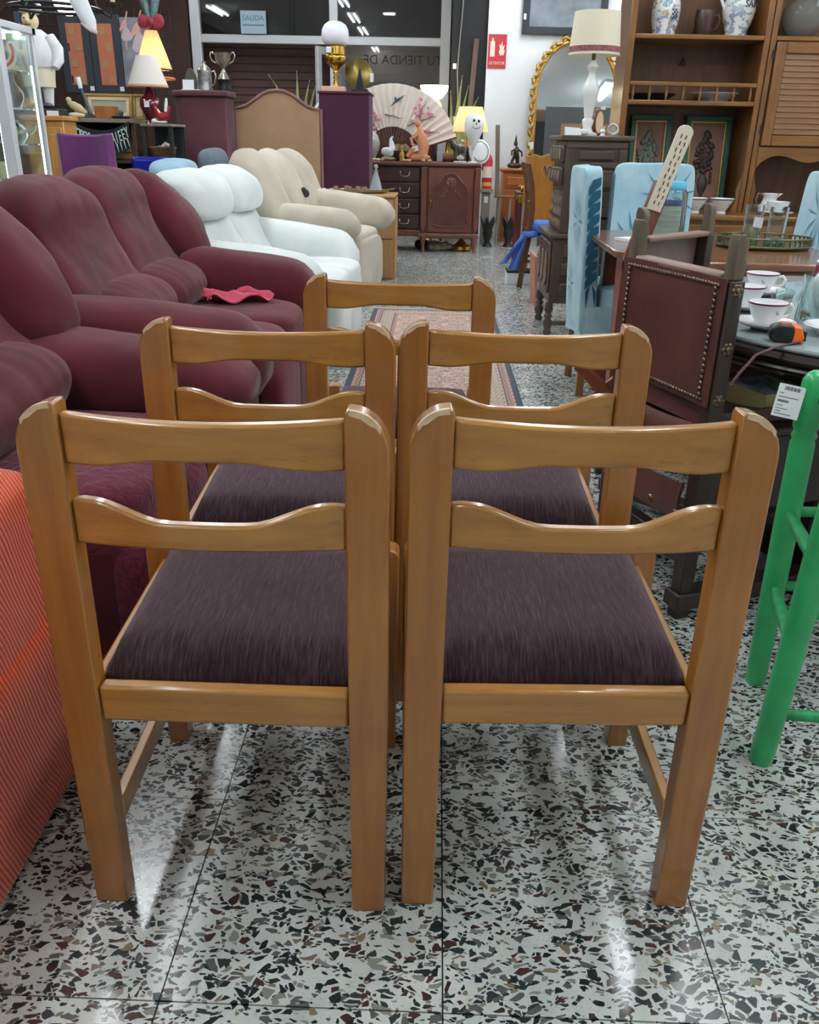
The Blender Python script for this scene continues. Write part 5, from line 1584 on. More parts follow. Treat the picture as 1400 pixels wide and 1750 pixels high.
# ---------------------------------------------------------------- maroon plinths and the panel between them
M_plum = fabric('plum_felt', (84, 52, 60), (100, 64, 70), rough=0.95, sheen=0.1, weave=200, bump=0.1, var=0.1)
M_plum2 = fabric('aubergine_felt', (64, 34, 52), (78, 44, 62), rough=0.95, sheen=0.1, weave=200, bump=0.1, var=0.1)
pl = thing('display_plinth', 'tall plum felt display plinth holding a trophy and pitcher', 'plinth', (-2.13, 8.45, 0))
MB().prism(loop([(-0.245, -0.22), (0.225, -0.22), (0.25, -0.19), (0.25, 0.25), (-0.245, 0.25)], 2), 0.0, 1.44, 'xy').build('body', M_plum, pl, bev=0.01)
MB().prism(loop([(-0.27, -0.25), (0.25, -0.25), (0.275, -0.21), (0.275, 0.27), (-0.27, 0.27)], 2), 1.44, 1.487, 'xy').build('top', M_plum, pl, bev=0.012)
pr = thing('display_plinth', 'tall aubergine display plinth holding the oil lamp, beside the carved sideboard', 'plinth', (-0.89, 8.98, 0))
MB().bx(-0.235, 0.235, -0.25, 0.22, 0.0, 1.50).build('body', M_plum2, pr, bev=0.008)
MB().bx(-0.245, 0.245, -0.26, 0.23, 1.50, 1.525).build('top', M_plum2, pr, bev=0.008)
hb = thing('upholstered_panel', 'tan upholstered arched panel with mauve edging between the two plinths', 'panel', (-1.515, 8.72, 0))
out = [(-0.385, 0.0), (0.385, 0.0), (0.385, 1.365)] + [(0.385 - 0.10 * q, 1.365 + 0.012 * math.sin(PI * q)) for q in (0.5, 1.0)] + [(0.285 - 0.285 * (1 - math.cos(q * PI / 2)) ** 1 * 1.0, 1.37 + 0.15 * math.sin(q * PI / 2)) for q in (0.2, 0.4, 0.6, 0.8, 1.0)]
half = out[1:]
half = [(0.41, 0.0), (0.41, 1.362), (0.34, 1.372), (0.28, 1.392), (0.21, 1.438), (0.14, 1.486), (0.07, 1.512), (0.0, 1.520)]
arch = half + [(-x, z) for x, z in half[::-1]][1:]
M_tan = fabric('tan_cloth', (156, 126, 98), (172, 142, 112), rough=0.9, sheen=0.1, weave=200, bump=0.05, var=0.06)
MB().prism(arch, 0.0, 0.05).build('padding', M_tan, hb, bev=0.006)
edge = half + [(-x, z) for x, z in half[::-1]][1:]
MB().tube([(x, 0.0, z) for x, z in edge], 0.016, 8).build('edging', mat('mauve_cord', (122, 84, 82), 0.8), hb, smooth=60)
tp = thing('trophy_cup', 'two-handled silver trophy cup on a black base, atop the plum plinth', 'trophy', (-1.93, 8.42, 1.4875))
M_silver = mat('old_silver', (176, 172, 158), 0.25, metal=0.9)
MB().lathe([(0.0, 0.0), (0.062, 0.0), (0.062, 0.03), (0.052, 0.04), (0.050, 0.085), (0.056, 0.095), (0.0, 0.098)], 24).build('base', mat('trophy_black', (22, 24, 28), 0.25), tp, smooth=40)
MB().lathe([(0.0, 0.098), (0.056, 0.098), (0.044, 0.12), (0.022, 0.155), (0.014, 0.18), (0.022, 0.195), (0.048, 0.215), (0.066, 0.25), (0.072, 0.30), (0.078, 0.308), (0.066, 0.305), (0.06, 0.25), (0.0, 0.22)], 28).build('cup', M_silver, tp, smooth=50)
for s in (-1, 1):
    MB().tube([(s * 0.06, 0, 0.225), (s * 0.095, 0, 0.245), (s * 0.11, 0, 0.285), (s * 0.10, 0, 0.312), (s * 0.085, 0, 0.31), (s * 0.078, 0, 0.295)], 0.007, 8).build('handle', M_silver, tp, smooth=60)
tk = thing('pewter_tankard', 'engraved pewter tankard with a fancy lid beside the trophy cup', 'tankard', (-2.10, 8.42, 1.4875))
M_pew = mat('pewter', (142, 146, 148), 0.32, metal=0.75, var=0.35, var_scale=40)
MB().lathe([(0.0, 0.0), (0.064, 0.0), (0.066, 0.02), (0.056, 0.04), (0.062, 0.08), (0.058, 0.13), (0.062, 0.15), (0.06, 0.165), (0.0, 0.165)], 24).build('body', M_pew, tk, smooth=50)
MB().lathe([(0.062, 0.165), (0.05, 0.19), (0.025, 0.205), (0.016, 0.22), (0.020, 0.235), (0.0, 0.245)], 20).build('lid', M_silver, tk, smooth=50)
MB().tube([(0.055, 0, 0.15), (0.09, 0, 0.165), (0.10, 0, 0.12), (0.085, 0, 0.06), (0.06, 0, 0.045)], 0.008, 8).build('handle', M_silver, tk, smooth=60)
st_ = thing('photo_stand', 'small arched dark frame with a white card on the plum plinth', 'frame', (-2.22, 8.40, 1.4875))
MB().prism(loop([(-0.06, 0.0), (0.06, 0.0), (0.055, 0.12), (0.0, 0.20), (-0.055, 0.12)], 2), -0.01, 0.01).build('frame', mat('frame_olive', (70, 74, 62), 0.4), st_, bev=0.003)
MB().bx(-0.07, 0.03, -0.035, -0.030, 0.0, 0.085).build('card', M_paper, st_, rot=(R_(-8), 0, 0))
MB().bx(-0.08, 0.09, -0.05, 0.05, 0, 0.012).build('foot', M_paper, st_)

# oil lamp and brass plate on the aubergine plinth
M_brass = mat('polished_brass', (178, 144, 66), 0.22, metal=0.95)
ol = thing('oil_lamp', 'brass oil lamp with a white globe on the aubergine plinth', 'lamp', (-0.985, 8.93, 1.5255))
MB().bx(-0.13, 0.09, -0.09, 0.09, 0, 0.045).build('stone_foot', mat('peach_marble', (214, 168, 136), 0.3), ol, bev=0.006)
MB().lathe([(0.032, 0.045), (0.022, 0.06), (0.026, 0.08), (0.018, 0.10), (0.026, 0.125), (0.018, 0.145), (0.026, 0.165), (0.02, 0.18), (0.04, 0.20), (0.09, 0.24), (0.105, 0.285), (0.10, 0.30), (0.108, 0.305), (0.09, 0.315), (0.088, 0.38), (0.10, 0.385), (0.09, 0.39), (0.0, 0.39)], 28).build('brass_body', M_brass, ol, smooth=45)
MB().lathe([(0.095, 0.39), (0.118, 0.42), (0.128, 0.46), (0.122, 0.515), (0.10, 0.555), (0.06, 0.58), (0.0, 0.588)], 32).build('globe', mat('opal_globe', (224, 226, 232), 0.3, emit=(255, 250, 240), emit_s=0.0), ol, smooth=60)
MB().box((-0.05, -0.105, 0.345), (0.05, 0.003, 0.05)).build('paper_tag', M_paper, ol)
bp = thing('brass_plate', 'round beaten brass plate on a black easel beside the oil lamp', 'plate', (-0.775, 9.0, 1.5255))
pm = MB().lathe([(0.0, 0.012), (0.07, 0.010), (0.085, 0.0), (0.115, -0.012), (0.128, -0.016), (0.128, -0.010), (0.115, -0.006), (0.085, 0.008), (0.0, 0.018)], 40, T(0, 0, 0.17, rx=R_(78)))
pm.build('plate', mat('dull_brass', (132, 116, 64), 0.3, metal=0.85), bp, smooth=50)
MB().prism([(-0.03, 0), (0.06, 0), (0.02, 0.20), (0.01, 0.20)], -0.075, -0.035).build('easel', M_black, bp, bev=0.003)
MB().bx(-0.06, 0.09, -0.09, 0.08, 0, 0.03).build('easel_foot', M_black, bp, bev=0.003)
MB().box((0.125, -0.02, 0.13), (0.035, 0.003, 0.075)).build('paper_tag', M_paper, bp)
MB().cyl((0.125, -0.015, 0.17), (0.10, 0.0, 0.21), 0.0015, 6).build('tag_thread', M_paper, bp)

# snake plant behind the arched panel
M_leaf = mat('snake_leaf', (78, 98, 52), 0.45, rgb2=(170, 170, 104), var_scale=8, stretch=(3, 3, 1))
M_potd = mat('dark_pot', (44, 40, 40), 0.6)
def snake_plant(label, loc, blades, pot=True, ph=0.35):
    t = thing('snake_plant', label, 'plant', loc)
    MB().lathe([(0.0, 0.0), (0.11, 0.0), (0.14, ph), (0.125, ph), (0.12, ph - 0.03), (0.0, ph - 0.03)], 22).build('pot', M_potd, t, smooth=40)
    for (x, y, h, lx, w, tw_) in blades:
        def fn(u, v):
            ww = w * (1 - v ** 3) * (0.6 + 0.4 * math.sin(PI * min(1, v * 1.3 + 0.15)))
            s = (u - 0.5) * 2
            c, s2 = math.cos(tw_ + v * 0.8), math.sin(tw_ + v * 0.8)
            return (x + lx * v * v + s * ww * c, y + s * ww * s2 + 0.01 * s * s, ph - 0.03 + h * v)
        MB().grid(fn, 4, 14, 0.004).build('leaf', M_leaf, t, smooth=60)
    return t
snake_plant('variegated snake plant standing behind the tan arched panel', (-1.42, 9.35, 0.75), [(-0.04, 0.0, 0.62, -0.24, 0.030, 0.0), (0.0, 0.02, 0.66, 0.0, 0.040, 0.1), (0.05, 0.0, 0.58, 0.08, 0.038, -0.2), (0.09, 0.02, 0.60, 0.12, 0.030, 0.2), (0.13, 0.0, 0.50, 0.18, 0.030, -0.3)])
wsl = thing('standing_lamp', 'slim floor lamp whose plain white shade peeps over the tan panel shoulder', 'lamp', (-1.20, 9.62, 0))
MB().lathe([(0.13, 1.30), (0.10, 1.40), (0.06, 1.45), (0.0, 1.455), (0.0, 1.445), (0.055, 1.44), (0.092, 1.395), (0.122, 1.30)], 26).build('lamp_shade', M_porc, wsl, smooth=60)
MB().cyl((0, 0, 0.01), (0, 0, 1.445), 0.012, 10).build('pole', M_iron, wsl)
MB().lathe([(0.0, 0.0), (0.09, 0.0), (0.08, 0.015), (0.0, 0.02)], 18).build('foot', M_iron, wsl)
std = thing('plant_stand', 'dark wooden stand behind the tan panel carrying the snake plant', 'stand', (-1.46, 9.35, 0))
MB().bx(-0.20, 0.20, -0.2, 0.2, 0.71, 0.75).build('top', M_ck, std, bev=0.004)
for x in (-0.16, 0.16):
    for y in (-0.16, 0.16):
        MB().bx(x - 0.02, x + 0.02, y - 0.02, y + 0.02, 0, 0.71).build('leg', M_ck, std)
# ---------------------------------------------------------------- carved sideboard
M_mah = wood('mahogany', (62, 36, 28), (92, 54, 42), 'x', 0.3, 0.4)
M_mahz = wood('mahogany_z', (82, 46, 34), (118, 70, 54), 'z', 0.32, 0.4)
M_mahd = wood('mahogany_dark', (48, 28, 24), (74, 44, 36), 'x', 0.35, 0.3)
M_burr = mat('burr_panel', (86, 46, 36), 0.3, coat=0.4, rgb2=(66, 34, 28), var_scale=14, detail=6)
sb = thing('carved_sideboard', 'carved mahogany sideboard with drawers and an arched panel door, fan on top', 'sideboard', (-0.90, 9.72, 0))
bxp = lambda n, a, b, c, d, e, f, m, bev=0.006, par=None: MB().bx(a, b, c, d, e, f).build(n, m, par or sb, bev=bev)
bxp('top', -0.02, 1.36, -0.04, 0.50, 0.875, 0.915, M_mahz, 0.012)
bxp('drawer_carcass', 0.0, 0.735, 0.03, 0.48, 0.16, 0.875, M_mahd)
bxp('door_carcass', 0.735, 1.33, 0.0, 0.48, 0.17, 0.875, M_mahz)
for k in range(4):
    z0 = 0.235 + k * 0.16
    d = bxp('drawer', 0.02, 0.715, 0.005, 0.03, z0, z0 + 0.148, M_mahd, 0.01)
    for x in (0.20, 0.55):
        MB().tube([(x - 0.05, -0.004, z0 + 0.09), (x - 0.045, -0.02, z0 + 0.06), (x, -0.024, z0 + 0.052), (x + 0.045, -0.02, z0 + 0.06), (x + 0.05, -0.004, z0 + 0.09)], 0.006, 8).build('drop_handle', M_silver, d, smooth=60)
        for s in (-1, 1):
            MB().ball((x + s * 0.05, 0.0, z0 + 0.093), (0.011, 0.008, 0.013), 8, 6).build('handle_rose', M_silver, d, smooth=60)
bxp('base_rail', 0.0, 0.735, -0.005, 0.03, 0.16, 0.225, M_mahz, 0.01)
bxp('base_rail', 0.70, 1.36, -0.03, 0.02, 0.145, 0.20, M_mahz, 0.014)
dp = bxp('door', 0.80, 1.29, -0.022, 0.0, 0.205, 0.86, M_mahz, 0.008)
arc_pts = [(0.865, 0.27), (1.225, 0.27), (1.235, 0.32), (1.215, 0.36), (1.235, 0.42), (1.23, 0.62), (1.20, 0.70), (1.15, 0.72), (1.12, 0.78), (1.045, 0.815), (0.97, 0.78), (0.94, 0.72), (0.89, 0.70), (0.86, 0.62), (0.855, 0.42), (0.875, 0.36), (0.855, 0.32)]
MB().prism(loop(arc_pts, 2), -0.034, -0.02).build('burr_panel', M_burr, dp, bev=0.006)
MB().tube([(x, -0.034, z) for x, z in loop(arc_pts, 2)], 0.009, 6, closed=True).build('panel_moulding', M_mahz, dp, smooth=60)
ro = MB()
for k in range(8):
    a = 2 * PI * k / 8
    ro.ball((1.045 + 0.035 * math.cos(a), -0.038, 0.715 + 0.035 * math.sin(a)), (0.022, 0.008, 0.022), 8, 5)
ro.ball((1.045, -0.042, 0.715), (0.02, 0.012, 0.045), 8, 6)
for s in (-1, 1):
    for k in range(4):
        ro.ball((1.045 + s * (0.05 + 0.018 * k), -0.036, 0.63 - 0.02 * k), (0.016, 0.007, 0.012), 8, 5)
ro.build('carved_flower', M_mahz, dp, smooth=60)
MB().ball((0.835, -0.03, 0.50), (0.012, 0.010, 0.05), 8, 6).build('escutcheon', M_brass, dp, smooth=60)
for x in (0.755, 1.325):
    cv = [(x - 0.03, 0.22), (x + 0.03, 0.22), (x + 0.028, 0.50), (x + 0.036, 0.70), (x + 0.022, 0.80), (x + 0.04, 0.87), (x - 0.04, 0.87), (x - 0.022, 0.80), (x - 0.036, 0.70), (x - 0.028, 0.50)]
    MB().prism(loop(cv, 2), -0.045, 0.01).build('corner_post', M_mahz, sb, bev=0.01)
for (x, y) in ((0.76, 0.0), (1.32, 0.0), (0.04, 0.06), (0.76, 0.44), (1.32, 0.44), (0.04, 0.44)):
    MB().tube([(x, y, 0.17), (x - 0.004, y - 0.025, 0.12), (x, y - 0.012, 0.06), (x, y - 0.03, 0.02), (x, y - 0.03, 0.0)], [0.034, 0.03, 0.018, 0.02, 0.024], 12).build('cabriole_leg', M_mahz, sb, smooth=60)
SBZ = 0.9155
# big folding fan
fan = thing('folding_fan', 'huge cream folding fan painted with birds and pink blossom, standing open on the sideboard', 'fan', (-0.50, 9.98, SBZ))
M_fan = mat('fan_paper', (226, 216, 206), 0.8)
M_fan2 = mat('fan_fold_paper', (226, 216, 206), 0.8)  # same plain paper colour as the fan leaf
M_rib = mat('fan_rib', (92, 48, 42), 0.5)
fan_rot = (R_(-6), 0, 0)
NP = 44
def fan_pt(r, k, off=0.0):
    a = R_(17 + 152 * k / NP)
    return (r * math.cos(a), (0.012 if k % 2 else -0.012) + off, 0.04 + r * math.sin(a))
vs, fs = [], []
for k in range(NP + 1):
    vs += [fan_pt(0.30, k), fan_pt(0.72, k), fan_pt(0.30, k, 0.004), fan_pt(0.72, k, 0.004)]
for k in range(NP):
    a, b = 4 * k, 4 * k + 4
    fs += [(a, a + 1, b + 1, b), (a + 2, b + 2, b + 3, a + 3), (a, b, b + 2, a + 2), (a + 1, a + 3, b + 3, b + 1)]
leaf = MB().add(vs, fs).build('leaf', M_fan, fan, smooth=0, rot=fan_rot)
for k in range(0, NP + 1, 2):
    a = R_(17 + 152 * k / NP)
    MB().box((0.16, 0, 0), (0.31, 0.004, 0.011), T(0, 0.006, 0.04, ry=-a)).build('rib', M_rib, fan, smooth=0, rot=fan_rot)
for a in (17, 169):
    MB().box((0.36, 0, 0), (0.72, 0.012, 0.03), T(0, 0.014, 0.04, ry=-R_(a))).build('guard', M_rib, fan, bev=0.002, rot=fan_rot)
def pol(r, a): return (r * math.cos(R_(a)), 0.04 + r * math.sin(R_(a)))
M_pink = mat('blossom_pink', (206, 120, 138), 0.8)
M_twig = mat('twig_grey', (110, 86, 92), 0.8)
M_bird = mat('bird_ink', (58, 66, 76), 0.8)
random.seed(5)
for (r0, a0, r1, a1) in ((0.34, 62, 0.62, 42), (0.46, 52, 0.66, 58), (0.40, 40, 0.56, 25), (0.42, 158, 0.60, 150), (0.42, 100, 0.40, 78), (0.33, 132, 0.44, 112)):
    p, q = pol(r0, a0), pol(r1, a1)
    MB().tube([(p[0] + (q[0] - p[0]) * s + random.uniform(-.01, .01), -0.018, p[1] + (q[1] - p[1]) * s + random.uniform(-.012, .012)) for s in (0, .2, .4, .6, .8, 1)], [0.008, 0.007, 0.006, 0.005, 0.004, 0.003], 6).build('painted_twig', M_twig, leaf)
bl = MB()
for (r, a, n_, s_) in ((0.46, 55, 9, 0.07), (0.48, 150, 12, 0.09), (0.40, 144, 7, 0.06), (0.44, 32, 6, 0.05), (0.60, 47, 6, 0.06), (0.58, 64, 4, 0.05), (0.38, 128, 9, 0.06), (0.43, 117, 6, 0.05), (0.34, 138, 6, 0.05)):
    c = pol(r, a)
    for k in range(n_):
        bl.ball((c[0] + random.uniform(-s_, s_), -0.017, c[1] + random.uniform(-s_, s_)), (random.uniform(.010, .022), 0.004, random.uniform(.010, .022)), 8, 4)
b_ = bl.build('painted_blossom', M_pink, leaf, smooth=60)
b_['kind'] = 'stuff'
c = pol(0.56, 86)
MB().prism([(c[0] - 0.07, c[1] - 0.07), (c[0] - 0.02, c[1] - 0.015), (c[0] - 0.02, c[1] + 0.035), (c[0] + 0.005, c[1] + 0.01), (c[0] + 0.09, c[1] + 0.05), (c[0] + 0.02, c[1] - 0.015), (c[0] - 0.01, c[1] - 0.03)], -0.019, -0.014).build('painted_bird', M_bird, leaf, smooth=0)
c = pol(0.60, 126)
MB().prism([(c[0] - 0.06, c[1] - 0.02), (c[0], c[1] + 0.005), (c[0] + 0.05, c[1] + 0.05), (c[0] + 0.02, c[1])], -0.019, -0.014).build('painted_bird', mat('bird_faint', (176, 166, 166), 0.8), leaf, smooth=0)
# figures on the sideboard
sw = thing('porcelain_swan', 'white porcelain swan figurine on the sideboard in front of the fan', 'figurine', (-0.53, 9.80, SBZ))
MB().pillow((0, 0, 0.022), (0.16, 0.12, 0.044), 0.8, 10, wr=0.01, ws=25).build('rock_base', mat('rock_grey', (138, 130, 112), 0.8, var=0.3, var_scale=40), sw, smooth=60)
MB().tube([(-0.075, 0, 0.085), (-0.03, 0, 0.075), (0.02, 0, 0.085), (0.045, 0, 0.12), (0.03, 0, 0.175), (0.025, 0, 0.215), (0.045, 0, 0.24)], [0.012, 0.042, 0.048, 0.040, 0.026, 0.016, 0.010], 14).build('body', M_porc, sw, smooth=60)
MB().ball((-0.02, -0.04, 0.10), (0.055, 0.018, 0.035), 12, 8).ball((-0.02, 0.04, 0.10), (0.055, 0.018, 0.035), 12, 8).build('wing', M_porc, sw, smooth=60)
yb = MB().lathe([(0.0, 0.0), (0.028, 0.0), (0.030, 0.05), (0.026, 0.08), (0.014, 0.10), (0.011, 0.13), (0.016, 0.14), (0.0, 0.16)], 16).build('yellow_bottle', mat('mustard_glaze', (164, 132, 62), 0.3), smooth=50, loc=(-0.385, 9.755, SBZ))
tag(yb, 'small mustard yellow bottle figurine right of the swan', 'bottle')
tc_ = thing('terracotta_group', 'terracotta figure group on a rocky base with a paper tag, on the sideboard', 'sculpture', (-0.21, 9.82, SBZ))
M_tc = mat('terracotta', (188, 128, 94), 0.8, var=0.12, var_scale=20, bump=0.3, bump_scale=40)
MB().pillow((0, 0, 0.04), (0.24, 0.16, 0.08), 0.7, 12, wr=0.02, ws=16).build('rock_base', M_tc, tc_, smooth=60)
MB().tube([(0.02, 0, 0.06), (0.05, 0, 0.16), (0.02, -0.01, 0.24), (0.01, -0.01, 0.30), (-0.005, -0.02, 0.34)], [0.075, 0.065, 0.06, 0.035, 0.02], 14).build('standing_figure', M_tc, tc_, smooth=60)
MB().ball((-0.015, -0.02, 0.37), (0.03, 0.032, 0.038), 12, 8).build('head', M_tc, tc_, smooth=60)
MB().tube([(-0.02, -0.05, 0.26), (-0.08, -0.06, 0.22), (-0.06, -0.08, 0.15)], [0.02, 0.018, 0.014], 10).build('arm', M_tc, tc_, smooth=60)
MB().tube([(-0.02, -0.06, 0.15), (-0.07, -0.08, 0.10), (-0.12, -0.08, 0.045)], [0.032, 0.028, 0.02], 10).build('kneeling_leg', M_tc, tc_, smooth=60)
MB().box((0.0, -0.095, 0.13), (0.06, 0.004, 0.05), T(ry=R_(-15))).build('paper_tag', M_paper, tc_)
lt = MB().bx(-0.032, 0.032, -0.015, 0.015, 0, 0.10).build('grey_box', mat('grey_metal', (140, 148, 156), 0.35, metal=0.5), bev=0.006, loc=(0.015, 9.80, SBZ))
tag(lt, 'small upright grey metal box on the sideboard', 'box')
dm = thing('glass_dome', 'small glass dome over a white flower on the sideboard', 'dome', (0.235, 9.80, SBZ))
MB().lathe([(0.0, 0.0), (0.07, 0.0), (0.07, 0.012), (0.0, 0.014)], 26).build('base', M_paper, dm, smooth=40)
MB().lathe([(0.060, 0.014), (0.060, 0.15), (0.052, 0.19), (0.03, 0.215), (0.0, 0.222), (0.0, 0.218), (0.028, 0.211), (0.049, 0.188), (0.0572, 0.15), (0.0572, 0.014)], 28).build('bell', M_clear, dm, smooth=60)
fw = MB()
for k in range(7):
    a = 2 * PI * k / 7
    fw.ball((0.022 * math.cos(a), 0.022 * math.sin(a), 0.045), (0.02, 0.02, 0.018), 8, 6)
fw.ball((0, 0, 0.06), (0.02, 0.02, 0.016), 8, 6)
fw.cyl((0, 0, 0.012), (0, 0, 0.05), 0.006, 6)
fw.build('flower', M_porc, dm, smooth=60)
bsk = MB().cyl((-0.13, 0, 0.045), (0.13, 0, 0.045), 0.045, 18).build('rolled_mat', wood('rolled_straw', (96, 66, 40), (146, 100, 64), 'x', 0.7), smooth=40, loc=(0.12, 9.98, SBZ))
tag(bsk, 'brown rolled mat lying behind the grey box', 'mat')
sh = []
random.seed(9)
for k in range(9):
    x = -0.72 + k * 0.042 if k < 4 else (-0.36 + (k - 4) * 0.026 if k < 7 else -0.16 + (k - 7) * 0.07)
    o = MB().pillow((0, 0, 0.012), (0.05, 0.04, 0.024), 0.8, 8, wr=0.006, ws=40, seed=k).build('sea_shell', bpy.data.materials.get('shell') or mat('shell', (196, 180, 150), 0.6, var=0.2, var_scale=30), smooth=60, loc=(x, 9.735 + 0.02 * (k % 2), SBZ))
    tag(o, 'small tan seashell on the front edge of the sideboard', 'shell', 'seashells along the sideboard edge')
vb = MB().lathe([(0.0, 0.0), (0.05, 0.0), (0.06, 0.02), (0.105, 0.12), (0.11, 0.17), (0.09, 0.24), (0.05, 0.29), (0.06, 0.30), (0.0, 0.30)], 24).build('glass_vase', mat('pearly_glass', (204, 196, 196), 0.15, trans=0.4), smooth=50, loc=(-0.735, 9.90, SBZ))
tag(vb, 'pearly glass vase half hidden by the aubergine plinth', 'vase')
db = MB().lathe([(0.0, 0.02), (0.05, 0.0), (0.11, 0.05), (0.13, 0.10), (0.09, 0.14), (0.05, 0.17), (0.06, 0.20), (0.0, 0.20)], 24).build('dark_teapot', mat('dark_bronze', (92, 80, 48), 0.35, metal=0.5), smooth=50, loc=(-0.40, 9.87, SBZ))
tag(db, 'dull bronze vase between the swan and the fan', 'vase')
# balloon with a drawn face tied in front of a shaded lamp
sl = thing('shaded_lamp', 'lit cream table lamp behind the white balloon with a face', 'lamp', (0.335, 10.06, SBZ))
MB().lathe([(0.0, 0.0), (0.08, 0.0), (0.075, 0.06), (0.05, 0.12), (0.03, 0.18), (0.025, 0.26), (0.0, 0.26)], 24).build('base', mat('amber_base', (206, 136, 66), 0.3), sl, smooth=50)
MB().cyl((0, 0, 0.25), (0, 0, 0.36), 0.01, 8).build('stem', M_brass, sl)
M_glow = glow_shade('lit_shade', (250, 240, 214))
MB().lathe([(0.20, 0.30), (0.125, 0.545), (0.12, 0.545), (0.195, 0.30)], 36).build('shade', M_glow, sl, smooth=60)
MB().ball((0, 0, 0.40), (0.03, 0.03, 0.04), 12, 8).build('bulb', M_bulbw, sl, smooth=60)
ba = thing('balloon', 'white balloon with a drawn smiling skull face, on a stick by the shaded lamp', 'balloon', (0.365, 9.78, SBZ))
MB().lathe([(0.0, 0.12), (0.016, 0.125), (0.04, 0.20), (0.07, 0.25), (0.095, 0.31), (0.102, 0.37), (0.09, 0.43), (0.055, 0.468), (0.0, 0.48)], 30).build('skin', mat('balloon_white', (232, 234, 236), 0.3, coat=0.3), ba, smooth=60)
MB().cyl((0, 0, 0), (0, 0, 0.13), 0.01, 8).lathe([(0.0, 0.0), (0.05, 0.0), (0.045, 0.01), (0.0, 0.012)], 14).build('stick', M_paper, ba)
def face_disc(mb, x, z, rx, rz):
    n_ = 14
    y = -0.001 - math.sqrt(max(0, 0.102 ** 2 - x * x - max(0, abs(z - 0.37) - 0.03) ** 2)) 
    vs = [(x + rx * math.cos(2 * PI * k / n_), y - 0.0015, z + rz * math.sin(2 * PI * k / n_)) for k in range(n_)] + [(x + rx * math.cos(2 * PI * k / n_), y + 0.012, z + rz * math.sin(2 * PI * k / n_)) for k in range(n_)]
    mb.add(vs, [tuple(range(n_))] + [(k, k + n_, (k + 1) % n_ + n_, (k + 1) % n_) for k in range(n_)])
fc = MB()
face_disc(fc, -0.005, 0.405, 0.013, 0.014); face_disc(fc, 0.045, 0.400, 0.013, 0.014); face_disc(fc, 0.022, 0.375, 0.006, 0.010)
fc.tube([(0.022 + 0.042 * math.cos(R_(a)), -math.sqrt(0.1035 ** 2 - (0.022 + 0.042 * math.cos(R_(a))) ** 2) + 0.0015, 0.362 + 0.036 * math.sin(R_(a))) for a in range(195, 350, 15)], 0.0025, 6)
fc.build('drawn_face', M_letter, ba, smooth=0)
rp = thing('white_plate', 'white plate with a black rim line standing behind the balloon', 'plate', (0.445, 9.895, SBZ - 0.02))
rp.scale = (0.72, 0.72, 0.72)
MB().lathe([(0.0, 0.01), (0.13, 0.008), (0.15, 0.0), (0.175, -0.015), (0.172, -0.02), (0.14, -0.006), (0.0, 0.0)], 36, T(0, 0, 0.18, rx=R_(80), rz=R_(24))).build('plate', M_porc, rp, smooth=60)
MB().tube([tuple(T(0, 0, 0.18, rx=R_(80), rz=R_(24)) @ Vector((0.135 * math.cos(2 * PI * k / 30), 0.135 * math.sin(2 * PI * k / 30), 0.0125))) for k in range(30)], 0.004, 6, closed=True).build('rim_line', M_letter, rp, smooth=60)
# candle cups and dark horse behind the dome
cd_ = thing('candle_holder', 'gilt holder with pastel candles behind the glass dome', 'candle holder', (0.10, 10.12, SBZ))
MB().lathe([(0.0, 0.0), (0.07, 0.0), (0.03, 0.03), (0.02, 0.2), (0.05, 0.26), (0.085, 0.30), (0.08, 0.31), (0.0, 0.29)], 22).build('stem', M_brass, cd_, smooth=50)
for k, c_ in enumerate(((214, 190, 178), (226, 214, 204), (120, 170, 150), (220, 196, 188))):
    MB().cyl((-0.06 + k * 0.04, 0.01 * (k % 2), 0.30), (-0.06 + k * 0.04, 0.01 * (k % 2), 0.44 + 0.01 * (k % 2)), 0.016, 12).build('candle', mat('candle_%d' % k if False else 'candle_wax', c_, 0.5), cd_, smooth=40)
hs = MB().tube([(0.10, 0, 0.10), (0.05, 0, 0.13), (-0.03, 0, 0.13), (-0.08, 0, 0.16), (-0.10, 0, 0.21), (-0.13, 0, 0.20)], [0.03, 0.05, 0.048, 0.035, 0.028, 0.018], 12)
for (x, y) in ((0.08, 0.02), (0.08, -0.02), (-0.05, 0.02), (-0.05, -0.02)):
    hs.tube([(x, y, 0.11), (x + 0.01, y, 0.05), (x, y, 0.0)], [0.022, 0.014, 0.014], 8)
o = hs.build('horse_statuette', mat('horse_black', (40, 42, 46), 0.4), smooth=60, loc=(0.235, 9.93, SBZ), rot=(0, 0, 0.2))
tag(o, 'small black horse statuette behind the glass dome', 'statuette')
# under the sideboard
pb_ = MB().pillow((0, 0, 0.07), (0.30, 0.2, 0.14), 0.5, 12, wr=0.02, ws=10).build('mauve_bundle', mat('mauve_cloth', (132, 100, 110), 0.9, var=0.2), smooth=70, loc=(-0.62, 9.85, 0.0))
tag(pb_, 'mauve bundle stored below the drawers of the sideboard', 'bundle')
bp_ = thing('brass_bowl', 'shiny brass lidded bowl stored under the sideboard door', 'bowl', (0.285, 9.90, 0))
MB().lathe([(0.0, 0.0), (0.09, 0.0), (0.12, 0.02), (0.115, 0.05), (0.06, 0.075), (0.05, 0.095), (0.03, 0.11), (0.02, 0.135), (0.0, 0.14)], 26).build('body', M_brass, bp_, smooth=45)
nb = MB().pillow((0, 0, 0.045), (0.28, 0.16, 0.09), 0.6, 12, wr=0.03, ws=14).build('paper_bundle', mat('newsprint', (150, 142, 122), 0.9, rgb2=(86, 78, 64), var_scale=22), smooth=50, loc=(0.05, 9.88, 0.0))
tag(nb, 'crumpled newsprint bundle next to the brass bowl', 'paper')
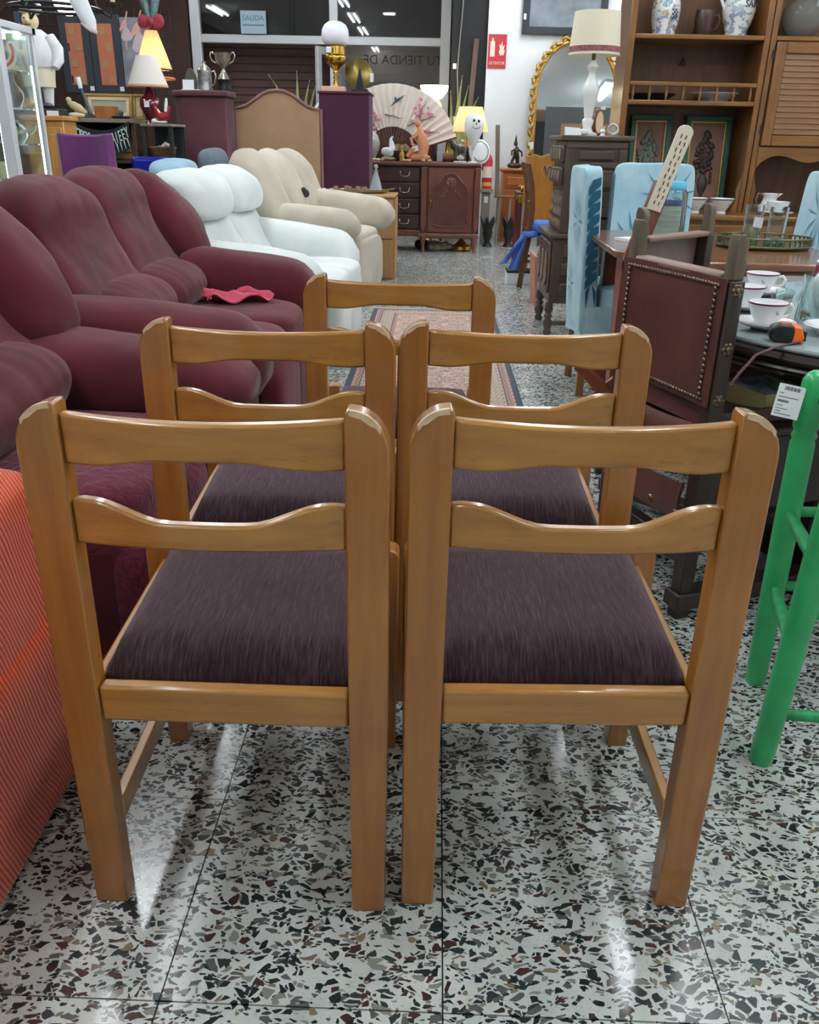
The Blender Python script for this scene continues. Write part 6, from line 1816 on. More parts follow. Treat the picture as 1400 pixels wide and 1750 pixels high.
kb = MB().pillow((0, 0, 0.05), (0.14, 0.14, 0.10), 0.6, 12, wr=0.02, ws=14).build('black_bag', mat('bag_black', (30, 28, 28), 0.6), smooth=60, loc=(-0.16, 9.98, 0.0))
tag(kb, 'small black bag under the middle of the sideboard', 'bag')

# ---------------------------------------------------------------- by the dark trim: torchiere, plant, plank, extinguisher
tl = thing('floor_lamp', 'slim floor lamp with a glowing bowl behind the fan', 'lamp', (-0.07, 11.25, 0))
M_opal = mat('glowing_bowl', (250, 244, 226), 0.4, emit=(255, 236, 196), emit_s=9.0)
MB().lathe([(0.0, 1.545), (0.03, 1.55), (0.10, 1.59), (0.155, 1.66), (0.168, 1.72), (0.160, 1.72), (0.145, 1.665), (0.09, 1.60), (0.0, 1.56)], 36).build('bowl', M_opal, tl, smooth=60)
MB().cyl((0, 0, 0.02), (0, 0, 1.55), 0.011, 10).build('pole', M_brass, tl)
MB().lathe([(0.0, 0.0), (0.13, 0.0), (0.12, 0.02), (0.03, 0.03), (0.0, 0.035)], 26).build('foot', M_brass, tl, smooth=40)
am = thing('amber_lamp', 'small lit amber glass lamp behind the right shoulder of the fan', 'lamp', (-0.06, 10.70, 0))
MB().lathe([(0.055, 1.36), (0.085, 1.43), (0.08, 1.50), (0.06, 1.53), (0.052, 1.53), (0.07, 1.49), (0.075, 1.43), (0.047, 1.36)], 24).build('shade', mat('amber_glass', (250, 214, 140), 0.4, emit=(255, 206, 130), emit_s=1.6), am, smooth=60)
MB().cyl((0, 0, 0.015), (0, 0, 1.40), 0.009, 8).build('pole', M_iron, am)
MB().lathe([(0.0, 0.0), (0.1, 0.0), (0.09, 0.015), (0.0, 0.02)], 20).build('foot', M_iron, am)
snake_plant('tall dark snake plant beside the glowing floor lamp', (0.19, 11.0, 0.45), [(0.0, 0, 1.0, 0.06, 0.055, -0.3), (-0.03, 0.02, 0.84, -0.04, 0.05, 0.1), (0.04, 0, 0.78, 0.22, 0.05, -0.4), (0.05, 0.02, 0.68, 0.28, 0.045, 0.1), (-0.02, -0.02, 0.6, -0.12, 0.045, -0.3), (0.02, 0.03, 0.9, 0.12, 0.05, 0.2)], ph=0.40)
ps = thing('pot_stand', 'low dark stand under the tall snake plant', 'stand', (0.19, 11.0, 0))
MB().bx(-0.16, 0.16, -0.16, 0.16, 0.41, 0.45).build('top', M_ck, ps, bev=0.004)
for x in (-0.13, 0.13):
    for y in (-0.13, 0.13):
        MB().bx(x - 0.018, x + 0.018, y - 0.018, y + 0.018, 0, 0.41).build('leg', M_ck, ps)
pk = MB().bx(-0.03, 0.03, -0.015, 0.015, 0, 2.25).build('plank', wood('grey_plank', (74, 58, 52), (104, 82, 74), 'z', 0.7), bev=0.003, loc=(0.275, 11.36, 0.0), rot=(R_(-4), R_(3.6), 0))
tag(pk, 'long brown plank leaning upright against the black trim', 'plank')
cbl = MB().tube([(0.23, 11.52, 3.3), (0.24, 11.52, 2.6), (0.215, 11.52, 2.2), (0.20, 11.52, 1.9), (0.23, 11.52, 1.4)], 0.008, 8).build('cable', mat('cable_grey', (120, 120, 122), 0.6), smooth=60)
tag(cbl, 'grey cable running down the black trim beside the window', 'cable')
sw_ = MB().bx(-0.022, 0.022, -0.012, 0, -0.03, 0.03).build('switch', M_paper, bev=0.004, loc=(0.165, 11.548, 1.95))
tag(sw_, 'small white cable switch on the black trim', 'switch')
ex = thing('fire_extinguisher', 'red fire extinguisher standing on a stack by the white wall', 'extinguisher', (0.575, 10.66, 0.62))
MB().lathe([(0.0, 0.0), (0.055, 0.0), (0.058, 0.02), (0.058, 0.30), (0.045, 0.35), (0.02, 0.375), (0.0, 0.38)], 22).build('bottle', M_red, ex, smooth=50)
MB().lathe([(0.059, 0.03), (0.0595, 0.03), (0.0595, 0.07), (0.059, 0.07)], 22).build('yellow_band', mat('band_yellow', (206, 170, 70), 0.5), ex, smooth=50)
MB().lathe([(0.059, 0.12), (0.0595, 0.12), (0.0595, 0.24), (0.059, 0.24)], 22, ang=PI, M=T(rz=R_(200))).build('paper_label', M_cream, ex, smooth=50)
MB().bx(-0.02, 0.02, -0.06, 0.03, 0.38, 0.42).build('valve', M_silver, ex, bev=0.006)
MB().tube([(0.0, -0.05, 0.40), (-0.05, -0.06, 0.34), (-0.062, -0.05, 0.2)], 0.008, 8).build('hose', M_black, ex)
bs = thing('stool_stack', 'grey post stand carrying the fire extinguisher', 'stand', (0.575, 10.66, 0))
MB().bx(-0.075, 0.075, -0.075, 0.075, 0.58, 0.62).build('plate', mat('grey_wood', (124, 118, 112), 0.7), bs, bev=0.004)
MB().bx(-0.05, 0.05, -0.05, 0.05, 0, 0.58).build('post', bpy.data.materials['grey_wood'], bs, bev=0.004)
MB().box((0.0, -0.053, 0.50), (0.045, 0.004, 0.07)).build('paper_tag', M_paper, bs)
dv = MB().bx(-0.025, 0.025, -0.015, 0.015, 0, 0.75).build('driftwood', wood('driftwood', (84, 76, 68), (124, 114, 104), 'z', 0.8), bev=0.006, loc=(0.70, 10.60, 0.551), rot=(R_(-3), R_(-2.5), 0))
tag(dv, 'weathered grey board standing beside the fire extinguisher', 'board')
tbn = thing('side_table', 'thin brown side table with black vases below it, by the white wall', 'table', (0.80, 10.60, 0))
MB().prism(loop([(-0.13, -0.14), (0.26, -0.14), (0.26, 0.16), (-0.13, 0.16)], 2), 0.528, 0.55, 'xy').build('top', wood('thin_top', (110, 76, 58), (140, 100, 80), 'x', 0.5), tbn, bev=0.004)
for (x, y) in ((-0.08, 0.10), (0.22, 0.10), (0.05, -0.08)):
    MB().cyl((x, y, 0), (x, y, 0.528), 0.012, 8).build('leg', mat('leg_grey', (150, 148, 146), 0.5) if 'leg_grey' not in bpy.data.materials else bpy.data.materials['leg_grey'], tbn)
M_urn = mat('urn_black', (24, 26, 26), 0.5)
for k, (x, y, lb) in enumerate(((0.60, 10.38, 'black leafy metal vase under the thin side table, next to the sideboard'), (0.845, 10.42, 'black leafy metal vase under the thin side table, next to the orange cabinet'))):
    t = thing('leaf_vase', lb, 'vase', (x, y, 0))
    MB().lathe([(0.0, 0.0), (0.06, 0.0), (0.05, 0.02), (0.03, 0.06), (0.05, 0.11), (0.06, 0.16), (0.05, 0.19), (0.0, 0.18)], 16).build('body', M_urn, t, smooth=50)
    for q in range(7):
        a = 2 * PI * q / 7 + 0.3 * k
        def fn(u, v):
            r = 0.045 + 0.06 * v ** 1.5
            w_ = 0.03 * math.sin(PI * (0.15 + 0.8 * v)) * (u - 0.5) * 2
            return (r * math.cos(a) - w_ * math.sin(a), r * math.sin(a) + w_ * math.cos(a), 0.16 + 0.17 * v)
        MB().grid(fn, 3, 6, 0.004).build('leaf', M_urn, t, smooth=60)

# orange cabinet, statuette
M_org_w = wood('orange_pine', (150, 84, 40), (184, 112, 58), 'z', 0.35, 0.3)
oc = thing('orange_cabinet', 'orange pine cabinet with a bronze dancer on top, against the white wall', 'cabinet', (0.78, 10.98, 0))
MB().bx(0.0, 0.29, 0.0, 0.40, 0.04, 0.80).build('carcass', M_org_w, oc, bev=0.005)
MB().bx(-0.03, 0.305, -0.03, 0.42, 0.80, 0.835).build('top', M_org_w, oc, bev=0.010)
d1 = MB().bx(0.03, 0.27, -0.018, 0.0, 0.62, 0.77).build('drawer', M_org_w, oc, bev=0.006)
MB().bx(0.055, 0.245, -0.03, -0.018, 0.65, 0.74).build('raised_panel', M_org_w, d1, bev=0.010)
d2 = MB().bx(0.03, 0.27, -0.018, 0.0, 0.10, 0.60).build('door', M_org_w, oc, bev=0.006)
MB().bx(0.06, 0.24, -0.03, -0.018, 0.16, 0.54).build('raised_panel', M_org_w, d2, bev=0.010)
MB().bx(-0.015, 0.30, -0.02, 0.40, 0.0, 0.04).build('plinth', M_org_w, oc, bev=0.005)
dn = thing('bronze_dancer', 'small dark bronze dancing figure on the orange cabinet', 'statuette', (0.93, 11.10, 0.8355))
M_bronze = mat('bronze_green', (58, 60, 46), 0.4, metal=0.6, var=0.3, var_scale=30)
MB().pillow((0, 0, 0.03), (0.18, 0.12, 0.06), 0.8, 10, wr=0.012, ws=20).build('base', M_bronze, dn, smooth=60)
MB().tube([(0.03, 0, 0.05), (0.02, 0, 0.12), (0.0, 0, 0.17), (0.01, 0, 0.22), (0.0, 0, 0.245)], [0.018, 0.028, 0.035, 0.026, 0.012], 12).build('torso', M_bronze, dn, smooth=60)
MB().tube([(-0.05, 0, 0.05), (-0.03, 0, 0.10), (0.0, 0, 0.16)], [0.014, 0.018, 0.024], 10).build('leg', M_bronze, dn, smooth=60)
MB().tube([(0.02, 0, 0.21), (0.07, 0, 0.18), (0.075, 0, 0.13)], [0.014, 0.011, 0.010], 8).build('arm', M_bronze, dn, smooth=60)
MB().tube([(0.0, 0, 0.21), (-0.05, 0, 0.19), (-0.045, 0, 0.14)], [0.014, 0.011, 0.010], 8).build('arm', M_bronze, dn, smooth=60)
MB().lathe([(0.0, 0.25), (0.02, 0.255), (0.024, 0.28), (0.016, 0.30), (0.012, 0.325), (0.005, 0.36), (0.0, 0.38)], 14, T(-0.008, 0, -0.005)).build('crowned_head', M_bronze, dn, smooth=60)

# gilt arched mirror against the white wall
M_gold = mat('gilt_carving', (172, 132, 58), 0.35, metal=0.75, var=0.35, var_scale=40, bump=0.3, bump_scale=60)
M_mirror = mat('mirror_silver', (214, 222, 226), 0.02, metal=1.0)
mr = thing('gilt_mirror', 'tall arched mirror in a carved gilt frame leaning on the white wall', 'mirror', (1.62, 11.28, 0.70))
mr.rotation_euler = (R_(-5), 0, 0)
def arch_pts(w, h0, h1, n=26):
    return [(w, 0.0), (w, h0)] + [(w * math.cos(R_(a)) ** 0.8 if math.cos(R_(a)) > 0 else -(abs(w * math.cos(R_(a))) ** 1), h0 + (h1 - h0) * math.sin(R_(a)) ** 0.8) for a in [90 * k / (n / 2) for k in range(1, n // 2 + 1)]]
def full_arch(w, h0, h1):
    q = [(w, 0.0), (w, h0)] + [(w * math.cos(R_(90 * k / 13)), h0 + (h1 - h0) * math.sin(R_(90 * k / 13))) for k in range(1, 14)]
    return q + [(-x, z) for x, z in q[::-1]][1:]
MB().prism(full_arch(0.47, 0.98, 1.52), -0.006, 0.006).build('glass', M_mirror, mr, smooth=0)
MB().tube([(x, 0, z) for x, z in full_arch(0.48, 0.98, 1.535)], 0.026, 10).build('inner_frame', M_gold, mr, smooth=60)
MB().bx(-0.52, 0.52, -0.03, 0.03, -0.05, 0.03).build('bottom_bar', M_gold, mr, bev=0.01)
ctr = full_arch(0.515, 0.98, 1.575)
cum = [0.0]
for i in range(1, len(ctr)):
    cum.append(cum[-1] + math.dist(ctr[i], ctr[i - 1]))
def along(s):
    for i in range(1, len(ctr)):
        if cum[i] >= s:
            f = (s - cum[i - 1]) / (cum[i] - cum[i - 1])
            a, b = ctr[i - 1], ctr[i]
            return (a[0] + (b[0] - a[0]) * f, a[1] + (b[1] - a[1]) * f, math.atan2(b[1] - a[1], b[0] - a[0]))
nfr = 52
for k in range(nfr):
    x, z, a = along(cum[-1] * (k + 0.5) / nfr)
    s = 1 if k % 2 else -1
    MB().tube([(-0.042, 0, -0.02 * s), (-0.015, -0.02, 0.026 * s), (0.02, -0.025, 0.012 * s), (0.04, -0.008, -0.02 * s), (0.02, -0.012, -0.03 * s)], [0.010, 0.018, 0.018, 0.012, 0.006], 7).build('scroll', M_gold, mr, smooth=60, loc=(x, -0.008, z), rot=(0, -a, 0))
MB().box((-0.50, -0.035, 0.39), (0.06, 0.003, 0.08)).build('paper_tag', M_paper, mr)
# picture above, hung on the wall
pc_ = thing('wall_picture', 'dark framed misty landscape picture high on the white wall', 'picture', (1.42, 11.46, 2.34))
M_frd = mat('frame_charcoal', (34, 40, 46), 0.5)
MB().bx(-0.44, 0.46, 0.0, 0.02, 0.0, 0.7).build('canvas', mat('misty_canvas', (132, 140, 148), 0.6, rgb2=(72, 78, 86), var_scale=3), pc_)
for (a, b, d, e) in ((-0.48, 0.50, -0.05, 0.03), (-0.48, 0.50, 0.67, 0.75), (-0.48, -0.40, 0.03, 0.67), (0.42, 0.50, 0.03, 0.67)):
    MB().bx(a, b, -0.025, 0.015, d, e).build('frame_bar', M_frd, pc_, bev=0.006)
MB().box((-0.455, -0.028, 0.13), (0.03, 0.003, 0.06)).build('paper_tag', M_paper, pc_)

# dark picture board with tan mount standing before the mirror
pf = thing('mounted_board', 'dark grey board with a tan mount standing on the floor before the gilt mirror', 'board', (1.62, 10.55, 0))
MB().bx(-0.42, 0.50, 0.0, 0.03, 0.0, 1.50).build('board', mat('board_slate', (66, 68, 70), 0.7), pf, bev=0.003)
MB().bx(-0.24, 0.34, -0.006, 0.0, 0.35, 1.33).build('mount', mat('mount_tan', (130, 102, 76), 0.8), pf)
pf.rotation_euler = (R_(-3), 0, 0)

# ---------------------------------------------------------------- in the aisle before the carved cabinet
M_ych = wood('yellow_oak', (156, 106, 36), (186, 134, 58), 'z', 0.4, 0.3)
yc = thing('carved_chair', 'yellow oak chair with a pierced heart back, behind the carved cabinet', 'chair', (0.925, 8.28, 0))
bk = [(-0.10, 0.44), (0.22, 0.44), (0.26, 0.70), (0.24, 0.90), (0.26, 1.02), (0.22, 1.005), (0.18, 1.03), (0.13, 1.01), (0.06, 1.035), (0.0, 1.01), (-0.06, 1.03), (-0.10, 1.005), (-0.14, 1.02), (-0.12, 0.90), (-0.14, 0.70)]
MB().prism(bk, 0.0, 0.03).build('splat', M_ych, yc, bev=0.005)
for sx in (-1, 1):
    MB().tube([(0.06, -0.004, 0.80), (0.06 + sx * 0.03, -0.004, 0.86), (0.06 + sx * 0.045, -0.004, 0.91), (0.06 + sx * 0.03, -0.004, 0.945), (0.06 + sx * 0.006, -0.004, 0.925), (0.06, -0.004, 0.90)], 0.007, 8).build('heart_carving', M_ych, yc, smooth=60)
MB().prism([(0.06, 0.84), (0.09, 0.90), (0.085, 0.925), (0.07, 0.93), (0.06, 0.915), (0.05, 0.93), (0.035, 0.925), (0.03, 0.90)], -0.002, 0.001).build('pierced_heart', mat('hole_dark', (104, 92, 96), 0.9), yc, smooth=0)
MB().bx(-0.14, 0.26, -0.38, 0.03, 0.42, 0.45).build('seat', M_ych, yc, bev=0.008)
for (x, y) in ((-0.10, -0.34), (0.22, -0.34), (-0.10, 0.0), (0.22, 0.0)):
    MB().cyl((x, y, 0.43), (x * 1.15, y * 1.08, 0), 0.02, 10, 0.015).build('leg', M_ych, yc)
M_brch = wood('brown_chair', (84, 52, 32), (116, 76, 48), 'z', 0.4, 0.2)
bc_ = thing('brown_chair', 'curved-back brown wooden chair seen edge-on, blue cloth tied round it', 'chair', (0.735, 7.35, 0))
for y, off in ((0.0, 0.0), (0.40, 0.0)):
    cur = [(-0.02, 0.0), (0.0, 0.18), (0.035, 0.42), (0.045, 0.62), (0.03, 0.80), (-0.015, 0.97)]
    vs, fs = [], []
    for (x, z) in cur:
        vs += [(x - 0.022, y, z), (x + 0.022, y, z), (x + 0.022, y + 0.028, z), (x - 0.022, y + 0.028, z)]
    for i in range(len(cur) - 1):
        a, b = 4 * i, 4 * i + 4
        for j in range(4):
            fs.append((a + j, a + (j + 1) % 4, b + (j + 1) % 4, b + j))
    fs += [(3, 2, 1, 0), tuple(range(4 * len(cur) - 4, 4 * len(cur)))]
    MB().add(vs, fs).build('back_post', M_brch, bc_, bev=0.004)
for z, x in ((0.92, 0.0), (0.78, 0.033), (0.64, 0.045)):
    MB().bx(x - 0.01, x + 0.01, 0.02, 0.41, z - 0.03, z + 0.03).build('back_slat', M_brch, bc_, bev=0.004)
MB().bx(0.03, 0.44, -0.01, 0.44, 0.42, 0.455).build('seat', M_brch, bc_, bev=0.008)
for y in (0.02, 0.40):
    MB().bx(0.40, 0.435, y - 0.015, y + 0.02, 0, 0.42).build('front_leg', M_brch, bc_, bev=0.004)
    MB().bx(0.01, 0.41, y - 0.008, y + 0.012, 0.20, 0.225).build('stretcher', M_brch, bc_, bev=0.003)
M_tie = mat('blue_tie', (66, 108, 182), 0.9, var=0.2, var_scale=20)
bl_ = thing('blue_cloth', 'bright blue cloth knotted around the brown chair and hanging down', 'cloth', (0.735, 7.28, 0))
def drape(u, v):
    return (-0.18 + 0.17 * v + 0.045 * (u - 0.5) + 0.02 * math.sin(u * 9), -0.01 + 0.02 * math.sin(u * 7 + v * 3), 0.20 + 0.23 * v + 0.02 * (u - 0.5))
def drape2(u, v):
    return (-0.09 + 0.09 * v + 0.06 * (u - 0.5) * (1.3 - v), -0.02 + 0.015 * math.sin(u * 8), 0.16 + 0.27 * v)
MB().grid(drape, 10, 10, 0.006).build('tail', M_tie, bl_, smooth=70)
MB().grid(drape2, 10, 10, 0.006).build('tail', M_tie, bl_, smooth=70)
MB().pillow((0.03, 0.02, 0.435), (0.12, 0.10, 0.05), 0.7, 10, wr=0.012, ws=20).build('knot', M_tie, bl_, smooth=70)
MB().pillow((0.19, 0.10, 0.49), (0.26, 0.26, 0.10), 0.6, 12, wr=0.02, ws=9).build('bundle', M_tie, bl_, smooth=70)
wb_ = thing('white_box', 'white box with a black lid on the floor behind the brown chair', 'box', (0.75, 7.62, 0))
MB().bx(-0.13, 0.15, -0.10, 0.10, 0.0, 0.095).build('body', M_paper, wb_, bev=0.004)
MB().bx(-0.133, 0.153, -0.103, 0.103, 0.095, 0.112).build('lid', M_black, wb_, bev=0.004)
pbd = MB().bx(-0.012, 0.012, -0.16, 0.20, 0, 0.36).build('pink_board', mat('pink_brown_card', (164, 112, 92), 0.7), bev=0.003, loc=(0.765, 6.62, 0.0), rot=(0, R_(-4), 0))
tag(pbd, 'pinkish brown board leaning beside the base of the carved cabinet', 'board')
rt = thing('pedestal_table', 'small dark round-cornered table with maroon column legs and brass capitals', 'table', (0.93, 8.72, 0))
MB().bx(-0.17, 0.22, -0.16, 0.20, 0.66, 0.69).build('top', M_mahd, rt, bev=0.005)
MB().bx(-0.13, 0.18, -0.12, 0.16, 0.60, 0.66).build('apron', M_mahd, rt, bev=0.004)
for (x, y) in ((-0.14, -0.13), (0.19, -0.13), (-0.14, 0.17), (0.19, 0.17)):
    lg_ = MB().cyl((x, y, 0.0), (x, y, 0.62), 0.024, 14).build('column_leg', mat('maroon_column', (84, 30, 38), 0.3, coat=0.3) if 'maroon_column' not in bpy.data.materials else bpy.data.materials['maroon_column'], rt)
    MB().lathe([(0.026, 0.60), (0.034, 0.62), (0.026, 0.64), (0.036, 0.66), (0.030, 0.672), (0.0, 0.672)], 14, T(x, y, 0)).build('capital', M_brass, lg_, smooth=50)
gb = thing('glass_bowl', 'pale glass bowl on the small table with maroon columns', 'bowl', (0.985, 8.70, 0.6905))
MB().lathe([(0.0, 0.004), (0.05, 0.0), (0.09, 0.03), (0.115, 0.075), (0.12, 0.082), (0.108, 0.078), (0.085, 0.036), (0.0, 0.01)], 28).build('bowl', mat('pale_glass', (196, 206, 206), 0.1, trans=0.4), gb, smooth=60)
MB().lathe([(0.11, 0.074), (0.122, 0.080), (0.122, 0.086), (0.108, 0.082)], 28).build('rim', M_porc, gb, smooth=60)
bg = MB().ball((0, 0, 0.03), (0.02, 0.02, 0.03), 10, 6).ball((0.05, 0.02, 0.025), (0.02, 0.02, 0.025), 10, 6).ball((-0.02, 0.01, 0.05), (0.014, 0.014, 0.014), 8, 5).build('brass_trinkets', M_brass, smooth=60, loc=(0.80, 8.60, 0.6905))
tag(bg, 'little brass trinket on the corner of the maroon-columned table', 'trinket')
# ---------------------------------------------------------------- left background
# purple chair
M_pur = fabric('purple_velvet', (86, 40, 86), (112, 60, 112), sheen=0.3, weave=200, bump=0.1, var=0.15)
pcx = thing('purple_chair', 'purple velvet high-backed chair behind the maroon sofas', 'chair', (-2.125, 5.55, 0))
def pback(u, v):
    x = (u - 0.5) * (0.275 + 0.02 * (1 - v))
    return (x, -0.05 + 0.05 * (2 * u - 1) ** 2 * -1 + 0.04 * (1 - v), 0.42 + v * (0.69 + 0.012 * (2 * u - 1) ** 2))
MB().grid(pback, 20, 16, 0.07).build('back', M_pur, pcx, smooth=60, bev=0.012)
MB().pillow((0, 0.22, 0.42), (0.36, 0.44, 0.14), 0.3, 12).build('seat', M_pur, pcx, smooth=70)
for x in (-0.12, 0.12):
    for y in (0.04, 0.40):
        MB().cyl((x, y, 0), (x, y, 0.36), 0.016, 8).build('leg', M_dark, pcx)
# ochre cabinet carrying the cook statue
M_och = wood('ochre_wood', (160, 112, 52), (196, 146, 78), 'z', 0.4, 0.3)
och = thing('ochre_cabinet', 'ochre wooden cabinet with panelled front, under the cook statue', 'cabinet', (-2.81, 6.55, 0))
MB().bx(-0.14, 0.14, 0.0, 0.24, 0.0, 1.20).build('carcass', M_och, och, bev=0.006)
MB().bx(-0.16, 0.155, -0.02, 0.25, 1.20, 1.232).build('top', M_och, och, bev=0.006)
for x0, x1 in ((-0.13, -0.005), (0.005, 0.13)):
    d = MB().bx(x0, x1, -0.018, 0.0, 0.05, 1.16).build('door', M_och, och, bev=0.006)
    MB().bx(x0 + 0.025, x1 - 0.025, -0.028, -0.018, 0.10, 1.11).build('raised_panel', M_och, d, bev=0.008)
ck = thing('cook_statue', 'white cook statue holding a wooden staff, standing on the ochre cabinet', 'statue', (-2.845, 6.66, 1.2325))
ck.scale = (1.05, 0.86, 0.92)
M_coat = mat('coat_white', (206, 208, 210), 0.5, var=0.06)
M_apr = mat('apron_cream', (210, 204, 178), 0.55)
M_flesh = mat('statue_cream', (206, 190, 150), 0.5)
MB().bx(-0.13, 0.13, -0.11, 0.11, 0, 0.05).build('base', M_black, ck, bev=0.006)
MB().bx(0.06, 0.14, -0.115, -0.11, 0.0, 0.035).build('paper_tag', M_paper, ck)
for s in (-1, 1):
    MB().ball((s * 0.05, -0.04, 0.07), (0.035, 0.06, 0.022), 12, 6).build('shoe', mat('shoe_navy', (36, 46, 66), 0.35) if 'shoe_navy' not in bpy.data.materials else bpy.data.materials['shoe_navy'], ck, smooth=60)
    MB().tube([(s * 0.05, 0, 0.07), (s * 0.052, 0, 0.14), (s * 0.055, 0, 0.24)], [0.028, 0.034, 0.045], 12).build('leg', M_coat, ck, smooth=60)
MB().lathe([(0.0, 0.20), (0.105, 0.20), (0.108, 0.26), (0.118, 0.34), (0.105, 0.37), (0.0, 0.37)], 24, Matrix.Diagonal((1.0, 0.85, 1, 1))).build('apron', M_apr, ck, smooth=60)
MB().lathe([(0.0, 0.33), (0.12, 0.335), (0.135, 0.39), (0.132, 0.44), (0.115, 0.50), (0.09, 0.56), (0.055, 0.59), (0.0, 0.595)], 28, Matrix.Diagonal((1.05, 0.9, 1, 1))).build('torso', M_coat, ck, smooth=60)
MB().tube([(-0.10, 0, 0.54), (-0.14, -0.02, 0.47), (-0.12, -0.08, 0.41), (-0.065, -0.12, 0.42)], [0.045, 0.045, 0.038, 0.026], 12).build('sleeve', M_coat, ck, smooth=60)
MB().tube([(0.10, 0, 0.54), (0.15, -0.01, 0.46), (0.155, -0.03, 0.38), (0.14, -0.06, 0.33)], [0.045, 0.045, 0.040, 0.026], 12).build('sleeve', M_coat, ck, smooth=60)
MB().ball((-0.05, -0.125, 0.425), (0.024, 0.02, 0.026), 10, 6).build('hand', M_flesh, ck, smooth=60)
hd = MB().ball((0.0, -0.02, 0.645), (0.056, 0.056, 0.062), 16, 10).build('head', M_flesh, ck, smooth=60)
MB().ball((0.0, -0.078, 0.64), (0.012, 0.016, 0.016), 8, 6).build('nose', M_flesh, hd, smooth=60)
em = MB()
for s in (-1, 1):
    em.ball((s * 0.02, -0.07, 0.66), (0.006, 0.004, 0.006), 8, 5)
em.tube([(-0.02, -0.072, 0.618), (0, -0.076, 0.614), (0.02, -0.072, 0.618)], 0.003, 6)
em.build('face_marks', M_letter, hd)
MB().tube([(-0.03, -0.13, 0.30), (-0.05, -0.13, 0.42), (-0.035, -0.12, 0.62)], 0.009, 8).build('staff', mat('staff_wood', (120, 88, 56), 0.6), ck, smooth=60)
MB().bx(-0.09, -0.05, -0.06, -0.04, 0.54, 0.70).build('dark_scarf', mat('scarf_slate', (46, 58, 74), 0.7), ck, bev=0.006)
MB().lathe([(0.05, 0.69), (0.07, 0.70), (0.085, 0.74), (0.06, 0.78), (0.0, 0.785)], 20).build('hat', M_coat, ck, smooth=60)

# glass vitrine lit inside
M_led = mat('led_strip', (255, 255, 255), emit=(238, 246, 255), emit_s=9.0)
M_whitew = mat('white_lacquer', (226, 230, 232), 0.4)
vt = thing('glass_vitrine', 'white framed glass display case with lit edges, full of small ornaments', 'vitrine', (-2.035, 4.32, 0))
MB().bx(-0.62, 0.03, -0.06, 0.36, 0.0, 0.86).build('pedestal', M_whitew, vt, bev=0.006)
MB().bx(-0.66, 0.075, -0.10, 0.40, 0.86, 0.90).build('plinth', M_whitew, vt, bev=0.006)
for (x, y) in ((0.03, -0.04), (-0.60, -0.04), (0.03, 0.34), (-0.60, 0.34)):
    pw_ = 0.026 if y < 0 else 0.012
    pw = MB().bx(x - pw_, x + pw_, y - pw_, y + pw_, 0.90, 1.56).build('post', M_alu, vt, bev=0.003)
    MB().bx(x - pw_ - 0.010 if x > 0 else x + pw_, x - pw_ if x > 0 else x + pw_ + 0.010, y - 0.008, y + 0.008, 0.92, 1.42).build('led_strip', M_led, pw)
for (a, b, c, d) in ((-0.62, 0.05, -0.06, -0.02), (-0.62, 0.05, 0.32, 0.36), (0.01, 0.05, -0.06, 0.36), (-0.62, -0.58, -0.06, 0.36)):
    MB().bx(a, b, c, d, 1.555, 1.585).build('top_rail', M_alu, vt, bev=0.003)
MB().bx(-0.58, 0.01, -0.043, -0.037, 0.91, 1.55).build('pane', M_glassedge, vt, smooth=0)
MB().bx(0.027, 0.033, -0.02, 0.32, 0.91, 1.55).build('pane', M_glassedge, vt, smooth=0)
for z in (1.06, 1.22, 1.38):
    MB().bx(-0.58, 0.005, -0.02, 0.32, z, z + 0.008).build('glass_shelf', M_glassedge, vt, smooth=0)
MB().bx(-0.58, 0.005, 0.337, 0.343, 0.91, 1.55).build('pane', M_glassedge, vt, smooth=0)
MB().bx(-0.56, -0.01, 0.30, 0.32, 1.535, 1.55).build('led_strip', M_led, vt)
mg = thing('cream_mug', 'cream mug on the floor of the lit vitrine', 'mug', (-2.12, 4.45, 0.9005))
MB().lathe([(0.0, 0.0), (0.034, 0.0), (0.038, 0.01), (0.038, 0.085), (0.034, 0.085), (0.033, 0.012), (0.0, 0.01)], 20).build('cup', M_flesh, mg, smooth=50)
MB().tube([(0.036, 0, 0.07), (0.062, 0, 0.066), (0.064, 0, 0.03), (0.036, 0, 0.02)], 0.006, 8).build('handle', M_flesh, mg, smooth=60)
rb = thing('rainbow_ornament', 'curved rainbow ornament with a green top inside the vitrine', 'ornament', (-2.10, 4.60, 1.389))
for k, (c_, r_) in enumerate((((212, 206, 190), 0.075), ((206, 70, 62), 0.062), ((240, 214, 206), 0.050))):
    MB().tube([(0.02 + r_ * math.cos(R_(a)) - 0.06, 0, 0.085 + r_ * math.sin(R_(a))) for a in range(-110, 41, 12)], 0.0075, 8).build('arc_band', mat('arc_%s' % ('cream', 'red', 'rose')[k], c_, 0.4), rb, smooth=60)
MB().bx(0.0, 0.034, -0.015, 0.015, 0.135, 0.165).build('green_cup', mat('green_cup', (150, 200, 110), 0.4), rb, bev=0.004)
MB().bx(-0.08, 0.04, -0.03, 0.03, 0.0, 0.008).build('foot', M_paper, rb)
nv = MB().lathe([(0.0, 0.0), (0.03, 0.0), (0.05, 0.04), (0.05, 0.07), (0.02, 0.11), (0.014, 0.15), (0.02, 0.16), (0.0, 0.16)], 20).build('navy_vase', mat('navy_glaze', (36, 44, 78), 0.15, coat=0.5), smooth=50, loc=(-2.10, 4.58, 1.229))
tag(nv, 'navy blue glazed vase on the middle shelf of the vitrine', 'vase')
gp = MB().lathe([(0.0, 0.0), (0.035, 0.0), (0.052, 0.03), (0.046, 0.06), (0.02, 0.08), (0.0, 0.09)], 20).build('gold_pot', mat('gold_pot', (186, 152, 92), 0.25, metal=0.5), smooth=50, loc=(-2.15, 4.54, 1.229))
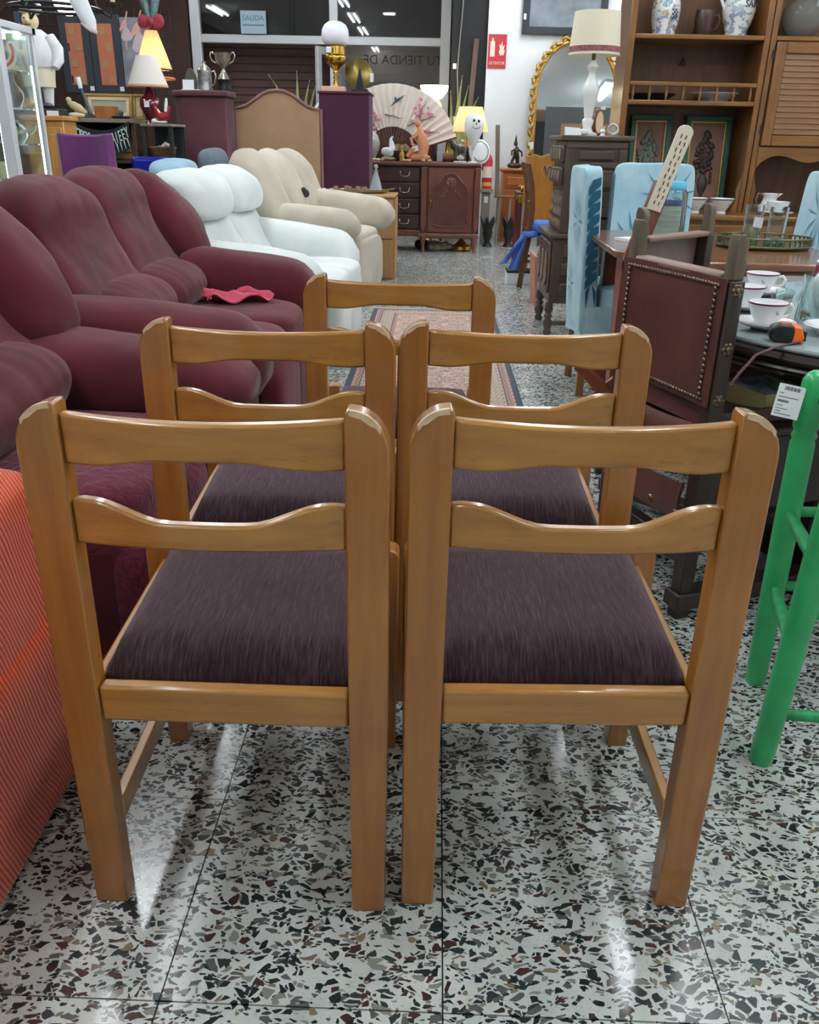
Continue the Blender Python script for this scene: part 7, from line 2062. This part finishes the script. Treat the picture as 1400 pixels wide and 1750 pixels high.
tag(gp, 'round gold-coloured pot beside the navy vase in the vitrine', 'pot')
for k, (x, y) in enumerate(((-2.16, 4.47), (-2.115, 4.60))):
    t = thing('silver_teapot', ('silver teapot with a spout at the near end of a lit vitrine shelf', 'silver teapot behind the other teapot on the lit vitrine shelf')[k], 'teapot', (x, y, 1.0685), 0.4 * k)
    MB().lathe([(0.0, 0.004), (0.03, 0.0), (0.05, 0.03), (0.05, 0.06), (0.03, 0.085), (0.012, 0.095), (0.012, 0.105), (0.0, 0.11)], 22).build('body', M_silver, t, smooth=50)
    MB().tube([(0.045, 0, 0.045), (0.075, 0, 0.06), (0.085, 0, 0.085)], [0.012, 0.009, 0.007], 8).build('spout', M_silver, t, smooth=60)
    MB().tube([(-0.045, 0, 0.07), (-0.08, 0, 0.08), (-0.08, 0, 0.04), (-0.048, 0, 0.03)], 0.005, 8).build('handle', M_silver, t, smooth=60)

# shelf unit with the dripping letter banner
M_shelfd = wood('shelf_dark', (56, 40, 30), (84, 62, 44), 'x', 0.5)
M_slab = mat('shelf_slab', (120, 112, 100), 0.6, var=0.1)
su = thing('display_shelf', 'dark shelf unit with a grey slab top, letter banner hung across its front', 'shelf', (-2.745, 7.55, 0))
MB().bx(-0.32, 0.265, -0.04, 0.42, 1.205, 1.235).build('top_slab', M_slab, su, bev=0.004)
for x in (-0.29, 0.24):
    MB().bx(x - 0.02, x + 0.02, 0.0, 0.40, 0, 1.205).build('side', M_shelfd, su, bev=0.003)
MB().bx(-0.29, 0.24, 0.38, 0.40, 0.0, 1.205).build('back', mat('shelf_black', (30, 32, 34), 0.8), su)
for z in (0.30, 0.62, 0.90):
    MB().bx(-0.27, 0.22, 0.0, 0.38, z, z + 0.03).build('shelf', M_shelfd, su, bev=0.003)
cr1 = thing('brown_crate', 'slatted brown crate on the display shelf under the letter banner', 'crate', (-2.66, 7.66, 0.931))
for z in (0.0, 0.05, 0.10):
    MB().bx(-0.18, 0.13, -0.10, -0.085, z + 0.004, z + 0.046).build('slat', mat('crate_wood', (122, 90, 54), 0.6) if 'crate_wood' not in bpy.data.materials else bpy.data.materials['crate_wood'], cr1, bev=0.002)
MB().bx(-0.18, 0.13, -0.085, 0.16, 0.0, 0.14).build('box', bpy.data.materials['crate_wood'], cr1, bev=0.003)
M_mintl = mat('banner_mint', (196, 222, 212), 0.6)
bn = thing('letter_banner', 'black cloth banner with dripping pale letters hung in a curve under the slab', 'banner', (-2.745, 7.49, 1.222))
def cat(x): return -0.02 - 0.075 * (1 - (x / 0.24) ** 2)
def bfn(u, v):
    x = -0.235 + 0.47 * u
    return (x, -0.012 + 0.006 * math.sin(u * 22), cat(x) + 0.02 - 0.20 * v)
MB().grid(bfn, 30, 6, 0.003).build('cloth', mat('banner_black', (22, 32, 32), 0.9), bn, smooth=60)
letters = 'NORDS' + '  IN  ' + 'AIEEY'
for k, ch_ in enumerate(letters):
    if ch_ == ' ':
        continue
    x = -0.215 + 0.43 * k / (len(letters) - 1)
    sl_ = math.atan(2 * 0.075 * x / 0.24 ** 2)
    o = text_mesh(ch_, 0.085, M_mintl, bn, 'letter', (x, -0.028, cat(x) - 0.055), (PI / 2, -sl_ * 0.5, 0), 0.003, sx=0.55)
    o.scale = (0.6, 1.35, 1)
    dp_ = MB().prism([(-0.008, 0.0), (0.008, 0.0), (0.002, -0.05)], -0.003, 0.003).build('drip', M_mintl, o, smooth=0, loc=(-0.02, -0.03, 0), rot=(-PI / 2, 0, 0))
# things on the slab
M_goldfr = mat('dull_gold', (146, 118, 62), 0.45, metal=0.4, var=0.2)
def frame(name, label, loc, w, h, b, rx, inner):
    t = thing(name, label, 'frame', loc)
    t.rotation_euler = (R_(rx), 0, 0)
    for (a, c, d, e) in ((-w / 2, w / 2, h - b, h), (-w / 2, w / 2, 0, b), (-w / 2, -w / 2 + b, b, h - b), (w / 2 - b, w / 2, b, h - b)):
        MB().bx(a, c, -0.014, 0.006, d, e).build('frame_bar', M_goldfr, t, bev=0.004)
    b2 = b + 0.03
    for (a, c, d, e) in ((-w / 2 + b, w / 2 - b, h - b2, h - b), (-w / 2 + b, w / 2 - b, b, b2), (-w / 2 + b, -w / 2 + b2, b2, h - b2), (w / 2 - b2, w / 2 - b, b2, h - b2)):
        MB().bx(a, c, -0.006, 0.006, d, e).build('mount_bar', mat('mount_ivory', (206, 190, 148), 0.6) if 'mount_ivory' not in bpy.data.materials else bpy.data.materials['mount_ivory'], t, bev=0.003)
    MB().bx(-w / 2 + b2, w / 2 - b2, 0.0, 0.006, b2, h - b2).build('picture', inner, t)
    return t
ZS = 1.2355
frame('gilt_picture', 'wide gilt frame with an ivory mount leaning at the back of the slab', (-2.80, 7.86, ZS), 0.40, 0.20, 0.022, -12, mat('pale_print', (150, 154, 140), 0.6))
frame('gilt_picture', 'narrow gilt frame with a small tag, right end of the slab', (-2.535, 7.84, ZS), 0.10, 0.20, 0.022, -12, mat('olive_print', (128, 108, 66), 0.6))
wx = MB().bx(-0.085, 0.085, -0.05, 0.05, 0, 0.095).build('wooden_box', wood('box_wood', (130, 82, 40), (166, 112, 62), 'z', 0.4), bev=0.004, loc=(-2.73, 7.62, ZS))
tag(wx, 'small honey brown wooden box in the middle of the slab', 'box')
bt_ = thing('slender_bottle', 'tilted slender dark bottle with a pale top, left of the wooden box', 'bottle', (-2.855, 7.60, ZS))
MB().lathe([(0.0, 0.0), (0.06, 0.0), (0.05, 0.02), (0.018, 0.03), (0.0, 0.032)], 16).build('foot', M_urn, bt_, smooth=50)
MB().tube([(0.0, 0, 0.02), (-0.03, 0, 0.12), (-0.06, 0, 0.22)], [0.018, 0.015, 0.012], 10).build('neck', mat('teal_dark', (62, 78, 80), 0.4), bt_, smooth=60)
MB().tube([(-0.06, 0, 0.22), (-0.075, 0, 0.30)], [0.016, 0.020], 10).build('top', M_paper, bt_, smooth=60)
bs_ = thing('bird_figurine', 'cream bird figurine beside the cook statue', 'figurine', (-2.985, 7.62, ZS))
MB().tube([(-0.06, 0, 0.115), (-0.025, 0, 0.10), (0.03, 0, 0.07), (0.09, 0, 0.035)], [0.012, 0.03, 0.035, 0.012], 12).build('body', M_flesh, bs_, smooth=60)
MB().ball((-0.05, 0, 0.135), (0.024, 0.022, 0.022), 10, 6).build('head', M_flesh, bs_, smooth=60)
MB().cyl((0.0, 0, 0.0), (0.0, 0, 0.07), 0.012, 8).build('stand', M_flesh, bs_)
sd = MB().lathe([(0.0, 0.0), (0.06, 0.0), (0.08, 0.02), (0.074, 0.022), (0.0, 0.01)], 20).ball((0, 0, 0.045), (0.022, 0.022, 0.026), 10, 6).build('slate_dish', mat('slate_dish', (62, 70, 80), 0.4), smooth=50, loc=(-2.60, 7.58, ZS))
tag(sd, 'dark slate dish holding a pale ball on the slab', 'dish')
cp_ = MB().pillow((0, 0, 0.02), (0.13, 0.09, 0.04), 0.7, 10, wr=0.008, ws=18).build('cream_cloth', mat('cream_cloth', (206, 190, 164), 0.9), smooth=70, loc=(-2.95, 7.55, ZS))
tag(cp_, 'folded cream cloth at the left front of the slab', 'cloth')

# lamp table right of it
lt_ = thing('lamp_table', 'narrow black table with a pale top under the white shaded lamp', 'table', (-2.315, 7.55, 0))
MB().bx(-0.11, 0.15, -0.06, 0.36, 1.185, 1.205).build('top', M_slab, lt_, bev=0.003)
MB().bx(-0.10, 0.13, 0.30, 0.34, 0.0, 1.185).build('back', mat('green_black', (34, 44, 46), 0.7), lt_)
for (x, y) in ((-0.09, -0.03), (0.13, -0.03), (0.13, 0.32), (-0.09, 0.32)):
    MB().bx(x - 0.015, x + 0.015, y - 0.015, y + 0.015, 0, 1.185).build('leg', M_dark, lt_)
MB().bx(-0.10, 0.13, -0.03, 0.30, 0.92, 0.94).build('shelf', M_dark, lt_)
bk_ = thing('wicker_basket', 'shallow brown wicker basket on the shelf below the white shaded lamp', 'basket', (-2.30, 7.62, 0.941))
MB().lathe([(0.0, 0.0), (0.09, 0.0), (0.11, 0.05), (0.115, 0.085), (0.108, 0.085), (0.10, 0.05), (0.0, 0.01)], 24).build('weave', mat('wicker', (92, 62, 40), 0.8, rgb2=(56, 36, 24), var_scale=50), bk_, smooth=40)
MB().tube([(0.112 * math.cos(2 * PI * k / 24), 0.112 * math.sin(2 * PI * k / 24), 0.086) for k in range(24)], 0.008, 8, closed=True).build('rim', mat('wicker_rim', (104, 72, 46), 0.8), bk_, smooth=60)
cn = MB().ball((0, 0, 0.02), (0.025, 0.02, 0.02), 10, 6).build('blue_trinket', mat('trinket_blue', (60, 110, 170), 0.4), smooth=60, loc=(-2.31, 7.60, 1.005))
tag(cn, 'small blue trinket inside the wicker basket', 'trinket')
cn = MB().tube([(-0.03, 0, 0.02), (0.0, 0, 0.045), (0.03, 0, 0.03)], [0.014, 0.018, 0.014], 10).build('white_shell', M_porc, smooth=60, loc=(-2.26, 7.60, 1.010))
tag(cn, 'white shell inside the wicker basket', 'shell')
bo = thing('blue_metal_case', 'shiny cobalt blue metal case in front of the lamp table', 'case', (-2.225, 7.08, 0))
MB().bx(-0.135, 0.145, -0.10, 0.10, 0.0, 0.965).build('case', mat('cobalt_metal', (22, 34, 150), 0.25, metal=0.5), bo, bev=0.03, seg=4)
MB().box((0.11, -0.101, 0.92), (0.03, 0.004, 0.03)).build('latch', M_silver, bo)
wl = thing('white_shade_lamp', 'burgundy urn table lamp with a plain white shade', 'lamp', (-2.385, 7.68, 1.2055))
M_burg = mat('burgundy_glaze', (92, 20, 36), 0.15, coat=0.6)
MB().lathe([(0.0, 0.0), (0.055, 0.0), (0.05, 0.015), (0.03, 0.03), (0.06, 0.075), (0.085, 0.13), (0.08, 0.18), (0.045, 0.21), (0.03, 0.24), (0.02, 0.27), (0.0, 0.275)], 30).build('base', M_burg, wl, smooth=50)
MB().box((0.0, -0.088, 0.145), (0.04, 0.004, 0.045)).build('paper_tag', M_paper, wl)
MB().lathe([(0.158, 0.285), (0.076, 0.50), (0.072, 0.50), (0.152, 0.285)], 40).build('shade', mat('satin_white', (206, 200, 194), 0.5, sheen=0.3), wl, smooth=60)
MB().lathe([(0.152, 0.272), (0.160, 0.272), (0.160, 0.288), (0.152, 0.288)], 40).build('shade_trim', mat('apricot_trim', (206, 162, 128), 0.7), wl, smooth=60)
MB().cyl((0, 0, 0.27), (0, 0, 0.49), 0.006, 8).build('stem', M_brass, wl)
rf = thing('red_rooster', 'glossy red rooster figurine with white marks beside the burgundy lamp', 'figurine', (-2.265, 7.56, 1.2055))
MB().tube([(-0.05, 0, 0.13), (-0.025, 0, 0.07), (0.0, 0, 0.045), (0.05, 0, 0.06), (0.075, 0, 0.13)], [0.012, 0.03, 0.04, 0.032, 0.016], 12).build('body', mat('rooster_red', (130, 22, 34), 0.25, coat=0.4), rf, smooth=60)
MB().tube([(0.045, -0.02, 0.09), (0.055, -0.02, 0.15), (0.06, -0.02, 0.19)], [0.012, 0.014, 0.008], 8).build('white_mark', M_porc, rf, smooth=60)
MB().ball((-0.055, 0, 0.02), (0.03, 0.025, 0.02), 10, 6).ball((0.0, 0, 0.012), (0.05, 0.035, 0.012), 10, 6).build('base', M_porc, rf, smooth=60)
# glowing pleated lamp with red bow behind
gl_ = thing('pleated_lamp', 'lit orange pleated lamp with a red bow, behind the white shaded lamp', 'lamp', (-2.585, 8.55, 0))
M_pleat = glow_shade('pleat_glow', (250, 222, 190), 0.7)
vs, fs = [], []
NPL = 40
for k in range(NPL):
    a = 2 * PI * k / NPL
    m_ = 1.06 if k % 2 else 1.0
    for (r, z) in ((0.15, 1.66), (0.11, 1.79), (0.05, 1.97)):
        vs.append((r * m_ * math.cos(a), r * m_ * math.sin(a), z))
    for (r, z) in ((0.145, 1.66), (0.105, 1.79), (0.046, 1.97)):
        vs.append((r * m_ * math.cos(a), r * m_ * math.sin(a), z))
for k in range(NPL):
    a, b = 6 * k, 6 * ((k + 1) % NPL)
    fs += [(a, b, b + 1, a + 1), (a + 1, b + 1, b + 2, a + 2), (a + 3, a + 4, b + 4, b + 3), (a + 4, a + 5, b + 5, b + 4), (a, a + 3, b + 3, b), (a + 2, b + 2, b + 5, a + 5)]
MB().add(vs, fs).build('shade', M_pleat, gl_, smooth=20)
MB().ball((0, 0, 1.755), (0.032, 0.032, 0.05), 12, 8).build('bulb', M_bulbw, gl_, smooth=60)
MB().tube([(0.155 * math.cos(2 * PI * k / 24), 0.155 * math.sin(2 * PI * k / 24), 1.66) for k in range(24)], 0.006, 8, closed=True).build('wire_ring', M_iron, gl_)
MB().tube([(0.17 * math.cos(2 * PI * k / 24), 0.17 * math.sin(2 * PI * k / 24), 1.59) for k in range(24)], 0.010, 8, closed=True).build('fringe_ring', mat('fringe_orange', (206, 116, 66), 0.8), gl_)
MB().cyl((0, 0, 0.03), (0, 0, 1.70), 0.012, 8).build('pole', M_iron, gl_)
MB().lathe([(0.0, 0.0), (0.14, 0.0), (0.13, 0.02), (0.0, 0.035)], 22).build('foot', M_iron, gl_, smooth=40)
for k in range(3):
    a = 2 * PI * k / 3
    MB().cyl((0, 0, 1.65), (0.165 * math.cos(a), 0.165 * math.sin(a), 1.59), 0.004, 6).build('spoke', M_iron, gl_)
bw = thing('red_bow', 'dark red felt bow with grey tinsel hanging above the pleated lamp', 'bow', (-2.56, 8.50, 1.985))
M_bow = mat('bow_red', (128, 40, 52), 0.8)
for s in (-1, 1):
    MB().pillow((s * 0.055, 0, 0.05), (0.12, 0.06, 0.11), 0.7, 10, wr=0.01, ws=14).build('loop', M_bow, bw, smooth=70)
    MB().tube([(s * 0.02, 0, 0.08), (s * 0.05, 0, 0.22), (s * 0.04, 0.02, 0.40), (s * 0.03, 0.02, 1.42)], [0.03, 0.04, 0.02, 0.004], 8).build('tinsel', mat('tinsel_teal', (84, 104, 106), 0.5, metal=0.4, var=0.5, var_scale=60) if 'tinsel_teal' not in bpy.data.materials else bpy.data.materials['tinsel_teal'], bw, smooth=50)
MB().ball((0, -0.02, 0.05), (0.03, 0.03, 0.035), 10, 6).build('knot', M_bow, bw, smooth=60)

# black wire grid wall with two framed orange posters and a ballet poster
gw = thing('wire_grid', 'black wire grid panel standing behind the left displays', 'grid', (-3.36, 9.3, 0))
for k in range(17):
    MB().cyl((-0.62 + k * 0.085, 0, 0.0), (-0.62 + k * 0.085, 0, 2.22), 0.004, 6).build('upright_wire', M_black, gw, smooth=0)
for k in range(22):
    MB().cyl((-0.64, 0.006, 0.08 + k * 0.10), (0.76, 0.006, 0.08 + k * 0.10), 0.004, 6).build('cross_wire', M_black, gw, smooth=0)
M_slate = mat('slate_frame', (46, 52, 62), 0.6)
M_opap = mat('orange_paper', (176, 110, 82), 0.8)
M_patch = mat('tan_emblem', (166, 130, 94), 0.8)
for k, (x, lb) in enumerate(((-3.545, 'dark panel with an orange strip of emblems, nearest the cook statue'), (-3.25, 'dark panel with an orange strip of emblems, nearest the ballet poster'))):
    t = thing('emblem_panel', lb, 'panel', (x, 9.26, 1.49), 0, 'dark emblem panels on the wire grid')
    MB().bx(-0.145, 0.145, -0.02, 0.02, 0.0, 0.68).build('board', M_slate, t, bev=0.004)
    st = MB().bx(-0.075, 0.075, -0.026, -0.02, 0.07, 0.60).build('orange_strip', M_opap, t, bev=0.001)
    for q in range(4):
        zz = 0.12 + q * 0.14
        MB().bx(0.0 - 0.05 * (q % 2), 0.06 - 0.05 * (q % 2), -0.030, -0.026, zz - 0.035, zz + 0.035).build('emblem', M_patch, st, bev=0.004)
        if k == 0 and q % 2 == 0:
            MB().bx(-0.07, -0.055, -0.030, -0.026, zz - 0.04, zz + 0.03).build('dark_mark', M_letter, st, smooth=0)
    MB().bx(0.10, 0.14, -0.024, -0.02, 0.02, 0.06).build('price_sticker', M_paper, t)
bp2 = thing('ballet_poster', 'pale poster of dancing ballerinas on the wire grid', 'poster', (-2.985, 9.27, 1.55))
MB().bx(-0.115, 0.165, -0.006, 0.006, 0.0, 0.60).build('sheet', mat('poster_ground', (150, 154, 168), 0.7, rgb2=(88, 94, 96), var_scale=5), bp2)
M_skin = mat('poster_flesh', (204, 160, 148), 0.7)
M_tutu = mat('poster_tutu', (188, 178, 186), 0.7)
def dancer(cx, cz, s):
    q = MB()
    q.prism([(cx - 0.02 * s, cz + 0.10 * s), (cx + 0.02 * s, cz + 0.10 * s), (cx + 0.015 * s, cz + 0.18 * s), (cx + 0.05 * s, cz + 0.30 * s), (cx + 0.035 * s, cz + 0.30 * s), (cx, cz + 0.20 * s), (cx - 0.03 * s, cz + 0.18 * s), (cx - 0.10 * s, cz + 0.06 * s), (cx - 0.09 * s, cz + 0.05 * s)], -0.009, -0.006)
    q.prism([(cx - 0.02 * s, cz - 0.06 * s), (cx + 0.005 * s, cz - 0.06 * s), (cx - 0.01 * s, cz - 0.17 * s), (cx - 0.02 * s, cz - 0.17 * s)], -0.009, -0.006)
    q.build('dancer', M_skin, bp2, smooth=0)
    MB().prism(loop([(cx - 0.09 * s, cz - 0.06 * s), (cx + 0.10 * s, cz - 0.05 * s), (cx + 0.06 * s, cz + 0.06 * s), (cx + 0.02 * s, cz + 0.11 * s), (cx - 0.03 * s, cz + 0.10 * s)], 1), -0.010, -0.007).build('tutu', M_tutu, bp2, smooth=0)
dancer(0.06, 0.36, 1.0); dancer(-0.06, 0.44, 0.7)

# iron chandelier with candle bulbs
ch_ = thing('iron_chandelier', 'dark iron ring chandelier with candle bulbs near the ceiling', 'chandelier', (-2.12, 5.3, 1.745))
M_can = mat('candle_sleeve', (206, 184, 140), 0.6)
M_bulb = mat('flame_bulb', (255, 244, 220), emit=(255, 232, 190), emit_s=30.0)
rg = 0.235
MB().tube([(rg * math.cos(2 * PI * k / 40), rg * math.sin(2 * PI * k / 40), 0.0) for k in range(40)], 0.016, 8, closed=True, flat=0.5).build('ring', M_iron, ch_, smooth=60)
for k in range(6):
    a = 2 * PI * k / 6 + 0.35
    c, s = math.cos(a), math.sin(a)
    arm_ = MB().tube([(rg * c, rg * s, 0.0), ((rg + 0.05) * c, (rg + 0.05) * s, -0.03), ((rg + 0.07) * c, (rg + 0.07) * s, 0.03)], 0.008, 8).build('arm', M_iron, ch_, smooth=60)
    q = Vector(((rg + 0.07) * c, (rg + 0.07) * s, 0.03))
    MB().lathe([(0.0, 0.0), (0.045, 0.0), (0.05, 0.012), (0.044, 0.012), (0.0, 0.006)], 18, T(*q)).build('drip_pan', M_iron, arm_, smooth=50)
    MB().cyl(q + Vector((0, 0, 0.006)), q + Vector((0, 0, 0.075)), 0.013, 12).build('candle_sleeve', M_can, arm_)
    MB().lathe([(0.0, 0.075), (0.012, 0.078), (0.018, 0.10), (0.014, 0.125), (0.004, 0.15), (0.0, 0.152)], 14, T(*q)).build('bulb', M_bulb if k in (0, 3, 5) else M_paper, arm_, smooth=60)
for k in range(3):
    a = 2 * PI * k / 3
    MB().cyl((rg * math.cos(a), rg * math.sin(a), 0.0), (0, 0, 0.9), 0.005, 6).build('chain', M_iron, ch_)
MB().cyl((0, 0, 0.9), (0, 0, ROOF - 1.745), 0.006, 6).build('chain', M_iron, ch_)
for k in range(2):
    a = PI * k + 0.3
    MB().cyl((rg * math.cos(a), rg * math.sin(a), 0), (-rg * math.cos(a), -rg * math.sin(a), 0), 0.009, 8).build('cross_bar', M_iron, ch_)
sk = thing('white_stocking', 'white ghostly stocking hanging from the iron chandelier', 'decoration', (-1.845, 4.95, 1.64))
MB().tube([(0.05, 0, -0.035), (0.035, 0, 0.0), (-0.01, 0, 0.10), (-0.02, 0, 0.22), (-0.01, 0.02, 0.40)], [0.018, 0.035, 0.045, 0.04, 0.01], 14).build('leg', mat('ghost_white', (226, 230, 234), 0.8), sk, smooth=60)
MB().tube([(0.0, -0.01, 0.0), (0.04, -0.03, -0.03), (0.075, -0.02, -0.045)], 0.010, 8).build('cord', mat('cord_pink', (206, 190, 190), 0.7), sk, smooth=60)
MB().cyl((-0.01, 0.02, 0.39), (-0.01, 0.02, ROOF - 1.63), 0.003, 6).build('thread', M_paper, sk)
gg = thing('glowing_globe', 'glowing round glass globe lamp above the cook statue', 'lamp', (-2.28, 5.9, 1.86))
MB().ball((0, 0, 0), 0.085, 20, 12).build('globe', mat('globe_glow', (255, 250, 230), emit=(255, 244, 214), emit_s=5.0), gg, smooth=60)
MB().cyl((0, 0, 0.08), (0, 0, ROOF - 1.86), 0.006, 8).build('stem', M_iron, gg)
# framed picture behind the statue, blue painting
frame('teal_painting', 'gilt frame with a teal painting behind the cook statue', (-3.30, 7.4, 1.55), 0.36, 0.20, 0.02, 0, mat('teal_paint', (36, 104, 124), 0.6))
fsu = thing('picture_rail', 'dark backing panel that holds the teal painting', 'panel', (-3.30, 7.42, 0))
MB().bx(-0.30, 0.19, 0.01, 0.04, 0.0, 1.80).build('panel', M_shelfd, fsu, bev=0.004)
MB().bx(-0.20, 0.20, -0.03, 0.01, 1.53, 1.549).build('ledge', M_shelfd, fsu)
